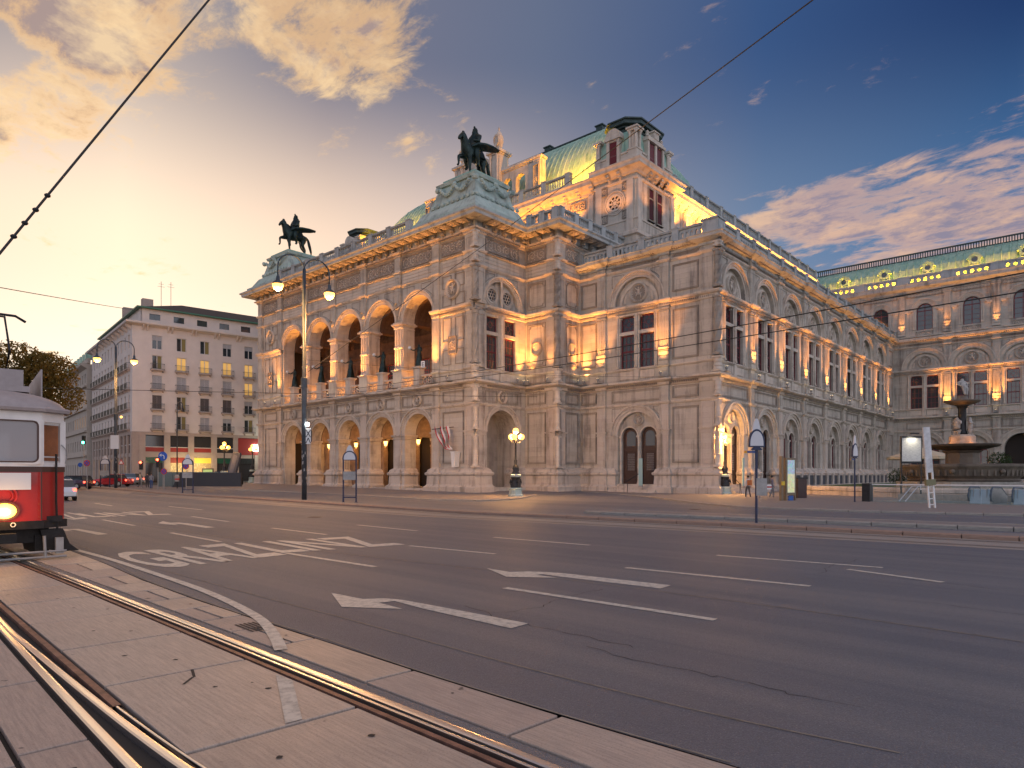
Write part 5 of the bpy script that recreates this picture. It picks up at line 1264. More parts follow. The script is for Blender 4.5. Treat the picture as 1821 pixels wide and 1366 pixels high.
# ================================================================== ground
TV, NV = Vector((.70, -.714, 0)), Vector((.714, .70, 0))
def TN(t, n, z=0.0): return TV * t + NV * n + Vector((0, 0, z))
def strip_coord(q, t):
    geo = t.nodes.new('ShaderNodeNewGeometry'); wp = geo.outputs['Position']; return wp, q.xyz(wp)
def asphalt(q, t, b, co):
    wp, (xw, yw, zw) = strip_coord(q, t)
    m_ = q.m('ADD', q.m('MULTIPLY', xw, .700), q.m('MULTIPLY', yw, .714)); al = q.m('SUBTRACT', q.m('MULTIPLY', xw, .714), q.m('MULTIPLY', yw, .700))
    lanes = q.noise(q.comb(m_, q.m('MULTIPLY', al, .03), 0.0), .55, 3, .5); lanes2 = q.noise(q.comb(m_, q.m('MULTIPLY', al, .02), 5.0), 2.2, 3, .6)
    big = q.noise(wp, .25, 5, .6); grit = q.noise(wp, 55, 2, .7); grit2 = q.voro(wp, 85)
    c = q.mix(q.ramp(big, [(.35, 0), (.7, 1)]), (.128, .140, .175), (.175, .185, .215))
    c = q.mix(q.ramp(q.m('ADD', q.m('MULTIPLY', lanes, .6), q.m('MULTIPLY', lanes2, .4)), [(.45, 0), (.60, .9)]), c, (.225, .225, .235))
    c = q.mix(q.m('MULTIPLY', q.mr(grit2, .2, .6), .42), c, (.05, .052, .062)); c = q.mix(q.mr(grit, .62, .75), c, (.36, .35, .35))
    t.links.new(c, b.inputs['Base Color'])
    bn = t.nodes.new('ShaderNodeBump'); bn.inputs['Strength'].default_value = .9; bn.inputs['Distance'].default_value = .012
    t.links.new(q.m('ADD', grit, q.m('MULTIPLY', grit2, 1.0)), bn.inputs['Height']); t.links.new(bn.outputs[0], b.inputs['Normal'])
M_ASPH = mat('worn_asphalt', (.07, .07, .075), .6, spec=.5, fn=asphalt)
def concrete(c0, c1, c2):
    def fn(q, t, b, co):
        wp, (xw, yw, zw) = strip_coord(q, t)
        m_ = q.m('ADD', q.m('MULTIPLY', xw, .714), q.m('MULTIPLY', yw, .700)); al = q.m('SUBTRACT', q.m('MULTIPLY', xw, .70), q.m('MULTIPLY', yw, .714))
        brush = q.noise(q.comb(q.m('MULTIPLY', m_, 1.0), q.m('MULTIPLY', al, .05), 0.0), 42, 4, .75); big = q.noise(wp, .9, 7, .65); pit = q.voro(wp, 26); grit = q.noise(wp, 70, 2, .6)
        oi = t.nodes.new('ShaderNodeObjectInfo').outputs['Random']
        c = q.mix(q.ramp(big, [(.33, 0), (.68, 1)]), c0, c1); c = q.mix(q.m('MULTIPLY', oi, .55), c, c2)
        c = q.mix(q.m('MULTIPLY', q.mr(brush, .38, .62), .48), c, (.24, .19, .165)); c = q.mix(q.m('MULTIPLY', q.mr(grit, .55, .72), .45), c, (.13, .11, .10))
        c = q.mix(q.mr(q.noise(wp, 5.5, 3, .5), .70, .74), c, (.10, .085, .08))
        t.links.new(c, b.inputs['Base Color'])
        bn = t.nodes.new('ShaderNodeBump'); bn.inputs['Strength'].default_value = .5; bn.inputs['Distance'].default_value = .004
        t.links.new(q.m('ADD', q.m('MULTIPLY', brush, .8), q.m('ADD', grit, q.m('MULTIPLY', pit, .5))), bn.inputs['Height']); t.links.new(bn.outputs[0], b.inputs['Normal'])
    return fn
M_SLAB = mat('brushed_concrete', (.3, .26, .22), .55, fn=concrete((.58, .45, .35), (.43, .35, .285), (.53, .45, .38)))
M_SLAB2 = mat('sandy_concrete', (.3, .26, .22), .65, fn=concrete((.52, .39, .31), (.38, .30, .25), (.54, .43, .35)))
M_PAVE = mat('pavement_asphalt', (.1, .1, .1), .7, fn=concrete((.19, .18, .18), (.15, .145, .148), (.21, .20, .195)))
M_STRIP = mat('track_strip_concrete', (.25, .23, .2), .7, fn=concrete((.34, .31, .27), (.26, .24, .22), (.38, .35, .31)))
M_KERB = mat('reddish_granite', (.3, .2, .15), .7, var=(3, .3), bump=(30, .4, .01))
M_KERB2 = mat('grey_granite', (.3, .28, .25), .75, var=(3, .3), bump=(30, .4, .01))
M_PAINT = mat('road_paint', (.62, .58, .50), .6, fn=lambda q, t, b, co: t.links.new(q.mix(q.m('MULTIPLY', q.mr(q.noise(t.nodes.new('ShaderNodeNewGeometry').outputs['Position'], 9, 8, .75), .45, .62), .55), (.60, .56, .48), (.16, .155, .15)), b.inputs['Base Color']))
M_SEAM = mat('tan_joint_sealant', (.24, .21, .17), .7, var=(4, .4)); M_TAR = mat('dark_joint', (.03, .027, .025), .8)
M_GRASS = mat('lawn_grass', (.06, .1, .02), .9, var=(4, .5), bump=(60, .8, .03))
XSX = [-900, -200, -120, -80, -50, -30, -15, 0, 15, 30, 50, 80, 120, 200, 900]; YSY = [-60, 10, 30, 45, 55, 62, 70, 80, 92, 107, 130, 200, 1200]
gm = MB()
for yv in YSY:
    for xv in XSX: gm.v.append((xv, yv, gz(xv, yv) - .045))
w_ = len(XSX)
for j in range(len(YSY) - 1):
    for i in range(w_ - 1): gm.f.append((j * w_ + i, j * w_ + i + 1, (j + 1) * w_ + i + 1, (j + 1) * w_ + i))
obj('ground', gm, M_TAR, kind='structure')
def drape(name, poly_rows, m_, off, parent=None, kind='structure', thick=0):
    """sheet between two polylines, cut finely and laid on the terrain"""
    A_, B_ = poly_rows; mb = MB(); n = 90; k = 8
    def samp(P, u):
        L_ = [0]; 
        for i in range(len(P) - 1): L_.append(L_[-1] + math.hypot(P[i + 1][0] - P[i][0], P[i + 1][1] - P[i][1]))
        d = u * L_[-1]
        for i in range(len(P) - 1):
            if d <= L_[i + 1] + 1e-9: f = (d - L_[i]) / max(1e-9, L_[i + 1] - L_[i]); return (P[i][0] + (P[i + 1][0] - P[i][0]) * f, P[i][1] + (P[i + 1][1] - P[i][1]) * f)
        return P[-1][:2]
    for i in range(n + 1):
        a, b = samp(A_, i / n), samp(B_, i / n)
        for j in range(k + 1):
            x_, y_ = a[0] + (b[0] - a[0]) * j / k, a[1] + (b[1] - a[1]) * j / k; mb.v.append((x_, y_, gz(x_, y_) + off))
    for i in range(n):
        for j in range(k): q = i * (k + 1) + j; mb.f.append((q, q + 1, q + k + 2, q + k + 1))
    return obj(name, mb, m_, parent, kind=kind)
def xy(v): return (v.x, v.y)
# the edge between the slabs and the asphalt, and the far kerb
Epts = [(t, n) for t, n in ((-60, 5.2), (-30, 4.0), (-20.5, 3.7), (-15.1, 3.62), (-12.4, 3.5), (-10.1, 3.48), (-8.4, 3.52), (-6.6, 3.58), (-5, 3.62), (-3.25, 3.70), (-2, 3.8), (1, 4.0), (8, 4.8), (20, 6.5))]
EDGE = [xy(TN(*p)) for p in Epts]
K1 = [(-150, 190), (-100, 142)] + [xy(at(*p)) for p in ((117, 863.6), (240, 874.5), (430, 887.5), (606, 900), (830, 914.6))] + [(2.5, 26.9), (7.4, 22.9), (10.6, 20.2), (14.2, 17.2), (24, 9.5), (40, -4)]
ROAD = drape('road', (EDGE, K1), M_ASPH, 0.0)
def off_line(P, d):
    r = []
    for i in range(len(P)):
        a, b = Vector(P[max(i - 1, 0)][:2]), Vector(P[min(i + 1, len(P) - 1)][:2]); t = (b - a).normalized(); r.append((P[i][0] - t.y * d, P[i][1] + t.x * d))
    return r
# everything beyond the first kerb is low asphalt, the plaza
drape('side_road', (off_line(K1, .3), [(-150, 800), (-20, 500), (100, 400), (250, 250), (300, 100), (300, 0)]), M_ASPH, -.004)
drape('track_strip', (off_line(K1, -2.6), off_line(K1, -.02)), M_STRIP, .004)
for d in (-2.15, -1.95, -.72, -.52): drape('far_tram_rail', (off_line(K1, d), off_line(K1, d + .05)), M_RUST, .009)
drape('platform_strip', (off_line(K1, .28), off_line(K1, 1.3)), M_PAVE, .12)
def kerb(P, m_, h, ln=1.35, w=.3, label=None, name='kerb_stone', u0=0, batter=.02, parent=None):
    P = [Vector((p[0], p[1], 0)) for p in P]; L_ = [0]
    for i in range(len(P) - 1): L_.append(L_[-1] + (P[i + 1] - P[i]).length)
    def pt(d):
        for i in range(len(P) - 1):
            if d <= L_[i + 1] + 1e-9: return P[i].lerp(P[i + 1], (d - L_[i]) / max(1e-9, L_[i + 1] - L_[i]))
        return P[-1]
    d = 0.0; out = []
    base = MB().box(-.5, .5, 0, 1, 0, 1)
    if 'kerbm' not in CACHE:
        b = MB(); k = .03
        b.v = [(-.5, 0, -.3), (.5, 0, -.3), (.5, 1, -.3), (-.5, 1, -.3), (-.5, 0, .8), (.5, 0, .8), (.5, 1, 1), (-.5, 1, 1), (-.5, .1, 1), (.5, .1, 1)]
        b.f = [(0, 1, 5, 4), (4, 5, 9, 8), (8, 9, 6, 7), (1, 2, 6, 9, 5), (3, 0, 4, 8, 7), (2, 3, 7, 6)]
        CACHE['kerbm'] = b.mesh('kerb_stone')
    while d < L_[-1] - .2:
        l_ = min(ln * random.uniform(.85, 1.15), L_[-1] - d); a, b = pt(d), pt(d + l_); c = (a + b) / 2; t = (b - a)
        me = CACHE.setdefault(('kerbm', m_.name), None)
        if me is None: me = CACHE['kerbm'].copy(); me.materials.append(m_); CACHE[('kerbm', m_.name)] = me
        o = bpy.data.objects.new(name, me); COL.objects.link(o); o.location = (c.x, c.y, gz(c.x, c.y)); o.rotation_euler = (0, 0, math.atan2(t.y, t.x)); o.scale = (t.length - .025, w, h + random.uniform(-.006, .006)); o.parent = parent
        out.append(o); d += l_
    return out
KP = empty('kerb', (0, 0, 0)); KP['kind'] = 'structure'
kerb(K1[2:], M_KERB, .125, 1.5, parent=KP)
# traffic island
ISL = [(3.3, 30.9), (3.7, 30.2), (8.6, 26.3), (15.9, 20.7), (24, 14.4), (38, 3)]
I2 = off_line(ISL, 2.0); kerb(ISL, M_KERB2, .13, 1.3, parent=KP); kerb(list(reversed(I2)), M_KERB2, .13, 1.5, parent=KP); drape('traffic_island', (off_line(ISL, .28), off_line(ISL, 1.75)), M_PAVE, .122)
PL_ = [xy(at(*p)) for p in ((300, 864.5), (430, 872.5), (560, 878.5), (690, 885), (759.5, 890))] + [(-2.6, 45.3), (-.9, 46.3), (.6, 49.5), (2.2, 58)]
PB = [xy(LW(a, b)) for a, b in ((-2, 60), (0, 42), (0, 21), (0, 0), (3, 0), (7.5, -.1), (7.3, -2))]
drape('pavement', (off_line(PL_, .28), PB), M_PAVE, .1); kerb(PL_, M_KERB2, .105, 1.3, parent=KP)
PR = [(6.9, 67), (9.5, 60), (11.0, 52), (11.2, 42), (12.2, 36), (15.7, 32.3), (22.1, 28.4), (30, 22.8), (50, 8)]
drape('pavement', (off_line(PR, .28), [xy(LW(a, b)) for a, b in ((XD, -4.3), (XD, -12), (XD, -18.8), (30, -18.8), (50, -18.8), (72, -30), (75, -60))]), M_PAVE, .1); kerb(PR, M_KERB2, .105, 1.3, parent=KP)
# ---- track bed in the foreground
BED = empty('tram_track', (0, 0, 0)); BED['kind'] = 'structure'
def rail_n(t): return 3.10 + .022 * t + (-.0005) * t * t if t > -17 else 2.58 + (t + 17) * .02
def A_n(t): return 1.21 + .004 * max(0, -t - 5) ** 1.5 * .6
def B_n(t): return max(A_n(t) + .055, 1.47 + .02 * t + .045 * math.exp(t + 4.3)) if t < -3 else 1.47 + .02 * t + .045
def slab(t0, t1, n0, n1, m_, z=0.0, gap=.02, name='concrete_slab', parent=BED, holes=True):
    z += random.uniform(-.003, .003); P = []
    f0 = n0 if callable(n0) else (lambda t: n0); f1 = n1 if callable(n1) else (lambda t: n1)
    k = 5; ts = [t0 + gap + (t1 - t0 - 2 * gap) * i / k for i in range(k + 1)]
    pts_ = [TN(t, f0(t) + gap) for t in ts] + [TN(t, f1(t) - gap) for t in reversed(ts)]
    c = sum(pts_, Vector()) / len(pts_); rel = [p - c for p in pts_]; mb = MB(); bev = .003
    ins = [p * (1 - bev / max(.3, p.length)) for p in rel]; n = len(rel)
    mb.v = [(p.x, p.y, -.04) for p in rel] + [(p.x, p.y, z - .006) for p in rel] + [(p.x, p.y, z) for p in ins]
    for i in range(n): j = (i + 1) % n; mb.f += [(i, j, n + j, n + i), (n + i, n + j, 2 * n + j, 2 * n + i)]
    mb.f.append(tuple(range(2 * n, 3 * n)))
    o = obj(name, mb, m_, parent, c); o['d'] = 0; del o['d']; return o
NA = lambda t: 1.485; NR = lambda t: rail_n(t) - .245
J = [-24, -21.2, -19.5, -17.8, -16.1, -14.4, -12.7, -11.25, -9.6, -7.96, -6.35, -4.46, -2.75, -1.0, .8, 2.6, 4.4, 6.5]
for a, b in zip(J, J[1:]): slab(a, b, NA, NR, M_SLAB)
JR = [-24, -22, -20.2, -18.5, -17, -15.6, -14.3, -13.2, -12.1, -11.2, -10.2, -9.3, -8.4, -7.6, -6.66, -4.95, -3.26, -1.6, 0, 1.7, 3.5]
En = lambda t: next((Epts[i][1] + (Epts[i + 1][1] - Epts[i][1]) * (t - Epts[i][0]) / (Epts[i + 1][0] - Epts[i][0]) for i in range(len(Epts) - 1) if Epts[i][0] <= t <= Epts[i + 1][0]), 4)
for i, (a, b) in enumerate(zip(JR, JR[1:])):
    if b <= -6.6 and i % 2: slab(a, b, lambda t: rail_n(t) + .12, lambda t: (rail_n(t) + .12 + En(t)) / 2, M_SLAB2, name='concrete_slab'); slab(a, b, lambda t: (rail_n(t) + .12 + En(t)) / 2, En, M_SLAB)
    else: slab(a, b, lambda t: rail_n(t) + .12, En, M_SLAB if i % 3 else M_SLAB2)
NL = lambda t: A_n(t) - .065
for a, b in ((-13, -10.4), (-10.4, -8.7), (-8.7, -6.95), (-6.95, -5.17), (-5.17, -3.4), (-3.4, -1.6), (-1.6, .2), (.2, 2)): slab(a, b, .73, NL, M_SLAB2)
for a, b in ((-13, -9), (-9, -6.9), (-6.9, -5.0), (-5.0, -3.3), (-3.3, -1.5), (-1.5, .4), (.4, 2.4)): slab(a, b, -1.2, .73, M_SLAB2); slab(a, b, -4.5, -1.2, M_SLAB)
# filler strips and rails
def tsweep(name, fn_, w, z0, z1, m_, t0=-26, t1=6.5, n=130, parent=BED, kind=None, smooth=False, crown=0):
    mb = MB()
    for i in range(n + 1):
        t = t0 + (t1 - t0) * i / n; a = fn_(t)
        for nn__, zz in ((a - w / 2, z0), (a - w / 2, z1 - crown), (a - w / 4, z1), (a + w / 4, z1), (a + w / 2, z1 - crown), (a + w / 2, z0)): mb.v.append(tuple(TN(t, nn__, zz)))
    for i in range(n):
        for j in range(5): q = i * 6 + j; mb.f.append((q, q + 1, q + 7, q + 6))
    return obj(name, mb, m_, parent, kind=kind, smooth=smooth)
RL = tsweep('rail', lambda t: rail_n(t) - .03, .078, -.05, .006, M_STEEL, crown=.004)
tsweep('rail_lip', lambda t: rail_n(t) - .115, .03, -.05, .003, M_STEEL, parent=RL, crown=.002); tsweep('steel_edge', lambda t: rail_n(t) - .205, .045, -.05, -.002, M_REDSTEEL)
tsweep('tar_filler', lambda t: rail_n(t) + .055, .11, -.05, -.004, M_ASPH)
RA = tsweep('rail', A_n, .068, -.05, .007, M_STEEL, crown=.004)
RB = tsweep('rail', B_n, .062, -.05, .005, M_STEEL, crown=.004); tsweep('rail_lip', lambda t: B_n(t) + .075, .018, -.05, .002, M_STEEL, t0=-6.0, parent=RB, crown=.002)
tsweep('steel_edge', lambda t: 1.445, .055, -.05, .004, M_REDSTEEL, t1=-5.75)
tsweep('steel_edge', lambda t: 1.455 + .01 * (t + 5.7), .02, -.05, 0, M_RUST, t0=-5.7)
# drilled holes, stains and the crack: small dark pits in the slabs
pit = MB()
for px, py in ((195, 1134 - 0), (322, 1066), (402, 1093), (489, 1106), (611, 1129)): pass
for t, n, r in ((-8.7, 1.95, .035), (-8.4, 2.25, .03), (-7.3, 1.9, .035), (-6.8, 2.2, .04), (-5.7, 2.15, .03), (-5.35, 2.45, .04), (-4.0, 1.9, .035), (-3.9, 2.5, .045), (-4.7, .95, .03), (-5.6, 2.42, .02), (-3.3, 2.0, .03), (-2.5, 2.4, .04), (-10.4, 2.1, .03), (-10.0, 2.4, .03), (-7.0, 3.4, .025), (-9.6, 3.3, .04), (-4.2, 3.45, .02)):
    c = TN(t, n, .0045); P = [(c.x + r * random.uniform(.7, 1.2) * math.cos(2 * PI * i / 9) * .7, c.y + .6 * r * random.uniform(.7, 1.2) * math.sin(2 * PI * i / 9)) for i in range(9)]; mb = MB(); mb.quad(*[(p[0], p[1], .0045) for p in P]); addmb(pit, mb)
obj('slab_pit', pit, M_TAR, BED, kind='stuff')
cr = MB()
for (t, n), (t2, n2) in (((-5.95, 1.98), (-6.1, 2.12)), ((-6.1, 2.12), (-6.35, 2.2))): a, b = TN(t, n, .005), TN(t2, n2, .005); d = (b - a).cross(Vector((0, 0, 1))).normalized() * .018; cr.quad(a - d * .3, a + d, b + d * .4, b - d)
obj('crack', cr, M_TAR, BED)
# steel drain grates
for t0, n0, n1, ln in ((-7.9, 3.2, 3.45, .5),):
    g_ = MB(); n = int((n1 - n0) / .05)
    for i in range(n):
        a = TN(t0, n0 + .05 * i, .006); b = TN(t0 + ln, n0 + .05 * i, .006); c = TN(t0 + ln, n0 + .05 * i + .025, .006); d = TN(t0, n0 + .05 * i + .025, .006); g_.quad(a, b, c, d)
    obj('drain_grate', g_, M_RUST, BED, kind='stuff')
# ---- paint on the road
def poly(name, pix, m_=M_PAINT, off=.006, world=False, parent=None):
    mb = MB(); P = [at(*p) for p in pix] if not world else [Vector(p) for p in pix]
    mb.quad(*[(p.x, p.y, gz(p.x, p.y) + off) for p in P]); return obj(name, mb, m_, parent or ROAD)
def dash(a, b, w=.14, m_=M_PAINT):
    A_, B_ = at(*a), at(*b); d = (B_ - A_); d.z = 0; s_ = d.normalized().cross(Vector((0, 0, 1))) * w / 2; mb = MB(); n = max(1, int(d.length / 3))
    for i in range(n):
        p, q = A_.lerp(B_, i / n), A_.lerp(B_, (i + 1) / n); mb.quad(*[(v.x, v.y, gz(v.x, v.y) + .006) for v in (p - s_, q - s_, q + s_, p + s_)])
    obj('lane_dash', mb, m_, ROAD)
for a, b in (((898, 1046), (1272, 1103)), ((1113, 1010), (1441, 1043)), ((1275, 988), (1570, 1010)), ((1508, 1013), (1677, 1036)), ((878, 956), (1049, 970)), ((636, 934), (742, 944.5)), ((728, 971), (881, 985.5)), ((508, 984), (667, 1008.5)),
             ((303.5, 947.8), (392, 964)), ((182.5, 924.6), (239, 935)), ((341, 918.8), (406, 928)), ((484, 939.5), (580, 951)), ((120, 912), (152, 918)), ((168, 895), (200, 900)), ((300, 901), (360, 907))): dash(a, b)
def zz6(*p): return [(500 + x_ / 2.276, 900 + y_ / 2.276) for x_, y_ in p]
ARW = [(203, 353), (330, 378), (420, 375), (490, 381), (620, 405), (1000, 477), (930, 497), (570, 416), (460, 386), (395, 393), (492, 418), (245, 410)]
poly('lane_arrow', zz6(*ARW)); poly('lane_arrow', zz6((832, 253), (925, 268), (1000, 266), (1070, 268), (1140, 273), (1578, 322), (1535, 335), (1130, 287), (1060, 277), (1030, 280), (1120, 292), (912, 288)))
poly('lane_arrow', [(x_ / 3.902, 640 + y_ / 3.902) for x_, y_ in ((1095, 1135), (1130, 1121), (1180, 1131), (1240, 1130), (1300, 1135), (1492, 1163), (1430, 1168), (1260, 1142), (1200, 1138), (1240, 1148), (1150, 1142))])
poly('lane_arrow', [(x_ / 3.902, 640 + y_ / 3.902) for x_, y_ in ((380, 1175), (440, 1176), (545, 1174), (752, 1210), (680, 1216), (520, 1182), (465, 1181), (505, 1190), (385, 1187))])
def word(txt, bl, br, tl):
    A_, B_, C_ = at(*bl), at(*br), at(*tl); cu = bpy.data.curves.new('w', 'FONT'); cu.body = txt; cu.resolution_u = 3; cu.offset = .02; o = bpy.data.objects.new('w', cu); COL.objects.link(o)
    me = bpy.data.meshes.new_from_object(o.evaluated_get(bpy.context.evaluated_depsgraph_get())); bpy.data.objects.remove(o)
    xs = [v.co.x for v in me.vertices]; ys = [v.co.y for v in me.vertices]; x0_, x1_, y0_, y1_ = min(xs), max(xs), min(ys), max(ys)
    for v in me.vertices:
        p = A_ + (B_ - A_) * ((v.co.x - x0_) / (x1_ - x0_)) + (C_ - A_) * ((v.co.y - y0_) / (y1_ - y0_)); v.co = (p.x, p.y, gz(p.x, p.y) + .006)
    me.materials.append(M_PAINT); me.name = 'painted_word'; oo = bpy.data.objects.new('painted_word', me); COL.objects.link(oo); oo.parent = ROAD; props(oo, 'white road lettering reading ' + txt)
word('GRAZ', (282.3, 1013), (513.5, 987), (186.8, 985.3)); word('LINZ', (501.8, 983.8), (722.9, 968.6), (414.7, 966.5)); word('LINZ', (166.6, 920), (307.5, 915), (133, 913.7)); word('GRAZ', (60, 932), (158, 922), (20, 921))
def ribbon(name, pix, w, m_, world=None, off=.005, w2=None):
    P = [at(*p) for p in pix]; P = [P[0]] + P + [P[-1]]; Q = []
    for i in range(1, len(P) - 2):
        for s_ in range(8):
            t = s_ / 8; a, b, c, d = P[i - 1], P[i], P[i + 1], P[i + 2]
            Q.append(.5 * ((2 * b) + (-a + c) * t + (2 * a - 5 * b + 4 * c - d) * t * t + (-a + 3 * b - 3 * c + d) * t ** 3))
    Q.append(P[-2]); mb = MB()
    for i, p in enumerate(Q):
        d = (Q[min(i + 1, len(Q) - 1)] - Q[max(i - 1, 0)]); d.z = 0; s_ = d.normalized().cross(Vector((0, 0, 1))) * w / 2; mb.v += [tuple((p - s_)[:2]) + (gz(p.x, p.y) + off,), tuple((p + s_)[:2]) + (gz(p.x, p.y) + off,)]
    for i in range(len(Q) - 1): mb.f.append((2 * i, 2 * i + 1, 2 * i + 3, 2 * i + 2))
    return obj(name, mb, m_, ROAD)
ribbon('edge_line', [(40, 950), (92, 966.5), (191, 993.8), (266, 1017.7), (341, 1043.3), (392, 1063.7), (436.6, 1085.9), (467.3, 1106), (488, 1132), (500, 1157)], .13, M_PAINT, off=.009)
ribbon('joint_sealant', [(60, 946), (112, 961), (191, 988), (307, 1019), (500, 1071), (600, 1096.5), (763, 1141.6), (1000, 1205), (1300, 1278), (1600, 1340)], .022, M_SEAM); ribbon('joint_sealant', [(200, 925), (450, 963), (640, 988), (860, 1013), (1100, 1043), (1400, 1082), (1821, 1142)], .03, M_SEAM); ribbon('joint_sealant', [(207, 1002.5), (256, 1030), (341, 1062), (433, 1093), (570, 1134), (737, 1191), (1001, 1272), (1300, 1357)], .02, M_SEAM)
poly('painted_bar', [(490.5, 1200.8), (520, 1211), (537.5, 1280.5), (507.5, 1288.5)], off=.0075)
pt_ = MB()
for px, py, r in ((1050, 925, .0),): pass
M_PATCH = mat('dark_asphalt_patch', (.08, .08, .088), .75, var=(3, .3), bump=(60, .5, .005))
rdp = random.Random(11)
for px, py in ((1236, 906), (560, 920)):
    c = at(px, py); mb = MB(); r0 = .31
    mb.slab([(c.x + r0 * math.cos(2 * PI * i / 20), c.y + r0 * math.sin(2 * PI * i / 20)) for i in range(20)], .001, .007); o = obj('manhole_cover', mb, M_RUST, ROAD)
    o2 = MB()
    for i in range(20):
        a, b = 2 * PI * i / 20, 2 * PI * (i + 1) / 20; o2.quad(*[(c.x + q * math.cos(t_), c.y + q * math.sin(t_), .0085) for q, t_ in ((.36, a), (.36, b), (.32, b), (.32, a))])
    obj('cover_ring', o2, M_KERB2, o)
for k in range(7):
    px, py = rdp.uniform(500, 1700), rdp.uniform(960, 1300); p = at(px, py); mb = MB(); d = (NV if k % 2 else TV) * .12; prev = p
    for i in range(22):
        q = prev + d + Vector((rdp.gauss(0, .035), rdp.gauss(0, .035), 0)); s_ = (q - prev).cross(Vector((0, 0, 1))).normalized() * rdp.uniform(.002, .007); mb.quad(*[tuple(w)[:2] + (.0028,) for w in (prev - s_, q - s_, q + s_, prev + s_)]); prev = q
    obj('road_crack', mb, M_TAR, ROAD)
# ================================================================== vehicles, masts and street furniture
def tnobj_frame(): pass
# ---- the red and white tram: local x = direction of travel, y = left of travel, placed on the track
M_TRED = mat('tram_red_paint', (.42, .018, .014), .32, var=(1.5, .12), coat=.3); M_TWHITE = mat('tram_cream_paint', (.78, .72, .67), .4, var=(2, .1))
M_TBROWN = mat('tram_brown_band', (.07, .025, .015), .45); M_TROOF = mat('tram_roof_grey', (.36, .31, .30), .6, var=(3, .15)); M_TBLACK = mat('tram_underframe', (.018, .015, .014), .6, .3, var=(6, .5))
M_VARN = mat('varnished_wood', (.40, .12, .03), .35, var=(3, .3)); M_SGL = mat('clear_side_glass', (.1, .08, .07), .05, spec=.6, alpha=.18); M_TGLASS = mat('tram_glass', (.34, .32, .34), .05, spec=1.0, alpha=.55)
tc = TN(-16.72, 2.2)
TR = empty('tram', tc, math.atan2(-.714, .70), 'vintage red and white tram with one glowing oval headlamp, cut off by the left edge', 'tram')
HW = 1.08; FX = [(-.40, HW), (-.02, .62), (.05, 0), (-.02, -.62), (-.40, -HW)]          # plan of the front
def band3(mb, z0, z1, o=0.0, t=.05, ln=10.0, pts_=FX):
    """shell wall following the faceted front and the sides"""
    P = [(-ln, HW + o)] + [(x_ + o, y_ + (o if y_ > 0 else (-o if y_ < 0 else 0)) * (1 if abs(y_) > 1 else .5)) for x_, y_ in pts_] + [(-ln, -HW - o)]
    for (x0, y0), (x1, y1) in zip(P, P[1:]):
        d = Vector((x1 - x0, y1 - y0)).normalized(); nx, ny = d.y * t, -d.x * t
        k = len(mb.v); mb.v += [(x0, y0, z0), (x1, y1, z0), (x1 + nx, y1 + ny, z0), (x0 + nx, y0 + ny, z0), (x0, y0, z1), (x1, y1, z1), (x1 + nx, y1 + ny, z1), (x0 + nx, y0 + ny, z1)]
        mb.f += [(k + a, k + b, k + c, k + d_) for a, b, c, d_ in ((0, 3, 2, 1), (4, 5, 6, 7), (0, 1, 5, 4), (1, 2, 6, 5), (2, 3, 7, 6), (3, 0, 4, 7))]
    return mb
obj('red_body', band3(MB(), .82, 1.82), M_TRED, TR); obj('brown_band', band3(MB(), 1.82, 1.93, .012), M_TBROWN, TR); obj('waist_rail', band3(MB(), 1.93, 1.98, .02), M_TWHITE, TR)
up = band3(MB(), 2.86, 3.12)
for x_, y_ in ((-.03, .60), (-.03, -.60), (-.39, 1.05), (-.39, -1.05)): up.box(x_ - .06, x_ + .03, y_ - .055, y_ + .055, 1.98, 2.9)
for s_ in (-1, 1):
    for k in range(8): up.box(-10 + 1.3 * k, -9.88 + 1.3 * k, s_ * HW - .04, s_ * HW + .04, 1.98, 2.9)
up.box(-.02, .04, -.6, .6, 1.98, 2.04); obj('white_frame', up, M_TWHITE, TR)
# windscreen with rounded corners, and its brown gasket
def rrect(w, z0, z1, r, n=5):
    P = []
    for cx_, cz_, a0 in ((w - r, z1 - r, 0), (-w + r, z1 - r, 90), (-w + r, z0 + r, 180), (w - r, z0 + r, 270)):
        for i in range(n + 1): a = R(a0 + 90 * i / n); P.append((cx_ + r * math.cos(a), cz_ + r * math.sin(a)))
    return P
def rr_plate(w, z0, z1, r, xx, t):   # plate in the y,z plane at x=xx
    m_ = MB().prism(rrect(w, z0, z1, r), 0, t); m_.v = [(xx + b, a, c) for a, b, c in m_.v]; return m_
def rr_ring(w, z0, z1, r, xx, t, wd):
    A_, B_ = rrect(w, z0, z1, r), rrect(w - wd, z0 + wd, z1 - wd, max(.02, r - wd)); m_ = MB(); n = len(A_)
    for (p, q) in zip(A_, B_): m_.v += [(xx, p[0], p[1]), (xx + t, p[0], p[1]), (xx + t, q[0], q[1]), (xx, q[0], q[1])]
    for i in range(n):
        j = (i + 1) % n
        for a in range(4): b = (a + 1) % 4; m_.f.append((4 * i + a, 4 * j + a, 4 * j + b, 4 * i + b))
    return m_
fr2 = rr_ring(.60, 1.97, 2.92, .1, .005, .05, .06); obj('white_frame', fr2, M_TWHITE, TR)
ws = obj('windscreen', rr_plate(.55, 2.02, 2.86, .1, .02, .015), M_TGLASS, TR); obj('gasket', rr_ring(.56, 2.01, 2.87, .11, .03, .03, .028), M_TBROWN, ws)
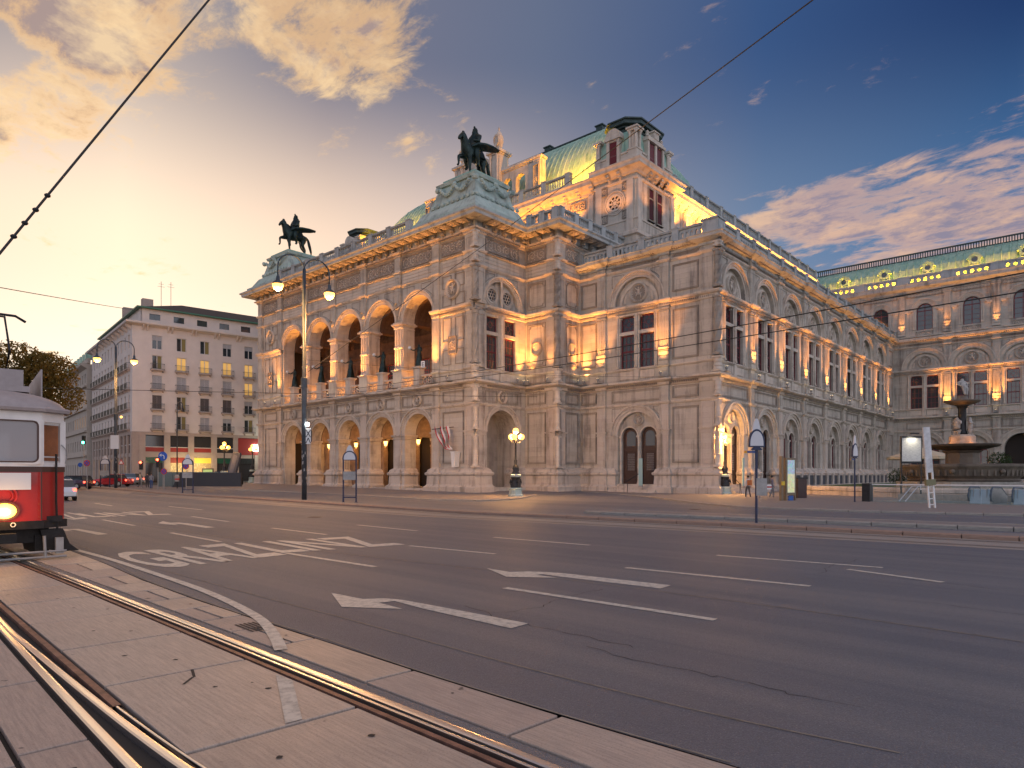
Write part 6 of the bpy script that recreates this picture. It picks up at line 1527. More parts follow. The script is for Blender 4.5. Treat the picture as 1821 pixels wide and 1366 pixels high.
for s_ in (-1, 1):
    a, b = Vector((-.04, .62 * s_, 0)), Vector((-.40, 1.06 * s_, 0)); d = (b - a); m_ = MB(); p0, p1 = a + d * .1, a + d * .88; m_.quad((p0.x, p0.y, 2.02), (p1.x, p1.y, 2.02), (p1.x, p1.y, 2.84), (p0.x, p0.y, 2.84)); obj('side_glass', m_, M_SGL, TR); m_ = MB(); p0, p1 = a + d * .05 - Vector((.35, 0, 0)), a + d * .95 - Vector((.35, 0, 0)); m_.quad((p0.x, p0.y, .9), (p1.x, p1.y, .9), (p1.x, p1.y, 2.9), (p0.x, p0.y, 2.9)); obj('door_leaf', m_, M_VARN, TR)
    m_ = MB(); p0, p1 = a + d * .0 - Vector((.03, 0, 0)), a + d * 1.0 - Vector((.03, 0, 0))
    for z0, z1 in ((1.98, 2.05), (2.12, 2.15), (2.80, 2.9)): m_ = MB(); m_.quad((p0.x, p0.y, z0), (p1.x, p1.y, z0), (p1.x, p1.y, z1), (p0.x, p0.y, z1)); obj('window_bar', m_, M_TWHITE, TR)
cb = MB(); cb.box(-1.3, -1.2, -1.0, 1.0, .9, 3.1); cb.box(-.6, -.5, -.25, .25, .9, 2.3); obj('cab_partition', cb, M_VARN, TR)
obj('cab_floor', MB().box(-9.9, -.1, -1.0, 1.0, .78, .9), M_TBLACK, TR); obj('route_sheet', MB().box(-.02, .0, -.42, .08, 2.05, 2.6), M_WHITE, TR)
# curved roof
rfm = MB(); n = 16; PR_ = []
for i in range(n + 1):
    a = PI * i / n; PR_.append((1.16 * math.cos(a), 3.12 + .40 * math.sin(a)))
XR = [(-10, 1, 1), (-1.2, 1, 1), (-.6, 1, .97), (-.2, .93, .85), (.02, .72, .55), (.14, .5, .2), (.17, .45, .0)]
for x_, sy, sz in XR:
    for y_, z_ in PR_: rfm.v.append((x_ - (abs(y_) / 1.16) ** 2 * .38 * (1 if x_ > -1 else 0), y_ * (1 if x_ < -.5 else (.9 + .1 * sy)), 3.12 + (z_ - 3.12) * sz))
for i in range(len(XR) - 1):
    for j in range(n): q = i * (n + 1) + j; rfm.f.append((q, q + 1, q + n + 2, q + n + 1))
obj('roof', rfm, M_TROOF, TR, smooth=True); e_ = MB(); P = []
for zz in (1.2, 1.5): pass
sm_ = MB()
for s_ in (-1, 1): sm_.box(.055, .07, s_ * .6 - .012, s_ * .6 + .012, .84, 1.82)
obj('panel_seam', sm_, M_TBROWN, TR, kind='stuff'); bt_ = MB()
for s_ in (-1, 1):
    for k in range(7): bt_.ball((.06, s_ * .56, .9 + .13 * k), .012, 5, 3)
obj('rivet', bt_, M_TRED, TR, kind='stuff')
dv = MB(); dv.box(-.75, -.45, -.2, .2, 1.0, 2.0); dv.tube([(-.5, .35, .9), (-.5, .35, 1.95)], .08, 8); dv.ball((-.5, .35, 2.0), .12, 8, 5); obj('driver_desk', dv, M_VARN, TR)
P = [(-10, HW + .08)] + [(x_ + .09, y_ * 1.06) for x_, y_ in FX] + [(-10, -HW - .08)]
e_.sweep([(0, 3.06), (.02, 3.06), (.04, 3.12), (0, 3.16)], list(reversed(P))); obj('roof_gutter', e_, M_TROOF, TR)
bx = MB(); bx.box(-1.9, -.55, -.5, .5, 3.5, 3.62); bx.box(-1.7, -.75, -.4, .42, 3.62, 3.98); bx.box(-3.5, -2.2, -.5, .5, 3.5, 3.75); obj('roof_box', bx, M_TROOF, TR)
pb = MB(); k = len(pb.v); pb.v += [(-.9, .75, 3.40), (-2.9, .85, 3.4), (-2.9, .85, 3.9), (-.9, .75, 4.05), (-.9, .78, 3.40), (-2.9, .88, 3.4), (-2.9, .88, 3.9), (-.9, .78, 4.05)]
pb.f += [(0, 1, 2, 3), (4, 7, 6, 5), (0, 3, 7, 4), (2, 1, 5, 6), (3, 2, 6, 7)]; obj('roof_board', pb, M_TROOF, TR)
pn = MB(); pn.tube([(-2.6, -.3, 3.8), (-1.6, -.3, 4.5), (-2.3, -.3, 5.35), (-2.3, .3, 5.35), (-1.6, .3, 4.5), (-2.6, .3, 3.8)], .025, 6); pn.tube([(-2.35, -.7, 5.3), (-2.3, -.5, 5.4), (-2.3, .5, 5.4), (-2.35, .7, 5.3)], .03, 6); obj('pantograph', pn, M_CHAR, TR)
obj('white_panel', MB().box(.055, .085, -1.05, .42, 1.46, 1.80), M_WHITE, TR)
rr = MB(); rr.ring(0, 0, .17, .2, 0, .02, 0, 2 * PI, 24); rr.ring(0, 0, .11, .13, 0, .02, 0, 2 * PI, 20); rr.v = [(.06 + y_, x_, 1.34 + z_) for x_, y_, z_ in rr.v]; obj('number_ring', rr, M_TRED, TR)
hl = MB().ring(0, 0, .16, .2, 0, .07, 0, 2 * PI, 24); hl.v = [(.06 + y_, x_ * 1.25 - .02, 1.04 + z_ * .95) for x_, y_, z_ in hl.v]; HLo = obj('headlamp', hl, M_TBROWN, TR)
hg = MB().disc(0, 0, .165, 0, .03, 24); hg.v = [(.06 + y_, x_ * 1.25 - .02, 1.04 + z_ * .95) for x_, y_, z_ in hg.v]; obj('headlamp_glass', hg, mat('lit_headlamp', (1, .7, .3), .3, emit=(1, .36, .03), es=3), HLo)
hb = MB().ball((.1, -.02, 1.02), (.03, .1, .07), 10, 6); obj('bulb', hb, mat('bulb', (1, .9, .6), .3, emit=(1, .75, .35), es=14), HLo)
light('headlamp_light', 'POINT', tc + TV * .35 + Vector((0, 0, 1.0)), 12, (1, .5, .15), shadow_soft_size=.15)['kind'] = 'helper'
ub = MB(); band3(ub, .66, .82, .05, .1); obj('buffer_beam', ub, M_TBLACK, TR)
ub = MB(); ub.box(-9.8, -.35, -.8, .8, .35, .7); ub.box(-1.6, -.3, .55, .8, .12, .5).box(-1.6, -.3, -.8, -.55, .12, .5)
for x_ in (-2.6, -5.4):
    for s_ in (-1, 1): w_ = MB().lathe([(.36, 0), (.36, .1), (.2, .1), (.12, .14)], n=20); w_.v = [(x_ + a, s_ * (.72 + c * .5), .38 + b) for a, b, c in w_.v]; addmb(ub, w_)
obj('underframe', ub, M_TBLACK, TR); cp_ = MB(); cp_.prism([(.62, .62), (1.02, .62), (1.05, .56), (1.14, .3), (1.32, .14), (1.05, .14), (.72, .2)], -.1, .1); cp_.v = [(-.28 + b, a, c) for a, b, c in cp_.v]; q_ = MB(); q_.v = [(a, -b, c) for a, b, c in cp_.v]; q_.f = [tuple(reversed(f)) for f in cp_.f]
obj('step_guard', cp_, M_TBLACK, TR); obj('step_guard', q_, M_TBLACK, TR)
cp2 = MB().box(.02, .3, -.14, .14, .42, .6); obj('coupler', cp2, M_TBLACK, TR, (.1, 0, 0))
tb = MB()
for zz, y1 in ((.17, 1.05), (.06, 1.05)): tb.tube([(.0, -1.1, zz), (.0, y1, zz)], .025, 6)
tb.tube([(0, .66, .5), (0, .68, .04)], .03, 6); tb.tube([(0, -.66, .5), (0, -.68, .04)], .03, 6); tb.box(-.1, .0, .86, 1.0, .12, .45); obj('lifeguard_bar', tb, M_GREYP, TR)
bt = MB().ring(0, 0, .035, .05, 0, .015, 0, 2 * PI, 6); bt.v = [(.11 + y_, x_ + .12, .78 + z_ - .02) for x_, y_, z_ in bt.v]; obj('hexagon_plate', bt, M_WHITE, TR)
hr = MB(); hr.tube([(-.2, .93, .5), (-.18, .9, 1.2), (-.17, .9, 2.2)], .022, 6); obj('black_cable', hr, M_TBLACK, TR); obj('door_handle', MB().tube([(-.36, 1.1, 2.0), (-.34, 1.12, 2.15), (-.3, 1.1, 2.3), (-.33, 1.02, 2.4)], .012, 5), M_GREYP, TR)
# ---- big double-arm street masts
def mast(p, rz, label, H=15.55, e=1800, gl=1):
    r = empty('street_mast', p, rz, label, 'street light', 'tall double-arm street lights'); m_ = MB()
    m_.lathe([(.17, 0), (.17, 8.2), (.13, 8.25), (.11, H)], n=14); obj('pole', m_, M_MAST, r, smooth=True)
    obj('pole_band', MB().lathe([(.21, 7.6), (.21, 8.25), (.14, 8.3)], n=14), M_MAST, r); m_ = MB(); k = MB()
    for i in range(26): a = random.uniform(0, 6.28); zz = random.uniform(.9, 3.4); w = random.uniform(.08, .16); k.quad(*[(.176 * math.cos(a + dx), .176 * math.sin(a + dx), zz + dz) for dx, dz in ((0, 0), (w * 4, .02), (w * 4, .2), (0, .18))])
    obj('sticker_remnant', k, M_GREYP, r, kind='stuff'); rad = .88
    for s_ in (-1, 1):
        a_ = MB(); a_.tube([(0, 0, H - 1.2), (s_ * .03, 0, H - .2)] + [(s_ * rad * (1 - math.cos(PI * i / 14)), 0, H - .1 + rad * math.sin(PI * i / 14)) for i in range(1, 14)] + [(s_ * 2 * rad, 0, H - .1), (s_ * 2 * rad, 0, H - .75)], .05, 8); ar = obj('arm', a_, M_MAST, r, smooth=True)
        h = MB().lathe([(.04, H - .7), (.1, H - .8), (.13, H - 1.05), (.33, H - 1.2), (.36, H - 1.32)], (s_ * 2 * rad, 0), 16); obj('lamp_head', h, M_MAST, r, smooth=True)
        g_ = MB().lathe([(.35, H - 1.32), (.36, H - 1.4), (.28, H - 1.62), (.12, H - 1.74), (.0, H - 1.77)], (s_ * 2 * rad, 0), 16); obj('lamp_glass', g_, M_LAMP, r, smooth=True)
        l = light('street_lamp_light', 'POINT', (s_ * 2 * rad, 0, H - 2.2), e, AMBER, r, shadow_soft_size=.3); l['kind'] = 'helper'
    return r
p = at(541, 892); M1 = mast(p, R(38), 'near tall blue-grey street light with two curved arms, bright lamps and peeling stickers')
fx = MB(); fx.box(.1, .5, -.06, .06, 4.0, 4.8); o = obj('signal_box', fx, M_CHAR, M1); sg = MB(); sg.box(.13, .47, -.1, -.07, 2.35 + 1.5, 3.6 + 1.3); obj('signal_plate', sg, M_WHITE, M1)
x_ = MB()
for a, b in (((.15, 4.3), (.45, 4.8)), ((.45, 4.3), (.15, 4.8)), ((.15, 3.9), (.3, 4.25)), ((.3, 4.25), (.45, 3.9))): x_.tube([(a[0], -.11, a[1]), (b[0], -.11, b[1])], .025, 4)
obj('signal_bars', x_, M_CHAR, M1); obj('white_signal', MB().ball((.25, -.1, 5.15), .13, 10, 7), mat('bright_white_signal', (1, 1, 1), .5, emit=(1, .95, .85), es=30), M1)
for o in M1.children:
    if o.name.split('.')[0] in ('signal_box', 'signal_plate', 'signal_bars', 'white_signal'): o.rotation_euler = (0, 0, -R(38))
p2 = Vector((-(910.5 - 206) / 1200 * 74, 74, gz(0, 74))); M2 = mast(p2, R(28), 'far tall street light before the pink block with a blank board on its pole', e=1000)
obj('blank_board', MB().box(-.45, .45, -.25, -.2, 4.4, 5.9), M_WHITE, M2); obj('small_lamp', MB().ball((.65, -.1, 7.9), .13, 8, 6), M_LAMP, M2)
for o in M2.children:
    if o.name.split('.')[0] in ('blank_board', 'small_lamp'): o.rotation_euler = (0, 0, -R(28))
# ---- cast-iron candelabra with four globes
def candelabra(p, rz, label, e=900, sc=1.0):
    r = empty('candelabra', p, rz, label, 'lamp post', 'cast-iron candelabra lamps on stone feet'); r.scale = (sc, sc, sc)
    m_ = MB(); m_.lathe([(.62, 0), (.62, .2), (.52, .3), (.50, .62), (.56, .68), (.42, .78)], n=8); obj('stone_foot', m_, M_VERD, r)
    m_ = MB(); m_.lathe([(.38, .78), (.42, .85), (.40, 1.0), (.34, 1.35), (.40, 1.6), (.30, 1.66)], n=12)
    for i in range(4): a = PI / 2 * i + .4; m_.ball((.38 * math.cos(a), .38 * math.sin(a), 1.25), .12, 7, 5); m_.tube([(.42 * math.cos(a), .42 * math.sin(a), 1.45), (.5 * math.cos(a), .5 * math.sin(a), 1.2), (.4 * math.cos(a), .4 * math.sin(a), .95)], .04, 5)
    obj('iron_urn', m_, M_CHAR, r); obj('collar', MB().lathe([(.42, 1.62), (.45, 1.68), (.45, 1.78), (.36, 1.86)], n=12), M_VERD, r)
    m_ = MB(); m_.lathe([(.36, 1.82), (.3, 1.95), (.2, 2.1), (.27, 2.3), (.2, 2.5), (.11, 2.6), (.13, 2.9), (.08, 3.0), (.07, 4.3), (.1, 4.35), (.13, 4.5), (.06, 4.6), (.05, 4.95)], n=12)
    for i in range(5): m_.ball((.2 * math.cos(i * 1.26), .2 * math.sin(i * 1.26), 2.15 + .05 * i), .09, 6, 4)
    obj('iron_shaft', m_, M_CHAR, r, smooth=True); m_ = MB()
    for i in range(3): a = 2 * PI * i / 3 + .3; m_.tube([(0, 0, 4.4), (.25 * math.cos(a), .25 * math.sin(a), 4.3), (.46 * math.cos(a), .46 * math.sin(a), 4.42), (.48 * math.cos(a), .48 * math.sin(a), 4.55)], .03, 6)
    obj('iron_arm', m_, M_CHAR, r)
    for x_, y_, z_ in [(.48 * math.cos(2 * PI * i / 3 + .3), .48 * math.sin(2 * PI * i / 3 + .3), 4.78) for i in range(3)] + [(0, 0, 5.25)]: obj('globe', MB().ball((x_, y_, z_), .235, 14, 9), M_LAMP, r, smooth=True)
    l = light('globe_light', 'POINT', (0, 0, 4.85), e, AMBER, r, shadow_soft_size=.4); l['kind'] = 'helper'
candelabra(at(917, 885), 0, 'lit four-globe candelabra standing before the arched niche of the corner', 2600)
candelabra(at(1289, 881), .5, 'lit four-globe candelabra standing at the right corner of the projecting wing', 3200)
pp = Vector(((1556 / 3.902 - 910.5) / 1200 * 84, 84, gz(0, 84))); candelabra(pp, .2, 'distant lit candelabra on a pale foot left of the opera house', 500)
pp = Vector(((449 - 910.5) / 1200 * 97, 97, gz(0, 97))); candelabra(pp, .2, 'small distant candelabra peeping out beside the left end of the opera house', 200)
# ---- tram stop signs
M_PLATE = mat('blank_sign_face', (.62, .62, .64), .45)
def arch_plate(w, h, z0, t0, t1, n=12): return [(w / 2, z0)] + [(w / 2 * math.cos(PI * i / n) , z0 + h * .18 + h * .82 * math.sin(PI * i / n)) for i in range(n + 1)] + [(-w / 2, z0)]
def head(r, z0, w, h, cone=True):
    obj('sign_rim', MB().prism(arch_plate(w, h, z0, 0, 0), -.05, .05), M_BLUEIRON, r); obj('sign_face', MB().prism(arch_plate(w * .8, h * .82, z0 + h * .07, 0, 0), -.062, .062), M_PLATE, r)
    if cone: k = z0 + h * .86; obj('sign_peak', MB().prism([(-w * .27, k), (w * .27, k), (w * .16, k + h * .5), (w * .06, k + h * .72), (-w * .06, k + h * .72), (-w * .16, k + h * .5)], -.03, .03), M_PLATE, r)
def stop_post(p, rz, label, z0=2.75, w=.54, h=.6, tt=True):
    r = empty('stop_sign', p, rz, label, 'stop sign', 'tram stop signs on blue posts'); obj('post', MB().lathe([(.14, 0), (.14, .03), (.045, .06), (.045, z0)], n=10), M_BLUEIRON, r); head(r, z0, w, h)
    m_ = MB().prism([(-.2, z0 - .1), (.2, z0 - .1), (.1, z0), (-.1, z0)], -.06, .06); obj('bracket', m_, M_BLUEIRON, r)
    m_ = MB().box(-.32, .0, -.015, .015, z0 - .2, z0 - .13); obj('direction_arm', m_, mat('blue_enamel', (.03, .07, .25), .4) if 'blue_enamel' not in MATS else MATS['blue_enamel'], r); obj('arm_tip', MB().box(-.42, -.32, -.015, .015, z0 - .21, z0 - .12), mat('orange_enamel', (.6, .3, .03), .4) if 'orange_enamel' not in MATS else MATS['orange_enamel'], r)
    if tt: obj('timetable_case', MB().box(-.02, .34, -.08, -.04, 1.05, 1.65), M_GREYP, r)
    return r
def stop_frame(p, rz, label, wd=.85, box=True):
    r = empty('stop_sign', p, rz, label, 'stop sign', 'tram stop signs on blue frames'); m_ = MB()
    for s_ in (-1, 1): obj('leg', MB().box(s_ * wd / 2 - .04, s_ * wd / 2 + .04, -.04, .04, 0, 2.75).box(s_ * wd / 2 - .09, s_ * wd / 2 + .09, -.09, .09, 0, .03), M_BLUEIRON, r)
    obj('crossbar', MB().box(-wd / 2, wd / 2, -.03, .03, .28, .36), M_BLUEIRON, r); head(r, 2.72, wd + .1, .62)
    obj('display_box', MB().box(-wd / 2 + .02, wd / 2 - .02, -.1, .1, 1.45, 2.0), M_GREYP, r, label='scuffed grey box between the legs'); return r
stop_post(at(1345, 936), 0, 'tall blue tram stop post with blank arched plate nearest the camera', 2.72, .56, .62)
stop_post(at(1520, 895.5), R(25), 'smaller blue tram stop post with blank arched plate in front of the long wing', 2.9, .5, .85, False)
stop_frame(at(622, 893.5), R(-5), 'two-legged blue stop sign with grey box before the arcade'); stop_frame(at(334, 877), R(-5), 'two-legged blue stop sign before the left apartment block', 1.05); stop_frame(at(187, 868.5), R(-5), 'two-legged blue stop sign left of the far street light', 1.1)
r = empty('timetable_stand', at(1353, 894), .2, 'grey poster stand with red and white stripes behind the near stop post', 'notice stand'); obj('frame', MB().box(-.05, .0, -.03, .03, 0, 1.7), M_GREYP, r); obj('striped_board', MB().box(-.05, .75, -.02, .02, .85, 1.15), M_WHITE, r); obj('red_stripe', MB().box(-.06, .76, -.025, .025, .95, 1.05), M_TRED, r)
# ---- map kiosk
kz = at(1398, 893); r = empty('map_kiosk', kz, R(25), 'tall bronze-coloured kiosk panel with a bright city map', 'map kiosk'); M_KI = mat('kiosk_bronze', (.2, .16, .11), .5, .3)
obj('housing', MB().box(-.12, .78, -.1, .12, .45, 2.9).box(-.12, -.02, -.1, .12, 0, .45).box(.68, .78, -.1, .12, 0, .45), M_KI, r); obj('side_pillar', MB().box(-.5, -.35, -.1, .1, 0, 3.0), M_KI, r)
def mapfn(q, t, b, co):
    x_, y_, z_ = q.xyz(co); v = q.voro(q.mapping(co, (1, 0, 1)), 9, 'Color'); c = q.mix(.82, v, (.72, .70, .38)); c = q.mix(q.m('GREATER_THAN', z_, 1.85), c, q.mix(.8, v, (.35, .50, .58))); t.links.new(c, b.inputs['Base Color']); t.links.new(c, b.inputs['Emission Color']); b.inputs['Emission Strength'].default_value = .25
obj('city_map', MB().box(.02, .64, -.115, -.1, .62, 2.75), mat('city_map_print', (.6, .6, .3), .5, fn=mapfn), r); obj('ticket_box', MB().box(-.52, -.33, -.2, -.1, 1.1, 1.35), mat('yellow_box', (.7, .5, .04), .5), r); obj('blue_panel', MB().box(.2, .6, -.05, .05, .05, .42), mat('blue_panel', (.03, .12, .4), .5), r)
r = empty('cabinet', at(1419, 888), R(25), 'dark brown wheeled cabinet beside the map kiosk', 'cabinet'); obj('body', MB().box(-.45, .45, -.4, .4, .12, 1.5), mat('dark_brown_lacquer', (.04, .014, .014), .4, var=(2, .4)), r); obj('lid', MB().box(-.5, .5, -.45, .45, 1.5, 1.6), M_CHAR, r)
for a in (-.38, .38):
    for b in (-.3, .3): w_ = MB().lathe([(.1, -.03), (.1, .03)], n=10); w_.v = [(a + x_, b + z_, .1 + y_) for x_, y_, z_ in w_.v]; obj('wheel', w_, M_CHAR, r)
# ---- glass slabs by the doors and handrails
for nme, s_, f in (('wing door', 7.95, FE), ('long side door', BC[0] - .9, SF)):
    q = f.pt(s_, -1.25); w_ = LW(q[0], q[1]); r = empty('glass_panel', w_, PHI + f.rot, 'pale green upright glass panel beside the ' + nme, 'glass panel'); obj('pane', MB().box(-.2, .2, -.03, .03, .75, 3.35), mat('pale_green_glass', (.30, .46, .46), .2) if 'pale_green_glass' not in MATS else MATS['pale_green_glass'], r); obj('foot', MB().box(-.22, .22, -.06, .06, .6, .8), M_GREYP, r)
    q = f.pt(s_ - 1.6, -1.6); w_ = LW(q[0], q[1]); r = empty('handrail', w_, PHI + f.rot, 'black iron handrail on the steps of the ' + nme, 'handrail'); obj('rail', MB().tube([(.9, 1.2, 1.9), (0, 0, 1.0), (0, 0, 0)], .03, 6).tube([(.35, 0, 0), (.35, .1, 1.1)], .03, 6).tube([(.9, 1.2, 1.9), (.9, 1.2, .9)], .03, 6), M_CHAR, r)
for f, a, b in ((FE, 4.2, 9.4), (SF, BC[0] - 2.4, BC[1] + 2.4)):
    for i in range(5): part('step', ('estep', round(b - a, 1), i), lambda mm, i=i: mm.box(0, b - a, -1.5 + .33 * i, .6, 0 if i == 0 else .18 * i, .18 * (i + 1)), M_PLINTH, f, a, .0)
# ---- subway entrance: glass parapet, escalators
ga, gb = at(1551, 895), at(1990, 908); gd = (gb - ga).normalized(); grz = math.atan2(gd.y, gd.x); GL = (gb - ga).length
SUB = empty('subway_entrance', ga, grz, 'glass-walled subway stair opening with a steel top rail and black end block', 'subway entrance'); M_PG = mat('parapet_glass', (.25, .38, .38), .05, alpha=.12, spec=.5)
n = 6
for i in range(n): obj('glass_pane', MB().box(GL * i / n + .02, GL * (i + 1) / n - .02, -.02, .02, .12, 1.15), M_PG, SUB)
obj('top_rail', MB().box(0, GL, -.04, .04, 1.15, 1.22), M_WHITE, SUB); obj('bottom_kerb', MB().box(-.3, GL, -.2, .2, 0, .12), M_KERB2, SUB); obj('end_block', MB().box(-.52, -.05, -.25, .25, 0, 1.25), M_CHAR, SUB)
obj('back_kerb', MB().box(-.3, GL, 5.0, 5.4, 0, .5), M_KERB2, SUB); obj('shaft_floor', MB().box(0, GL, .2, 5, .0, .11), mat('shaft_tiles', (.16, .22, .22), .4), SUB)
M_ESC = mat('escalator_steel_panel', (.42, .52, .56), .3, .4)
def escalator(s_, label):
    q = ga + gd * s_ + Vector((-gd.y, gd.x, 0)) * 1.0; r = empty('escalator', q, grz, label, 'escalator', 'escalators behind the glass parapet')
    side = [(0, .1), (0, .62), (.1, .86), (.3, .98), (1.9, .98), (3.2, .5), (3.2, .1)]
    for x_ in (-.55, .55):
        m_ = MB().prism(side, -.04, .04); m_.v = [(x_ + b, a, c) for a, b, c in m_.v]; obj('balustrade', m_, M_GREYP, r)
        h = MB().tube([(x_, .35, .22), (x_, -.02, .3), (x_, -.08, .6), (x_, .06, .9), (x_, .3, 1.05), (x_, 1.9, 1.05), (x_, 3.2, .55)], .055, 8); obj('handrail', h, M_BLUEIRON, r, smooth=True)
    m_ = MB(); P = [(0.0, .12), (.25, .92), (1.9, .95), (3.2, .45)]
    for (a, b), (c, d) in zip(P, P[1:]): m_.quad((-.5, a, b), (.5, a, b), (.5, c, d), (-.5, c, d))
    obj('step_apron', m_, M_ESC, r)
    for i in range(3): obj('panel_joint', MB().box(-.5 + .33 * i + .15, -.5 + .33 * i + .165, .1, .26, .45, .96), M_GREYP, r)
sc_ = GL / (1990 - 1551)
def along(px):
    # distance along the parapet seen at a column of the photo
    k = (px - CX) / F_; return (k * ga.y - ga.x) / (gd.x - k * gd.y)
for px, l_ in ((1700, 'left escalator with pale steel apron and dark handrail loops'), (1778, 'right escalator with pale steel apron beside the picture edge')): escalator(along(px) + .9, l_)
hr = empty('stair_handrail', ga + gd * (along(1608)) + Vector((-gd.y, gd.x, 0)) * .9, grz, 'pair of bright steel stair handrails inside the glass parapet', 'handrail')
for dx in (0, .35): obj('rail', MB().tube([(dx - .5, -.3, .15), (dx, .3, 1.05), (dx + .5, .3, 1.1), (dx + .52, .3, .85)], .03, 6), M_STEEL, hr)
# ---- lit information board, leaning white pylon
q = Vector(((1620 - CX) / F_ * 47, 47, 0)); r = empty('information_board', q, 0, 'brightly lit framed information board on two dark posts', 'notice board')
for s_ in (-1, 1): obj('post', MB().box(s_ * .68 - .04, s_ * .68 + .04, -.05, .05, 0, 2.6), M_CHAR, r)
def bfn(q_, t, b, co):
    x_, y_, z_ = q_.xyz(co); ln = q_.noise(q_.mapping(co, (2, 1, 14)), 3, 2, .5); c = q_.mix(q_.mr(ln, .48, .6, 0, .35), (.62, .62, .58), (.2, .2, .2)); t.links.new(c, b.inputs['Base Color'])
obj('board', MB().box(-.66, .66, -.08, -.05, 2.72, 4.35), mat('notice_sheet', (.6, .6, .58), .6, fn=bfn), r); obj('frame', MB().box(-.74, .74, -.05, .05, 2.58, 4.48), M_CHAR, r)
l = light('board_light', 'SPOT', (0, -.45, 4.6), 60, (1, .9, .7), r, spot_size=R(120), spot_blend=1, shadow_soft_size=.1); l['kind'] = 'helper'; l.rotation_euler = (R(-10), 0, 0); l.rotation_euler = Vector((0, -.7, 1)).to_track_quat('Z', 'Y').to_euler()
obj('frame_lamp', MB().box(-.3, .3, -.5, -.4, 4.6, 4.68), M_CHAR, r)
q = at(1658, 907); r = empty('leaning_pylon', q, 0, 'slim white pylon sign leaning left on two thin legs', 'sign pylon'); r.rotation_euler = (0, R(-4.5), 0)
for s_ in (-.14, .14): obj('leg', MB().box(s_ - .035, s_ + .035, -.04, .04, -.1, 2.0), M_WHITE, r)
obj('sign_panel', MB().box(-.17, .17, -.05, .05, 1.9, 4.2), mat('white_pylon_face', (.6, .6, .6), .5, var=(3, .25)), r); obj('clamp', MB().box(-.24, .24, -.09, .09, 1.25, 1.55), mat('olive_metal', (.2, .19, .1), .6), r)
for i in range(4): obj('rung', MB().box(-.12, .12, -.02, .02, .25 + .3 * i, .29 + .3 * i), M_WHITE, r)
# ---- the two-basin fountain
fp = Vector(((1711 - CX) / F_ * 56, 56, .0)); FN = empty('fountain', fp, PHI, 'large dark stone fountain with two basins and a seated figure on its column', 'fountain'); M_FS = mat('mossy_fountain_stone', (.14, .115, .09), .7, fn=stone_fn([(.16, .13, .10), (.11, .09, .075), (.22, .18, .14)], (.04, .035, .03), 2, False))
obj('base_steps', MB().lathe([(5.4, 0), (5.4, .5), (4.9, .5), (4.9, 1.25)], n=12), M_KERB2, FN); m_ = MB(); n = 48; prof = [(3.7, 1.2), (4.0, 1.35), (3.85, 1.5), (4.1, 1.7), (4.25, 2.2), (4.4, 2.45), (4.4, 2.62), (4.15, 2.66), (3.9, 2.45), (0, 2.4)]
m_.lathe(prof, n=n); obj('lower_basin', m_, M_FS, FN); m_ = MB()
for i in range(56): a = 2 * PI * i / 56; m_.box(-.07, .07, -.05, .05, 1.72, 2.2); c_, s__ = math.cos(a), math.sin(a); m_.v[-8:] = [((4.22 + y_) * c_ - x_ * s__, (4.22 + y_) * s__ + x_ * c_, z_) for x_, y_, z_ in m_.v[-8:]]
obj('basin_rib', m_, M_FS, FN, kind='stuff')
for i in range(8): a = PI / 4 * i; obj('lion_mask', MB().ball((4.32 * math.cos(a), 4.32 * math.sin(a), 2.05), .2, 8, 6), M_FS, FN, smooth=True)
obj('octagon_pedestal', MB().lathe([(1.45, 2.4), (1.45, 2.7), (1.2, 2.85), (1.2, 4.0), (1.5, 4.3)], n=8), M_FS, FN); obj('upper_basin', MB().lathe([(.9, 4.3), (1.7, 4.45), (2.55, 4.75), (2.7, 4.95), (2.55, 5.0), (.9, 4.9)], n=32), M_FS, FN)
m_ = MB(); m_.lathe([(1.0, 4.9), (1.05, 5.2), (.95, 5.3), (.95, 5.9), (.8, 6.1)], n=8); obj('figure_drum', m_, mat('fountain_marble', (.42, .34, .27), .7, var=(2, .3)), FN); m_ = MB(); m_.lathe([(.42, 6.1), (.36, 6.4), (.3, 6.6), (.3, 9.0), (.42, 9.3), (.6, 9.45)], n=16); obj('shaft', m_, M_CHAR, FN, smooth=True)
obj('top_dish', MB().lathe([(.5, 9.4), (.9, 9.55), (1.3, 9.8), (1.35, 9.95), (.6, 9.9), (.4, 10.2), (.35, 10.5)], n=20), M_FS, FN, smooth=True)
def fig_mesh(seat=False, sc=1.0, v=0):
    V = [(0, 0, 1.0), (0, 0, 1.3), (0, 0, 1.65), (0, 0, 1.85), (0, 0, 2.05)]; Rr = [.24, .2, .24, .09, .15]; Ed = [(0, 1), (1, 2), (2, 3), (3, 4)]
    if seat: legs = [[(-.35, .14, 1.0), (-.4, .14, .45), (-.5, .14, .1)], [(-.35, -.14, .95), (-.3, -.14, .5), (-.35, -.14, .1)]]
    else: legs = [[(-.02, .12, .5), (0, .13, .08)], [(.05, -.12, .5), (-.02, -.13, .08)]]
    for L_ in legs: k = len(V); V += L_; Rr += [.17, .12, .08][:len(L_)]; Ed += [(0, k)] + [(k + i, k + i + 1) for i in range(len(L_) - 1)]
    for s_ in (-1, 1): k = len(V); V += [(0, s_ * .3, 1.62), (-.08, s_ * .42, 1.3), (-.3, s_ * (.2 + .1 * v), 1.15 + .2 * v)]; Rr += [.1, .08, .06]; Ed += [(2, k), (k, k + 1), (k + 1, k + 2)]
    return skin('stone_body', V, Ed, Rr, 0, 1)
fm, fm2 = fig_mesh(True), fig_mesh(False, v=1); M_FG = mat('grey_marble_figure', (.34, .33, .31), .6, var=(4, .4))
for q_ in (fm, fm2): q_.materials.append(M_FG)
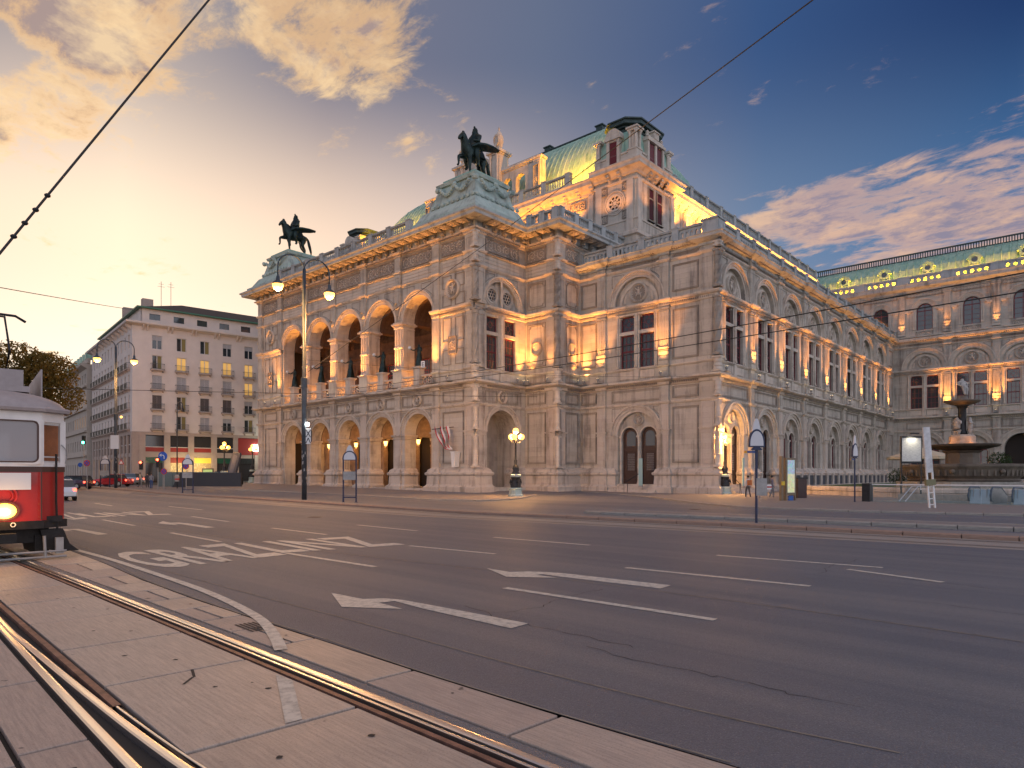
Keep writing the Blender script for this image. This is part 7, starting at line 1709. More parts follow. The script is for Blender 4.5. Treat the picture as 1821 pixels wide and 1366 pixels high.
o = obj('crowning_figure', fm, None, FN, (0, 0, 10.4), PHI); o.scale = (1, 1, 1.0)
for i in range(3): o = obj('standing_figure', fm2, None, FN, (.55 * math.cos(2.1 * i + .5), .55 * math.sin(2.1 * i + .5), 6.0), 2.1 * i + .5 + PI)
for o in list(FN.children):
    if o.name.split('.')[0] in ('octagon_pedestal', 'upper_basin', 'figure_drum', 'shaft', 'top_dish', 'crowning_figure', 'standing_figure'): o.scale.z *= .735; o.location.z = 2.4 + (o.location.z - 2.4) * .735
obj('water', MB().lathe([(3.95, 2.5), (0, 2.5)], n=24), mat('dark_water', (.02, .03, .03), .1), FN)
for a in (2.4, 3.9): l = light('fountain_light', 'POINT', fp + Vector((1.5 * math.cos(a + PHI), 1.5 * math.sin(a + PHI), 4.45)), 10, ORANGE, shadow_soft_size=.1); l['kind'] = 'helper'
l = light('fountain_light', 'POINT', fp + Vector((-.5, -.9, 7.3)), 3, ORANGE, shadow_soft_size=.1); l['kind'] = 'helper'
# lawn terrace with its low stone rim and the row of grilles along the wall
LA = [(17, -24.5), (40, -23.0), (66, -23.0), (72, -30), (72, -60), (30, -60), (12, -48), (11, -34)]
lw = MB(); lw.slab([xy(LW(a, b)) for a, b in LA], 0.0, .78); obj('lawn', lw, M_GRASS, kind='structure')
rim = MB(); PP_ = [xy(LW(a, b)) for a, b in LA] ; rim.sweep([(0, .0), (.35, 0), (.35, .45), (.45, .5), (.45, .72), (.3, .85), (0, .85)], list(reversed(PP_)) + [PP_[-1]]); obj('terrace_rim', rim, M_PLINTH, kind='structure')
WL = empty('basement_wall', LW(XD + BC[1] + 2.6, YE - 1.0), PHI, 'low stone wall with dark grilles along the foot of the long wing', 'wall')
for i in range(22): obj('wall_pier', MB().box(2.15 * i, 2.15 * i + .5, -.25, .25, 0, 1.95).box(2.15 * i - .06, 2.15 * i + .56, -.3, .3, 1.8, 2.0), M_PLINTH, WL); obj('iron_grille', MB().box(2.15 * i + .55, 2.15 * i + 2.1, -.08, .0, .15, 1.75), mat('dark_grille', (.04, .045, .06), .5) if 'dark_grille' not in MATS else MATS['dark_grille'], WL)
obj('wall_coping', MB().box(0, 47.5, -.2, .3, 1.76, 1.86), M_PLINTH, WL)
# parasol, bushes
q = Vector(((1636 - CX) / F_ * 66, 66, 0)); r = empty('parasol', q, 0, 'wide cream parasol open beside the fountain', 'parasol'); m_ = MB(); n = 8
m_.v = [(0, 0, 4.5)] + [(3.0 * math.cos(2 * PI * i / n), 3.0 * math.sin(2 * PI * i / n), 3.55) for i in range(n)] + [(3.0 * math.cos(2 * PI * i / n), 3.0 * math.sin(2 * PI * i / n), 3.3) for i in range(n)]
for i in range(n): j = (i + 1) % n; m_.f += [(0, 1 + i, 1 + j), (1 + i, 1 + n + i, 1 + n + j, 1 + j)]
obj('canopy', m_, mat('cream_canvas', (.55, .47, .33), .8), r); obj('pole', MB().tube([(0, 0, 0), (0, 0, 4.5)], .05, 8), M_WOOD, r)
def leafcloud(name, blobs, nleaf, size, m_, parent=None, seed=1, kind=None, flat=.8):
    rd = random.Random(seed); mb = MB(); tot = sum(b[3] ** 2 for b in blobs)
    for bx_, by_, bz_, br in blobs:
        for _ in range(int(nleaf * br ** 2 / tot)):
            while True:
                v = Vector((rd.uniform(-1, 1), rd.uniform(-1, 1), rd.uniform(-1, 1)))
                if .25 < v.length < 1: break
            v = v * (.75 + .25 * rd.random()) if rd.random() < .5 else v.normalized() * rd.uniform(.8, 1.08)
            c = Vector((bx_, by_, bz_)) + Vector((v.x * br, v.y * br, v.z * br * flat)); a = Vector((rd.gauss(0, 1), rd.gauss(0, 1), rd.gauss(0, 1))).normalized(); b = a.cross(Vector((rd.gauss(0, 1), rd.gauss(0, 1), rd.gauss(0, 1)))).normalized(); s_ = size * rd.uniform(.6, 1.3)
            mb.quad(c - a * s_, c + b * s_ * .45, c + a * s_, c - b * s_ * .45)
    return obj(name, mb, m_, parent, kind=kind)
def leafmat(name, c0, c1):
    def fn(q, t, b, co):
        wp = t.nodes.new('ShaderNodeNewGeometry').outputs['Position']; c = q.mix(q.ramp(q.noise(wp, 1.1, 5, .7), [(.35, 0), (.65, 1)]), c0, c1); t.links.new(c, b.inputs['Base Color'])
        tr = t.nodes.new('ShaderNodeBsdfTranslucent'); t.links.new(c, tr.inputs[0]); mx = t.nodes.new('ShaderNodeMixShader'); mx.inputs[0].default_value = .5; o_ = t.nodes['Material Output']; t.links.new(b.outputs[0], mx.inputs[1]); t.links.new(tr.outputs[0], mx.inputs[2]); t.links.new(mx.outputs[0], o_.inputs[0])
    return mat(name, c0, .7, fn=fn)
M_LEAF = leafmat('tree_leaves', (.07, .075, .015), (.26, .15, .025)); M_LEAF2 = leafmat('shrub_leaves', (.025, .05, .015), (.05, .09, .025))
for px, Z_, zz, rr_, l_ in ((1600, 62, 1.6, 1.0, 'dark clipped bush at the end of the long wing'), (1777, 60, 3.1, .9, 'small green bush on the fountain rim')):
    q = Vector(((px - CX) / F_ * Z_, Z_, 0)); r = empty('bush', q, 0, l_, 'bush'); leafcloud('foliage', [(0, 0, zz, rr_), (.6, .2, zz - .2, rr_ * .7)], 900, .09, M_LEAF2, r, 5); obj('stem', MB().tube([(0, 0, 0), (0, 0, zz)], .05, 5), M_WOOD, r)
# ---- trees at the left edge
def tree(x_, y_, h, rad, label, seed):
    rd = random.Random(seed); z0 = gz(x_, y_); r = empty('tree', (x_, y_, z0), 0, label, 'tree'); m_ = MB(); m_.tube([(0, 0, -.3), (.1, 0, h * .25), (.0, .1, h * .45), (.2, 0, h * .7)], [.38, .3, .24, .1], 10); bl = []
    for i in range(11):
        a = rd.uniform(0, 6.28); e = rd.uniform(.45, .95) * rad * .75; zz = h * rd.uniform(.42, .88); c = (e * math.cos(a), e * math.sin(a), zz); m_.tube([(0, 0, h * rd.uniform(.3, .5)), (c[0] * .5, c[1] * .5, (zz + h * .4) / 2), c], [.13, .08, .03], 6); bl.append(c + (rad * rd.uniform(.32, .48),))
    bl.append((0, 0, h * .88, rad * .4)); obj('trunk', m_, M_WOOD, r); leafcloud('crown', bl, 15000, .17, M_LEAF, r, seed)
tree(-(910.5 - 28) / 1200 * 62, 62, 14.2, 5.0, 'leafy tree in golden back light at the left edge above the tram', 3); tree(-(910.5 + 70) / 1200 * 66, 66, 14.5, 5.5, 'taller leafy tree mostly beyond the left picture edge', 4); tree(-(910.5 - 62) / 1200 * 74, 74, 9.0, 3.0, 'smaller leafy tree hanging over the tram roof near the white building', 9)
# ================================================================== apartment block on the left
AZ = 98; ap = Vector(((235 - CX) / F_ * AZ, AZ, gz(0, AZ))); APH = R(40.5)
AP = empty('apartment_building', ap, APH, 'pale pink seven-storey corner block with small balconies, shops and dark roof', 'building'); M_AW = mat('pale_pink_render', (.70, .61, .55), .85, var=(.5, .08)); M_AS = mat('shop_front_stone', (.42, .33, .28), .7, var=(1, .12)); M_WF = mat('white_window_frame', (.62, .6, .58), .5); M_ROOFT = mat('dark_roof_tiles', (.045, .035, .03), .8, var=(6, .4))
M_BLIND = mat('rolled_down_blind', (.45, .44, .45), .6); M_BLINDD = mat('dark_blind', (.12, .1, .1), .6); M_ROOM = mat('lit_room_window', (.3, .2, .06), .5, emit=(1, .55, .16), es=.38); M_RAIL = mat('balcony_rail_metal', (.1, .1, .09), .5, .3)
class AFace:
    def __init__(s, rot, off=(0, 0)): s.rot = rot; s.o = off
    def pt(s, a, y=0, z=0): c_, s__ = math.cos(s.rot), math.sin(s.rot); return (s.o[0] + a * c_ - y * s__, s.o[1] + a * s__ + y * c_, z)
AR_ = AFace(0); AL_ = AFace(-PI / 2)      # right face runs from the corner, left face runs towards the corner
HZ = [7.6 + 2.95 * i for i in range(5)]; ATOP = 23.3
rc = [3.3 + 3.35 * i for i in range(9)]; lc = [-(2.2 + 2.6 * i) for i in range(12)]
def awall(f, s0, s1, cols, w):
    m_ = MB(); z0 = 7.4
    for i, hz in enumerate(HZ):
        m_.wall(s0, s1, z0 if i == 0 else hz - .1, (HZ[i + 1] - .1) if i < 4 else ATOP, [(c, w / 2, hz + .35, hz + 2.35, 'rect') for c in cols], .25)
    obj('wall', m_, M_AW, AP, f.pt(0), f.rot)
awall(AR_, 0, 33, rc, 1.35); awall(AL_, -33, 0, lc, 1.1)
m_ = MB(); m_.box(.3, 32.9, .3, 32.9, 0, 22.9); obj('dark_core', m_, M_DARK, AP)
def awin(f, s_, z, w, kind, bal):
    key = ('aw', w, kind)
    def fr__(mm): mm.box(-w / 2, -w / 2 + .07, 0, .08, 0, 2.0).box(w / 2 - .07, w / 2, 0, .08, 0, 2.0).box(-w / 2, w / 2, 0, .08, 0, .07).box(-w / 2, w / 2, 0, .08, 1.93, 2.0).box(-.05, .05, -.01, .09, 0, 2.0)
    o = part('window', key + ('f',), fr__, M_WF, f, s_, z + .35, .15, parent=AP)
    if kind == 'blind': part('roller_blind', key + ('b',), lambda mm: [mm.box(-w / 2 + .05, w / 2 - .05, -.03, .0, .1 + .1 * i, .185 + .1 * i) for i in range(19)] and None, M_BLIND, None, parent=o)
    elif kind == 'half': part('roller_blind', key + ('b',), lambda mm: [mm.box(-w / 2 + .05, w / 2 - .05, -.03, .0, 1.3 + .1 * i, 1.385 + .1 * i) for i in range(7)] and None, M_BLIND, None, parent=o); part('pane', key + ('p',), lambda mm: mm.box(-w / 2, w / 2, .04, .06, 0, 2), M_GLASSD, None, parent=o)
    elif kind == 'lit': part('pane', key + ('p',), lambda mm: mm.box(-w / 2, w / 2, .04, .06, 0, 2), M_ROOM, None, parent=o)
    elif kind == 'dark': part('roller_blind', key + ('b',), lambda mm: [mm.box(-w / 2 + .05, w / 2 - .05, -.03, .0, .1 + .1 * i, .185 + .1 * i) for i in range(19)] and None, M_BLINDD, None, parent=o)
    else: part('pane', key + ('p',), lambda mm: mm.box(-w / 2, w / 2, .04, .06, 0, 2), M_GLASSD, None, parent=o); part('curtain', key + ('c',), lambda mm: mm.box(.08, w / 2 - .08, .02, .035, .08, 1.9), mat('olive_curtain', (.25, .2, .07), .8) if 'olive_curtain' not in MATS else MATS['olive_curtain'], None, parent=o)
    if bal:
        def slab_(mm): mm.box(-.95, .95, -.5, 0, -.12, 0); mm.prism([(-.8, -.12), (-.65, -.12), (-.65, -.4), (-.8, -.3)], -.4, 0); mm.prism([(.65, -.12), (.8, -.12), (.8, -.4), (.65, -.3)], -.4, 0)
        b_ = part('balcony', 'bal', slab_, M_AS, f, s_, z + .22, 0, parent=AP)
        def rl_(mm):
            for zz in (.1, .85): mm.box(-.93, .93, -.5, -.46, zz, zz + .05); mm.box(-.93, -.89, -.5, 0, zz, zz + .05).box(.89, .93, -.5, 0, zz, zz + .05)
            for i in range(16): x_ = -.9 + .12 * i; mm.box(x_, x_ + .02, -.49, -.47, 0, .9)
        part('railing', 'balr', rl_, M_RAIL, None, parent=b_)
rd = random.Random(5)
for i, hz in enumerate(HZ):
    for j, c in enumerate(rc):
        k = [['blind', 'plain', 'blind', 'half', 'plain', 'plain'], ['dark', 'plain', 'dark', 'dark', 'half', 'lit'], ['blind', 'blind', 'blind', 'blind', 'lit', 'lit'], ['plain', 'lit', 'lit', 'lit', 'lit', 'dark'], ['half', 'plain', 'plain', 'half', 'half', 'half']][i][j % 6]
        awin(AR_, c, hz, 1.35, k, i < 4)
    for c in lc: awin(AL_, c, hz, 1.1, rd.choice(['half', 'plain', 'plain', 'blind']), i < 4)
# ground floor and mezzanine: piers with shop windows between
m_ = MB(); edges = [0.0] + [1.15 + 3.35 * i + .0 for i in range(10)]
m_.box(0, 33, -.05, .3, 7.0, 7.45); m_.box(0, 33, .02, .3, 3.75, 4.55)
for i in range(10): c = 1.3 + 3.35 * i; m_.box(c - .42, c + .42, -.1, .35, 0, 7.0)
m_.box(0, .9, -.02, .35, 0, 7.0); obj('shop_wall', m_, M_AS, AP)
m_ = MB(); m_.box(-.05, .3, 0, 33, 7.0, 7.45)
for i in range(13): c = .5 + 2.6 * i; m_.box(-.1, .35, c - .4, c + .4, 0, 7.0)
m_.box(.02, .3, 0, 33, 3.75, 4.3); obj('shop_wall', m_, M_AS, AP)
M_SHOPD = mat('shop_glass_dark', (.03, .03, .035), .08, spec=.9); M_SHOPL = mat('lit_shop_window', (.4, .3, .15), .5, fn=lambda q, t, b, co: (t.links.new(q.mix(q.ramp(q.voro(q.mapping(co, (3, 1, 2)), 1.6, 'Distance'), [(.1, 1), (.5, 0)]), (.12, .06, .03), (1, .7, .3)), b.inputs['Emission Color']), setattr(b.inputs['Emission Strength'], 'default_value', .5)))
M_GREENG = mat('green_awning_glass', (.02, .09, .06), .2); M_REDP = mat('red_panel', (.30, .03, .025), .5)
for i in range(9):
    c0, c1 = 1.72 + 3.35 * i, 1.3 + 3.35 * (i + 1) - .42
    obj('mezzanine_window', MB().box(c0, c1, .15, .18, 5.3, 6.9), M_SHOPD, AP); obj('sill_panel', MB().box(c0, c1, .08, .15, 4.55, 5.2), M_REDP if i < 3 else M_SHOPD, AP); obj('window_rail', MB().box(c0, c1, .05, .16, 5.2, 5.3), M_WF, AP)
    s_ = obj('shop_window', MB().box(c0, c1, .2, .23, 0, 3.75), (M_SHOPD, M_SHOPL, M_SHOPL, M_SHOPD, M_SHOPD, M_SHOPD)[i % 6], AP); obj('awning', MB().box(c0, c1, .05, .2, 2.9, 3.7), (M_GREENG, M_REDP, mat('yellow_front', (.7, .5, .05), .5, emit=(1, .7, .1), es=.2) if 'yellow_front' not in MATS else MATS['yellow_front'], M_GREENG, M_CHAR, M_GREENG)[i % 6], AP)
for i in range(12): c0, c1 = .9 + 2.6 * i, 2.7 + 2.6 * i; obj('shop_window', MB().box(.2, .23, c0, c1, 0, 3.7), M_SHOPL if i % 2 else M_SHOPD, AP); obj('mezzanine_window', MB().box(.15, .18, c0, c1, 4.4, 6.9), M_SHOPD, AP); obj('window_rail', MB().box(.05, .16, c0, c1, 5.5, 5.62), M_WF, AP)
obj('shop_sign', MB().box(17.2, 24, -.35, -.15, 4.9, 6.0), mat('lit_shop_sign', (1, 1, 1), .5, emit=(.9, 1, .9), es=7), AP, label='long blank white lit sign over the corner shop'); obj('red_fascia', MB().box(15.0, 27, -.14, -.06, 4.3, 6.95), M_REDP, AP)
light('shop_sign_light', 'POINT', LW(0, 0) * 0 + ap + Vector((20 * math.cos(APH) + 1.5, 20 * math.sin(APH) - 2, 5)), 300, (.9, 1, .85), shadow_soft_size=1)['kind'] = 'helper'
for x_, col, e in ((6.5, (1, .8, .4), 130), (9.5, (1, .75, .35), 160)): light('shop_light', 'POINT', ap + Vector((x_ * math.cos(APH) + 1.0, x_ * math.sin(APH) - 1.6, 2.5)), e, col, shadow_soft_size=.6)['kind'] = 'helper'
cp_ = [(33, 33), (33, 0), (0, 0), (0, 33)]; cp_ = [(0, 33), (0, 0), (33, 0)]
obj('cornice', MB().sweep([(0, 22.9), (.15, 22.95), (.9, 23.15), (.95, 23.3), (.95, 23.45), (0, 23.55)], cp_), M_AW, AP)
for i in range(12):
    for q in (-.28, .28): m_ = MB().prism([(0, 0), (-.7, .0), (-.7, -.15), (-.1, -.75), (0, -.8)], -.09, .09); part('cornice_bracket', 'acb', lambda mm: (setattr(mm, 'v', [(y_, x_, z_) for x_, y_, z_ in MB().prism([(0, 0), (-.7, .0), (-.7, -.15), (-.1, -.75), (0, -.8)], -.09, .09).v]), setattr(mm, 'f', MB().prism([(0, 0), (-.7, .0), (-.7, -.15), (-.1, -.75), (0, -.8)], -.09, .09).f)), M_AW, AR_, 1.65 + 3.35 * i + q, 23.1, 0, parent=AP) if i < 10 else None; part('cornice_bracket', 'acb', None, M_AW, AL_, -(1.0 + 2.6 * i + q), 23.1, 0, parent=AP)
m_ = MB(); m_.wall(1.4, 33, 23.5, 25.9, [(c, .75, 24.3, 25.2, 'rect') for c in rc[:9]], .2, 1.4); m_.box(1.4, 1.6, 1.4, 33, 23.5, 25.9); obj('attic_wall', m_, M_AW, AP)
for c in rc[:9]: part('attic_window', 'atw', lambda mm: (mm.box(-.75, .75, 1.52, 1.56, 0, .9), mm.box(-.04, .04, 1.46, 1.56, 0, .9), mm.box(-.75, .75, 1.44, 1.56, 0, .06), mm.box(-.75, .75, 1.44, 1.56, .84, .9)), M_GLASSD, AR_, c, 24.3, 0, parent=AP)
rf = MB(); ev = [(1.2, 1.2), (33, 1.2), (33, 33), (1.2, 33)]; rg_ = [(9, 9), (33, 9), (33, 20), (9, 20)]
obj('eaves', MB().box(.8, 33, .8, 1.4, 25.85, 26.05).box(.8, 1.4, 1.4, 33, 25.85, 26.05), mat('green_gutter', (.05, .16, .1), .5), AP)
rf.v = [(a, b, 26.0) for a, b in ev] + [(a, b, 28.9) for a, b in rg_]; rf.f = [(0, 1, 5, 4), (1, 2, 6, 5), (2, 3, 7, 6), (3, 0, 4, 7), (4, 5, 6, 7)]; obj('roof', rf, M_ROOFT, AP)
for a, b, h in ((2.4, 5.0, 1.0), (1.5, 14, 1.2), (22, 8, 1)): obj('chimney', MB().box(a, a + 1.5, b, b + 1.1, 26, 27.2 + h), M_AS, AP)
for a, b, h in ((5, 5, 5.2), (7, 7.5, 6)): obj('antenna', MB().tube([(a, b, 26), (a, b, 26 + h)], .035, 5).tube([(a - .5, b, 25.2 + h), (a + .5, b, 25.2 + h)], .02, 4).tube([(a - .35, b, 25.6 + h), (a + .35, b, 25.6 + h)], .02, 4), M_CHAR, AP)
# ornate neighbour behind it on the left
q = ap + Vector((-math.sin(APH), math.cos(APH), 0)) * 34.5; NB = empty('ornate_building', q, APH, 'pale ornate building with arched windows between the tree and the pink block', 'building'); M_NB = mat('cream_stone_render', (.46, .40, .34), .85, var=(.7, .12))
m_ = MB()
for z0, z1, zb, zs in ((0, 4.6, .2, 2.6), (4.6, 9, 5.6, 7.6), (9, 13.2, 10, 12), (13.2, 17.4, 14, 15.7), (17.4, 21.2, 18.2, 19.8)):
    m_.wall(-32, 0, z0, z1, [(-(1.8 + 2.9 * i), .55, zb, zs, 'arch' if z0 in (0, 13.2) else 'rect') for i in range(11)], .3)
obj('wall', m_, M_NB, NB, (-.6, 0, 0), -PI / 2); obj('dark_core', MB().box(.0, 12, .2, 32, 0, 21), M_DARK, NB)
for zz in (4.5, 9.0, 13.1, 17.3): obj('string_course', MB().box(-1.0, -.55, 0, 32, zz, zz + .3), M_NB, NB)
obj('cornice', MB().sweep([(0, 20.7), (.2, 20.8), (.9, 21.2), (.95, 21.5), (0, 21.7)], [(-.6, 32), (-.6, 0)]), M_NB, NB); obj('end_wall', MB().box(-.6, 12, -.02, .2, 0, 21.5), M_NB, NB); obj('parapet', MB().box(-.5, 0, 0, 32, 21.6, 22.6), M_NB, NB)
for i in range(10): obj('parapet_block', MB().box(-.6, .5, 1 + 3.1 * i, 2.4 + 3.1 * i, 22.6, 23.8), M_COPPER, NB)
for i in range(11):
    for z_, h_, k_ in ((5.6, 2.0, 0), (10, 2.0, 1), (14, 2.2, 1), (18.2, 1.6, 0)): obj('pane', MB().box(-.32, -.3, 1.8 + 2.9 * i - .55, 1.8 + 2.9 * i + .55, z_, z_ + h_), M_ROOM if k_ and i < 5 else M_GLASSD, NB)
# ---- people
M_SKIN = mat('skin', (.42, .25, .18), .6)
def person(p, rz, label, top, legs, hair=(.04, .03, .02), stride=.18, h=1.72, pack=None, arm=.1):
    """hips at .9, shoulders at 1.42, head to 1.75; facing local -Y"""
    r = empty('person', p, rz, label, 'person'); s_ = h / 1.75; r.scale = (s_, s_, s_)
    V = [(0, 0, .95), (0, 0, 1.15), (0, 0, 1.38), (0, -.01, 1.52), (0, -.02, 1.64)]; Rr = [(.15, .1), (.13, .09), (.17, .1), (.05, .05), (.085, .1)]; Ed = [(0, 1), (1, 2), (2, 3), (3, 4)]
    for sx in (-1, 1):
        k = len(V); V += [(sx * .1, 0, .88), (sx * .11, -sx * stride * .5 - .02, .48), (sx * .11, -sx * stride + (.02 if sx < 0 else .06), .08), (sx * .12, -sx * stride - .12, .04)]; Rr += [(.1, .1), (.065, .065), (.045, .045), (.04, .035)]; Ed += [(0, k), (k, k + 1), (k + 1, k + 2), (k + 2, k + 3)]
        k = len(V); V += [(sx * .2, 0, 1.38), (sx * .25, sx * arm * .3, 1.12), (sx * .23, -sx * arm - .06, .88), (sx * .22, -sx * arm - .08, .8)]; Rr += [(.06, .06), (.045, .045), (.033, .033), (.035, .02)]; Ed += [(2, k), (k, k + 1), (k + 1, k + 2), (k + 2, k + 3)]
    me = skin('body', V, Ed, Rr, 0, 1); me.materials.append(M_SKIN); me.materials.append(mat('cloth_top', top, .85)); me.materials.append(mat('cloth_legs', legs, .85)); me.materials.append(M_CHAR)
    for pl in me.polygons: c = pl.center; pl.material_index = 3 if c.z < .09 else (2 if c.z < .97 and abs(c.x) < .2 else (1 if c.z < 1.47 and c.z > .93 else 0))
    obj('body', me, None, r); obj('hair', MB().ball((0, .02, 1.69), (.092, .1, .095), 10, 7), mat('hair_colour', hair, .7), r, smooth=True)
    obj('nose', MB().ball((0, -.115, 1.63), (.012, .02, .02), 6, 4), M_SKIN, r)
    if pack: obj('backpack', MB().box(-.15, .15, .1, .28, 1.0, 1.42), mat('backpack_cloth', pack, .8), r)
person(at(1373, 887), R(70), 'person in grey top and trousers walking by the map kiosk', (.16, .15, .19), (.2, .2, .21)); person(at(1330, 886), R(200), 'person in white shirt with orange backpack behind the near stop post', (.6, .6, .6), (.12, .1, .09), pack=(.5, .15, .04)); person(at(1408, 879), R(150), 'person in teal shirt partly hidden behind the map kiosk', (.06, .32, .32), (.05, .05, .06))
def far(px, Z_): return Vector(((px - CX) / F_ * Z_, Z_, gz(0, Z_)))
person(far(262, 78), R(20), 'person in dark clothes standing before the lit shop', (.05, .05, .06), (.04, .04, .05), stride=.06); person(far(269, 76), R(180), 'person in grey top and blue jeans before the lit shop', (.25, .25, .27), (.05, .09, .22), stride=.06); person(far(249, 80), R(-60), 'person in pale coat at the left of the shop group', (.4, .36, .3), (.1, .1, .1))
# ---- cars
def car(p, rz, label, col, kind='car', tail=True, estate=True, roofc=None):
    r = empty('car', p, rz, label, 'car'); m_ = MB(); cm = mat('car_paint', col, .25, .4, coat=.6)
    S_ = [(-2.15, .35, .62, .75), (-2.05, .3, .95, .84), (-1.2, .28, 1.0, .88), (0, .26, 1.0, .89), (1.1, .28, .95, .88), (1.9, .3, .82, .82), (2.15, .36, .6, .72)]
    for x_, z0, z1, w in S_: m_.v += [(x_, -w, z0), (x_, -w - .02, (z0 + z1) / 2), (x_, -w + .06, z1), (x_, w - .06, z1), (x_, w + .02, (z0 + z1) / 2), (x_, w, z0)]
    for i in range(6):
        for j in range(6): j2 = (j + 1) % 6; m_.f.append((6 * i + j, 6 * i + j2, 6 * i + 6 + j2, 6 * i + 6 + j))
    m_.f += [(5, 4, 3, 2, 1, 0), tuple(range(36, 42))]; obj('body', m_, cm, r)
    x0 = -2.0 if estate else -1.4; g_ = MB(); C_ = [(x0, .95, .78), (x0 + .25, 1.42, .64), (.2, 1.46, .64), (1.05, .95, .78)]
    for x_, z_, w in C_: g_.v += [(x_, -w, z_ if z_ > 1 else .93), (x_, w, z_ if z_ > 1 else .93)]
    k = len(g_.v); g_.f += [(0, 1, 3, 2), (4, 5, 7, 6), (0, 2, 4, 6), (1, 7, 5, 3)]; obj('windows', g_, M_GLASSD, r); obj('roof', MB().taper(((x0 + .45) / 2, 0), (abs(x0 + .25 - .2) / 2 + .03, .65, 1.42), (abs(x0 + .25 - .2) / 2 - .05, .6, 1.49)), cm, r)
    for x_ in (-1.35, 1.35):
        for s_ in (-1, 1):
            w_ = MB().lathe([(.33, -.1), (.33, .1)], n=18); w_.v = [(x_ + a, s_ * .82 + c, .33 + b) for a, b, c in w_.v]; wo = obj('wheel', w_, M_TBLACK, r); w2 = MB().lathe([(.2, s_ * .1), (.05, s_ * .12), (.0, s_ * .12)], n=12); w2.v = [(x_ + a, s_ * .82 + c, .33 + b) for a, b, c in w2.v]; obj('rim', w2, M_GREYP, wo)
    for s_ in (-1, 1): obj('tail_light', MB().box(-2.13, -2.0, s_ * .7 - .1, s_ * .7 + .1, .68, .86), mat('lit_tail_light', (.5, .01, .01), .4, emit=(1, .06, .03), es=6) if 'lit_tail_light' not in MATS else MATS['lit_tail_light'], r); obj('headlight', MB().box(1.98, 2.12, s_ * .62 - .12, s_ * .62 + .12, .6, .74), M_WHITE, r)
    return r
car(far(128, 74), R(172), 'dark violet estate car at the far side of the road behind the tram', (.06, .03, .05)); car(far(200, 82), R(178), 'red car crossing behind the far street light', (.4, .02, .025), estate=False); car(far(222, 88), R(178), 'silver hatchback close behind the red car', (.25, .26, .28)); car(far(403, 104), R(30), 'dark car parked beyond the tilted advertising board', (.02, .02, .025))
car(Vector((-(910.5 - 100) / 1200 * 47, 47, 0)), R(134), 'pale car whose tail light shows at the edge of the tram', (.45, .5, .55))
# ---- small street signs and signals on the left
def pole_sign(px, Z_, h, label, cat, build, rz=0):
    r = empty('traffic_sign' if cat == 'traffic sign' else 'traffic_light', far(px, Z_), rz, label, cat); obj('post', MB().lathe([(.04, 0), (.04, h)], n=8), M_GREYP, r); build(r, h); return r
M_RD, M_BL, M_GRN = mat('red_sign_paint', (.5, .02, .02), .4), mat('blue_sign_paint', (.02, .1, .5), .4), mat('lit_green', (.1, 1, .4), .4, emit=(.05, 1, .45), es=22); M_RLIT = mat('lit_red', (1, .1, .05), .4, emit=(1, .05, .02), es=14)
def nostop(r, h): obj('plate', MB().disc(0, h - .35, .33, -.07, -.04, 20), M_BL, r); obj('red_rim', MB().ring(0, h - .35, .26, .34, -.085, -.04, 0, 2 * PI, 20), M_RD, r); obj('red_cross', MB().tube([(-.2, -.08, h - .55), (.2, -.08, h - .15)], .035, 4).tube([(.2, -.08, h - .55), (-.2, -.08, h - .15)], .035, 4), M_RD, r)
def turn(r, h): obj('plate', MB().disc(0, h - .5, .5, -.07, -.04, 24), M_BL, r); obj('white_arrow', MB().tube([(.15, -.08, h - .8), (.15, -.08, h - .5), (.05, -.08, h - .38), (-.2, -.08, h - .38)], .05, 5).prism([(-.15, h - .2), (-.15, h - .56), (-.36, h - .38)], -.09, -.07), M_WHITE, r)
def tri(r, h): obj('red_plate', MB().prism([(-.35, h - .6), (.35, h - .6), (0, h)], -.06, -.04), M_RD, r); obj('white_plate', MB().prism([(-.22, h - .53), (.22, h - .53), (0, h - .14)], -.075, -.06), M_WHITE, r)
pole_sign(155, 72, 3.2, 'round no-stopping sign on a pole at the left of the stop frame', 'traffic sign', nostop); pole_sign(290, 74, 4.1, 'large round blue left-turn sign before the shops', 'traffic sign', turn); pole_sign(292, 73.5, 2.3, 'round no-stopping sign under the blue left-turn sign', 'traffic sign', nostop); pole_sign(331, 70, 2.9, 'round no-stopping sign beside the wide stop frame', 'traffic sign', nostop); pole_sign(216, 80, 3.3, 'triangular warning sign right of the far street light', 'traffic sign', tri)
pole_sign(143, 76, 2.9, 'small round blue sign left of the no-stopping sign', 'traffic sign', lambda r, h: obj('plate', MB().disc(0, h - .25, .25, -.06, -.04, 16), M_BL, r))
def sig(mat_, idx):
    def f(r, h): obj('signal_case', MB().box(-.17, .17, -.12, .12, h - 1.0, h), M_CHAR, r); obj('lit_lens', MB().ball((0, -.13, h - .18 - .32 * idx), .13, 10, 7), mat_, r); [obj('dark_lens', MB().ball((0, -.12, h - .18 - .32 * k), .1, 8, 5), M_CHAR, r) for k in range(3) if k != idx]
    return f
pole_sign(149, 80, 6.1, 'traffic light glowing bright green over the far crossing', 'traffic light', sig(M_GRN, 2)); pole_sign(281, 73, 3.4, 'traffic light glowing red beside the blue turn sign', 'traffic light', sig(M_RLIT, 0)); pole_sign(251, 77, 3.1, 'traffic light glowing red left of the shop entrance', 'traffic light', sig(M_RLIT, 0))
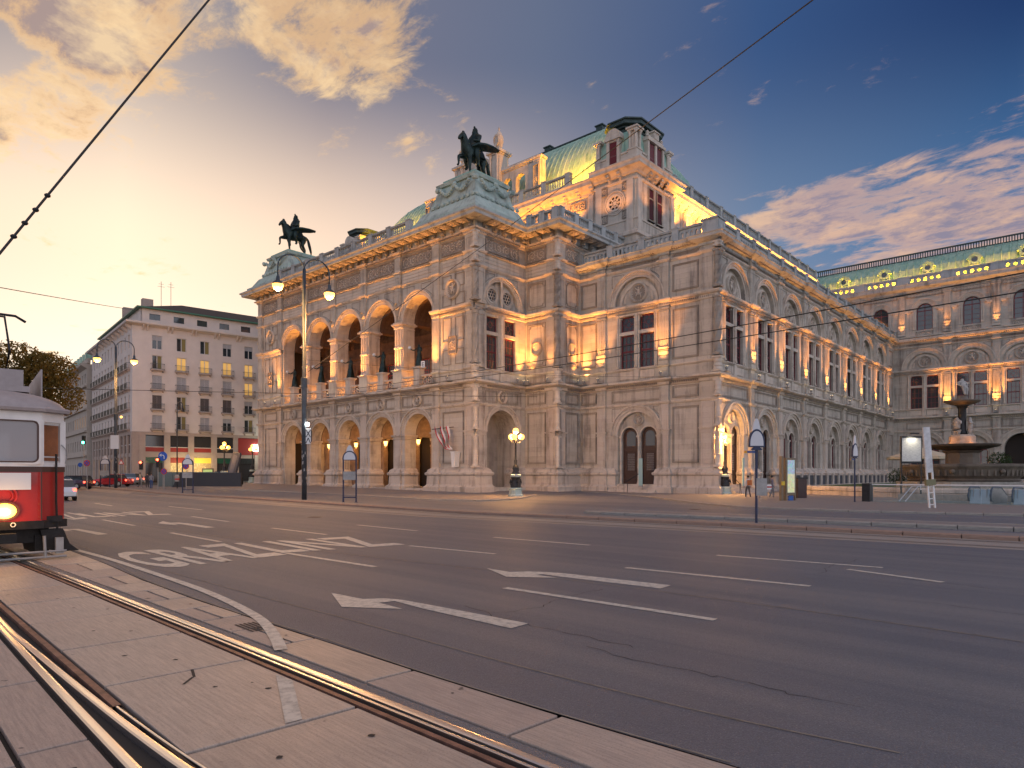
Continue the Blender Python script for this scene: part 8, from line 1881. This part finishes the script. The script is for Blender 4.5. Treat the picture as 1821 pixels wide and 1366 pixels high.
# crook-necked lamp, construction wall, adverts
r = empty('crook_lamp', far(315, 78), 0, 'slender street lamp with crooked neck before the pink block', 'street light'); obj('pole', MB().tube([(0, 0, 0), (0, 0, 9.3), (.1, 0, 9.8), (.35, 0, 9.95), (.6, 0, 9.7), (.6, 0, 9.3)], .07, 8), M_MAST, r, smooth=True); obj('lamp_shade', MB().lathe([(.05, 9.3), (.12, 9.2), (.3, 8.8)], (.6, 0), 12), M_CHAR, r)
r = empty('construction_hoarding', far(280, 82), R(-4), 'long blue-grey hoarding in front of the shops', 'hoarding'); [obj('panel', MB().box(1.9 * i, 1.9 * i + 1.86, 0, .08, 0, 1.75), mat('grey_teal_panel', (.10, .15, .17), .6) if 'grey_teal_panel' not in MATS else MATS['grey_teal_panel'], r) for i in range(4)]
r = empty('ramp_wall', far(306, 80), R(-4), 'dark sloping ramp wall right of the hoarding', 'wall'); obj('wall', MB().prism([(0, 0), (8.4, 0), (8.4, 1.7), (1.0, 1.7)], 0, .3), mat('anthracite_panel', (.03, .035, .045), .6), r)
r = empty('litter_bin', far(315, 76), 0, 'small litter bin with orange and red print by the ramp wall', 'litter bin'); obj('bin', MB().lathe([(.2, .75), (.24, .8), (.24, 1.35), (.15, 1.55)], n=12), M_GREYP, r); obj('print_band', MB().lathe([(.245, .95), (.245, 1.12)], n=12), M_RD, r); obj('post', MB().lathe([(.04, 0), (.04, .8)], n=6), M_CHAR, r)
r = empty('poster_case', far(370, 82), R(-5), 'glazed poster case with a pale green picture', 'poster case'); obj('frame', MB().box(-.72, .72, -.08, .08, .35, 2.2).box(-.72, -.6, -.08, .08, 0, .35).box(.6, .72, -.08, .08, 0, .35), M_KI, r); obj('poster', MB().box(-.58, .58, -.1, -.08, .5, 2.05), mat('green_poster', (.35, .45, .15), .5, var=(1.2, .6), emit=(.35, .45, .15), es=.5), r)
r = empty('tilted_advert', far(412, 86), R(-8), 'dark tilted advertising sculpture shaped like a rounded slab', 'advertising stand'); m_ = MB().prism([(-.75, .9), (-.6, .75), (.25, .7), (.45, .95), (1.25, 3.9), (1.2, 4.15), (.45, 4.2), (.2, 4.0)], -.2, .2); obj('slab', m_, mat('blue_black_slab', (.05, .06, .09), .3), r); obj('face', MB().prism([(-.5, 1.05), (.15, 1.0), (.95, 3.75), (.4, 3.9)], -.23, -.2), mat('dull_blue_face', (.12, .13, .17), .3), r); obj('foot', MB().box(-1.0, 1.3, -.5, .5, 0, .75), M_CHAR, r)
# ---- overhead wires
M_WIRE = mat('overhead_wire', (.02, .018, .016), .6)
def ray(px, py, Z_): return Vector(((px - CX) / F_ * Z_, Z_, CH + (YH - py) / F_ * Z_))
def wire(label, a, b, r=.012, sag=.15, cat='wire', extra=()):
    n = 16; P = [a.lerp(b, i / n) - Vector((0, 0, sag * 4 * (i / n) * (1 - i / n))) for i in range(n + 1)]; o = obj('overhead_wire', MB().tube(P, r, 6), M_WIRE); props(o, label, cat); 
    for i, t in enumerate(extra):
        q = a.lerp(b, t); k = MB().ball((0, 0, 0), (.03, .03, .022), 8, 6); obj('insulator', k, M_CHAR, o, q)
    return o
a, b = ray(-60, 523, 6.2), ray(520, -180, 9.5)
wire('thick dark span wire crossing the upper left sky with insulators', a, b, .012, .0, extra=(.10, .125, .15, .178))
wire('thin span wire rising to the upper right from the roof of the opera', ray(860, 437, 58), ray(1700, -190, 16), .022, .0); wire('thin wire in the left sky reaching towards the pink block roof', ray(-200, 475, 30), ray(250, 553, 95), .03, .1)
wire('contact wire passing low across the left buildings', ray(60, 690, 40), ray(1500, 700, 120), .02, .6)
wire('upper of two tram wires before the windows of the projecting wing', ray(640, 690, 60), ray(1980, 455, 17), .02, .25); wire('lower of two tram wires before the windows of the projecting wing', ray(640, 697, 58), ray(1980, 492, 16.5), .018, .2)
wire('slanting guy wire before the loggia arches', ray(548, 661, 45.2), ray(860, 437, 58), .022, .0); wire('thin wire from the street light along the balcony', ray(545, 640, 45), ray(1300, 668, 60), .012, .5)
r = props(obj('route_tag', MB().box(-.13, .13, -.02, .02, -.22, .22), M_WHITE, None, ray(752, 648, 47)), 'small white tag with the letter E hanging from the wire by the loggia', 'wire tag')
cu = bpy.data.curves.new('e', 'FONT'); cu.body = 'E'; cu.size = .4; cu.align_x = 'CENTER'; cu.extrude = .004; oo = bpy.data.objects.new('e', cu); COL.objects.link(oo); me = bpy.data.meshes.new_from_object(oo.evaluated_get(bpy.context.evaluated_depsgraph_get())); bpy.data.objects.remove(oo); me.materials.clear(); me.materials.append(M_CHAR); le = bpy.data.objects.new('letter', me); COL.objects.link(le); le.parent = r; le.location = (0, -.024, -.14); le.rotation_euler = (R(90), 0, 0)
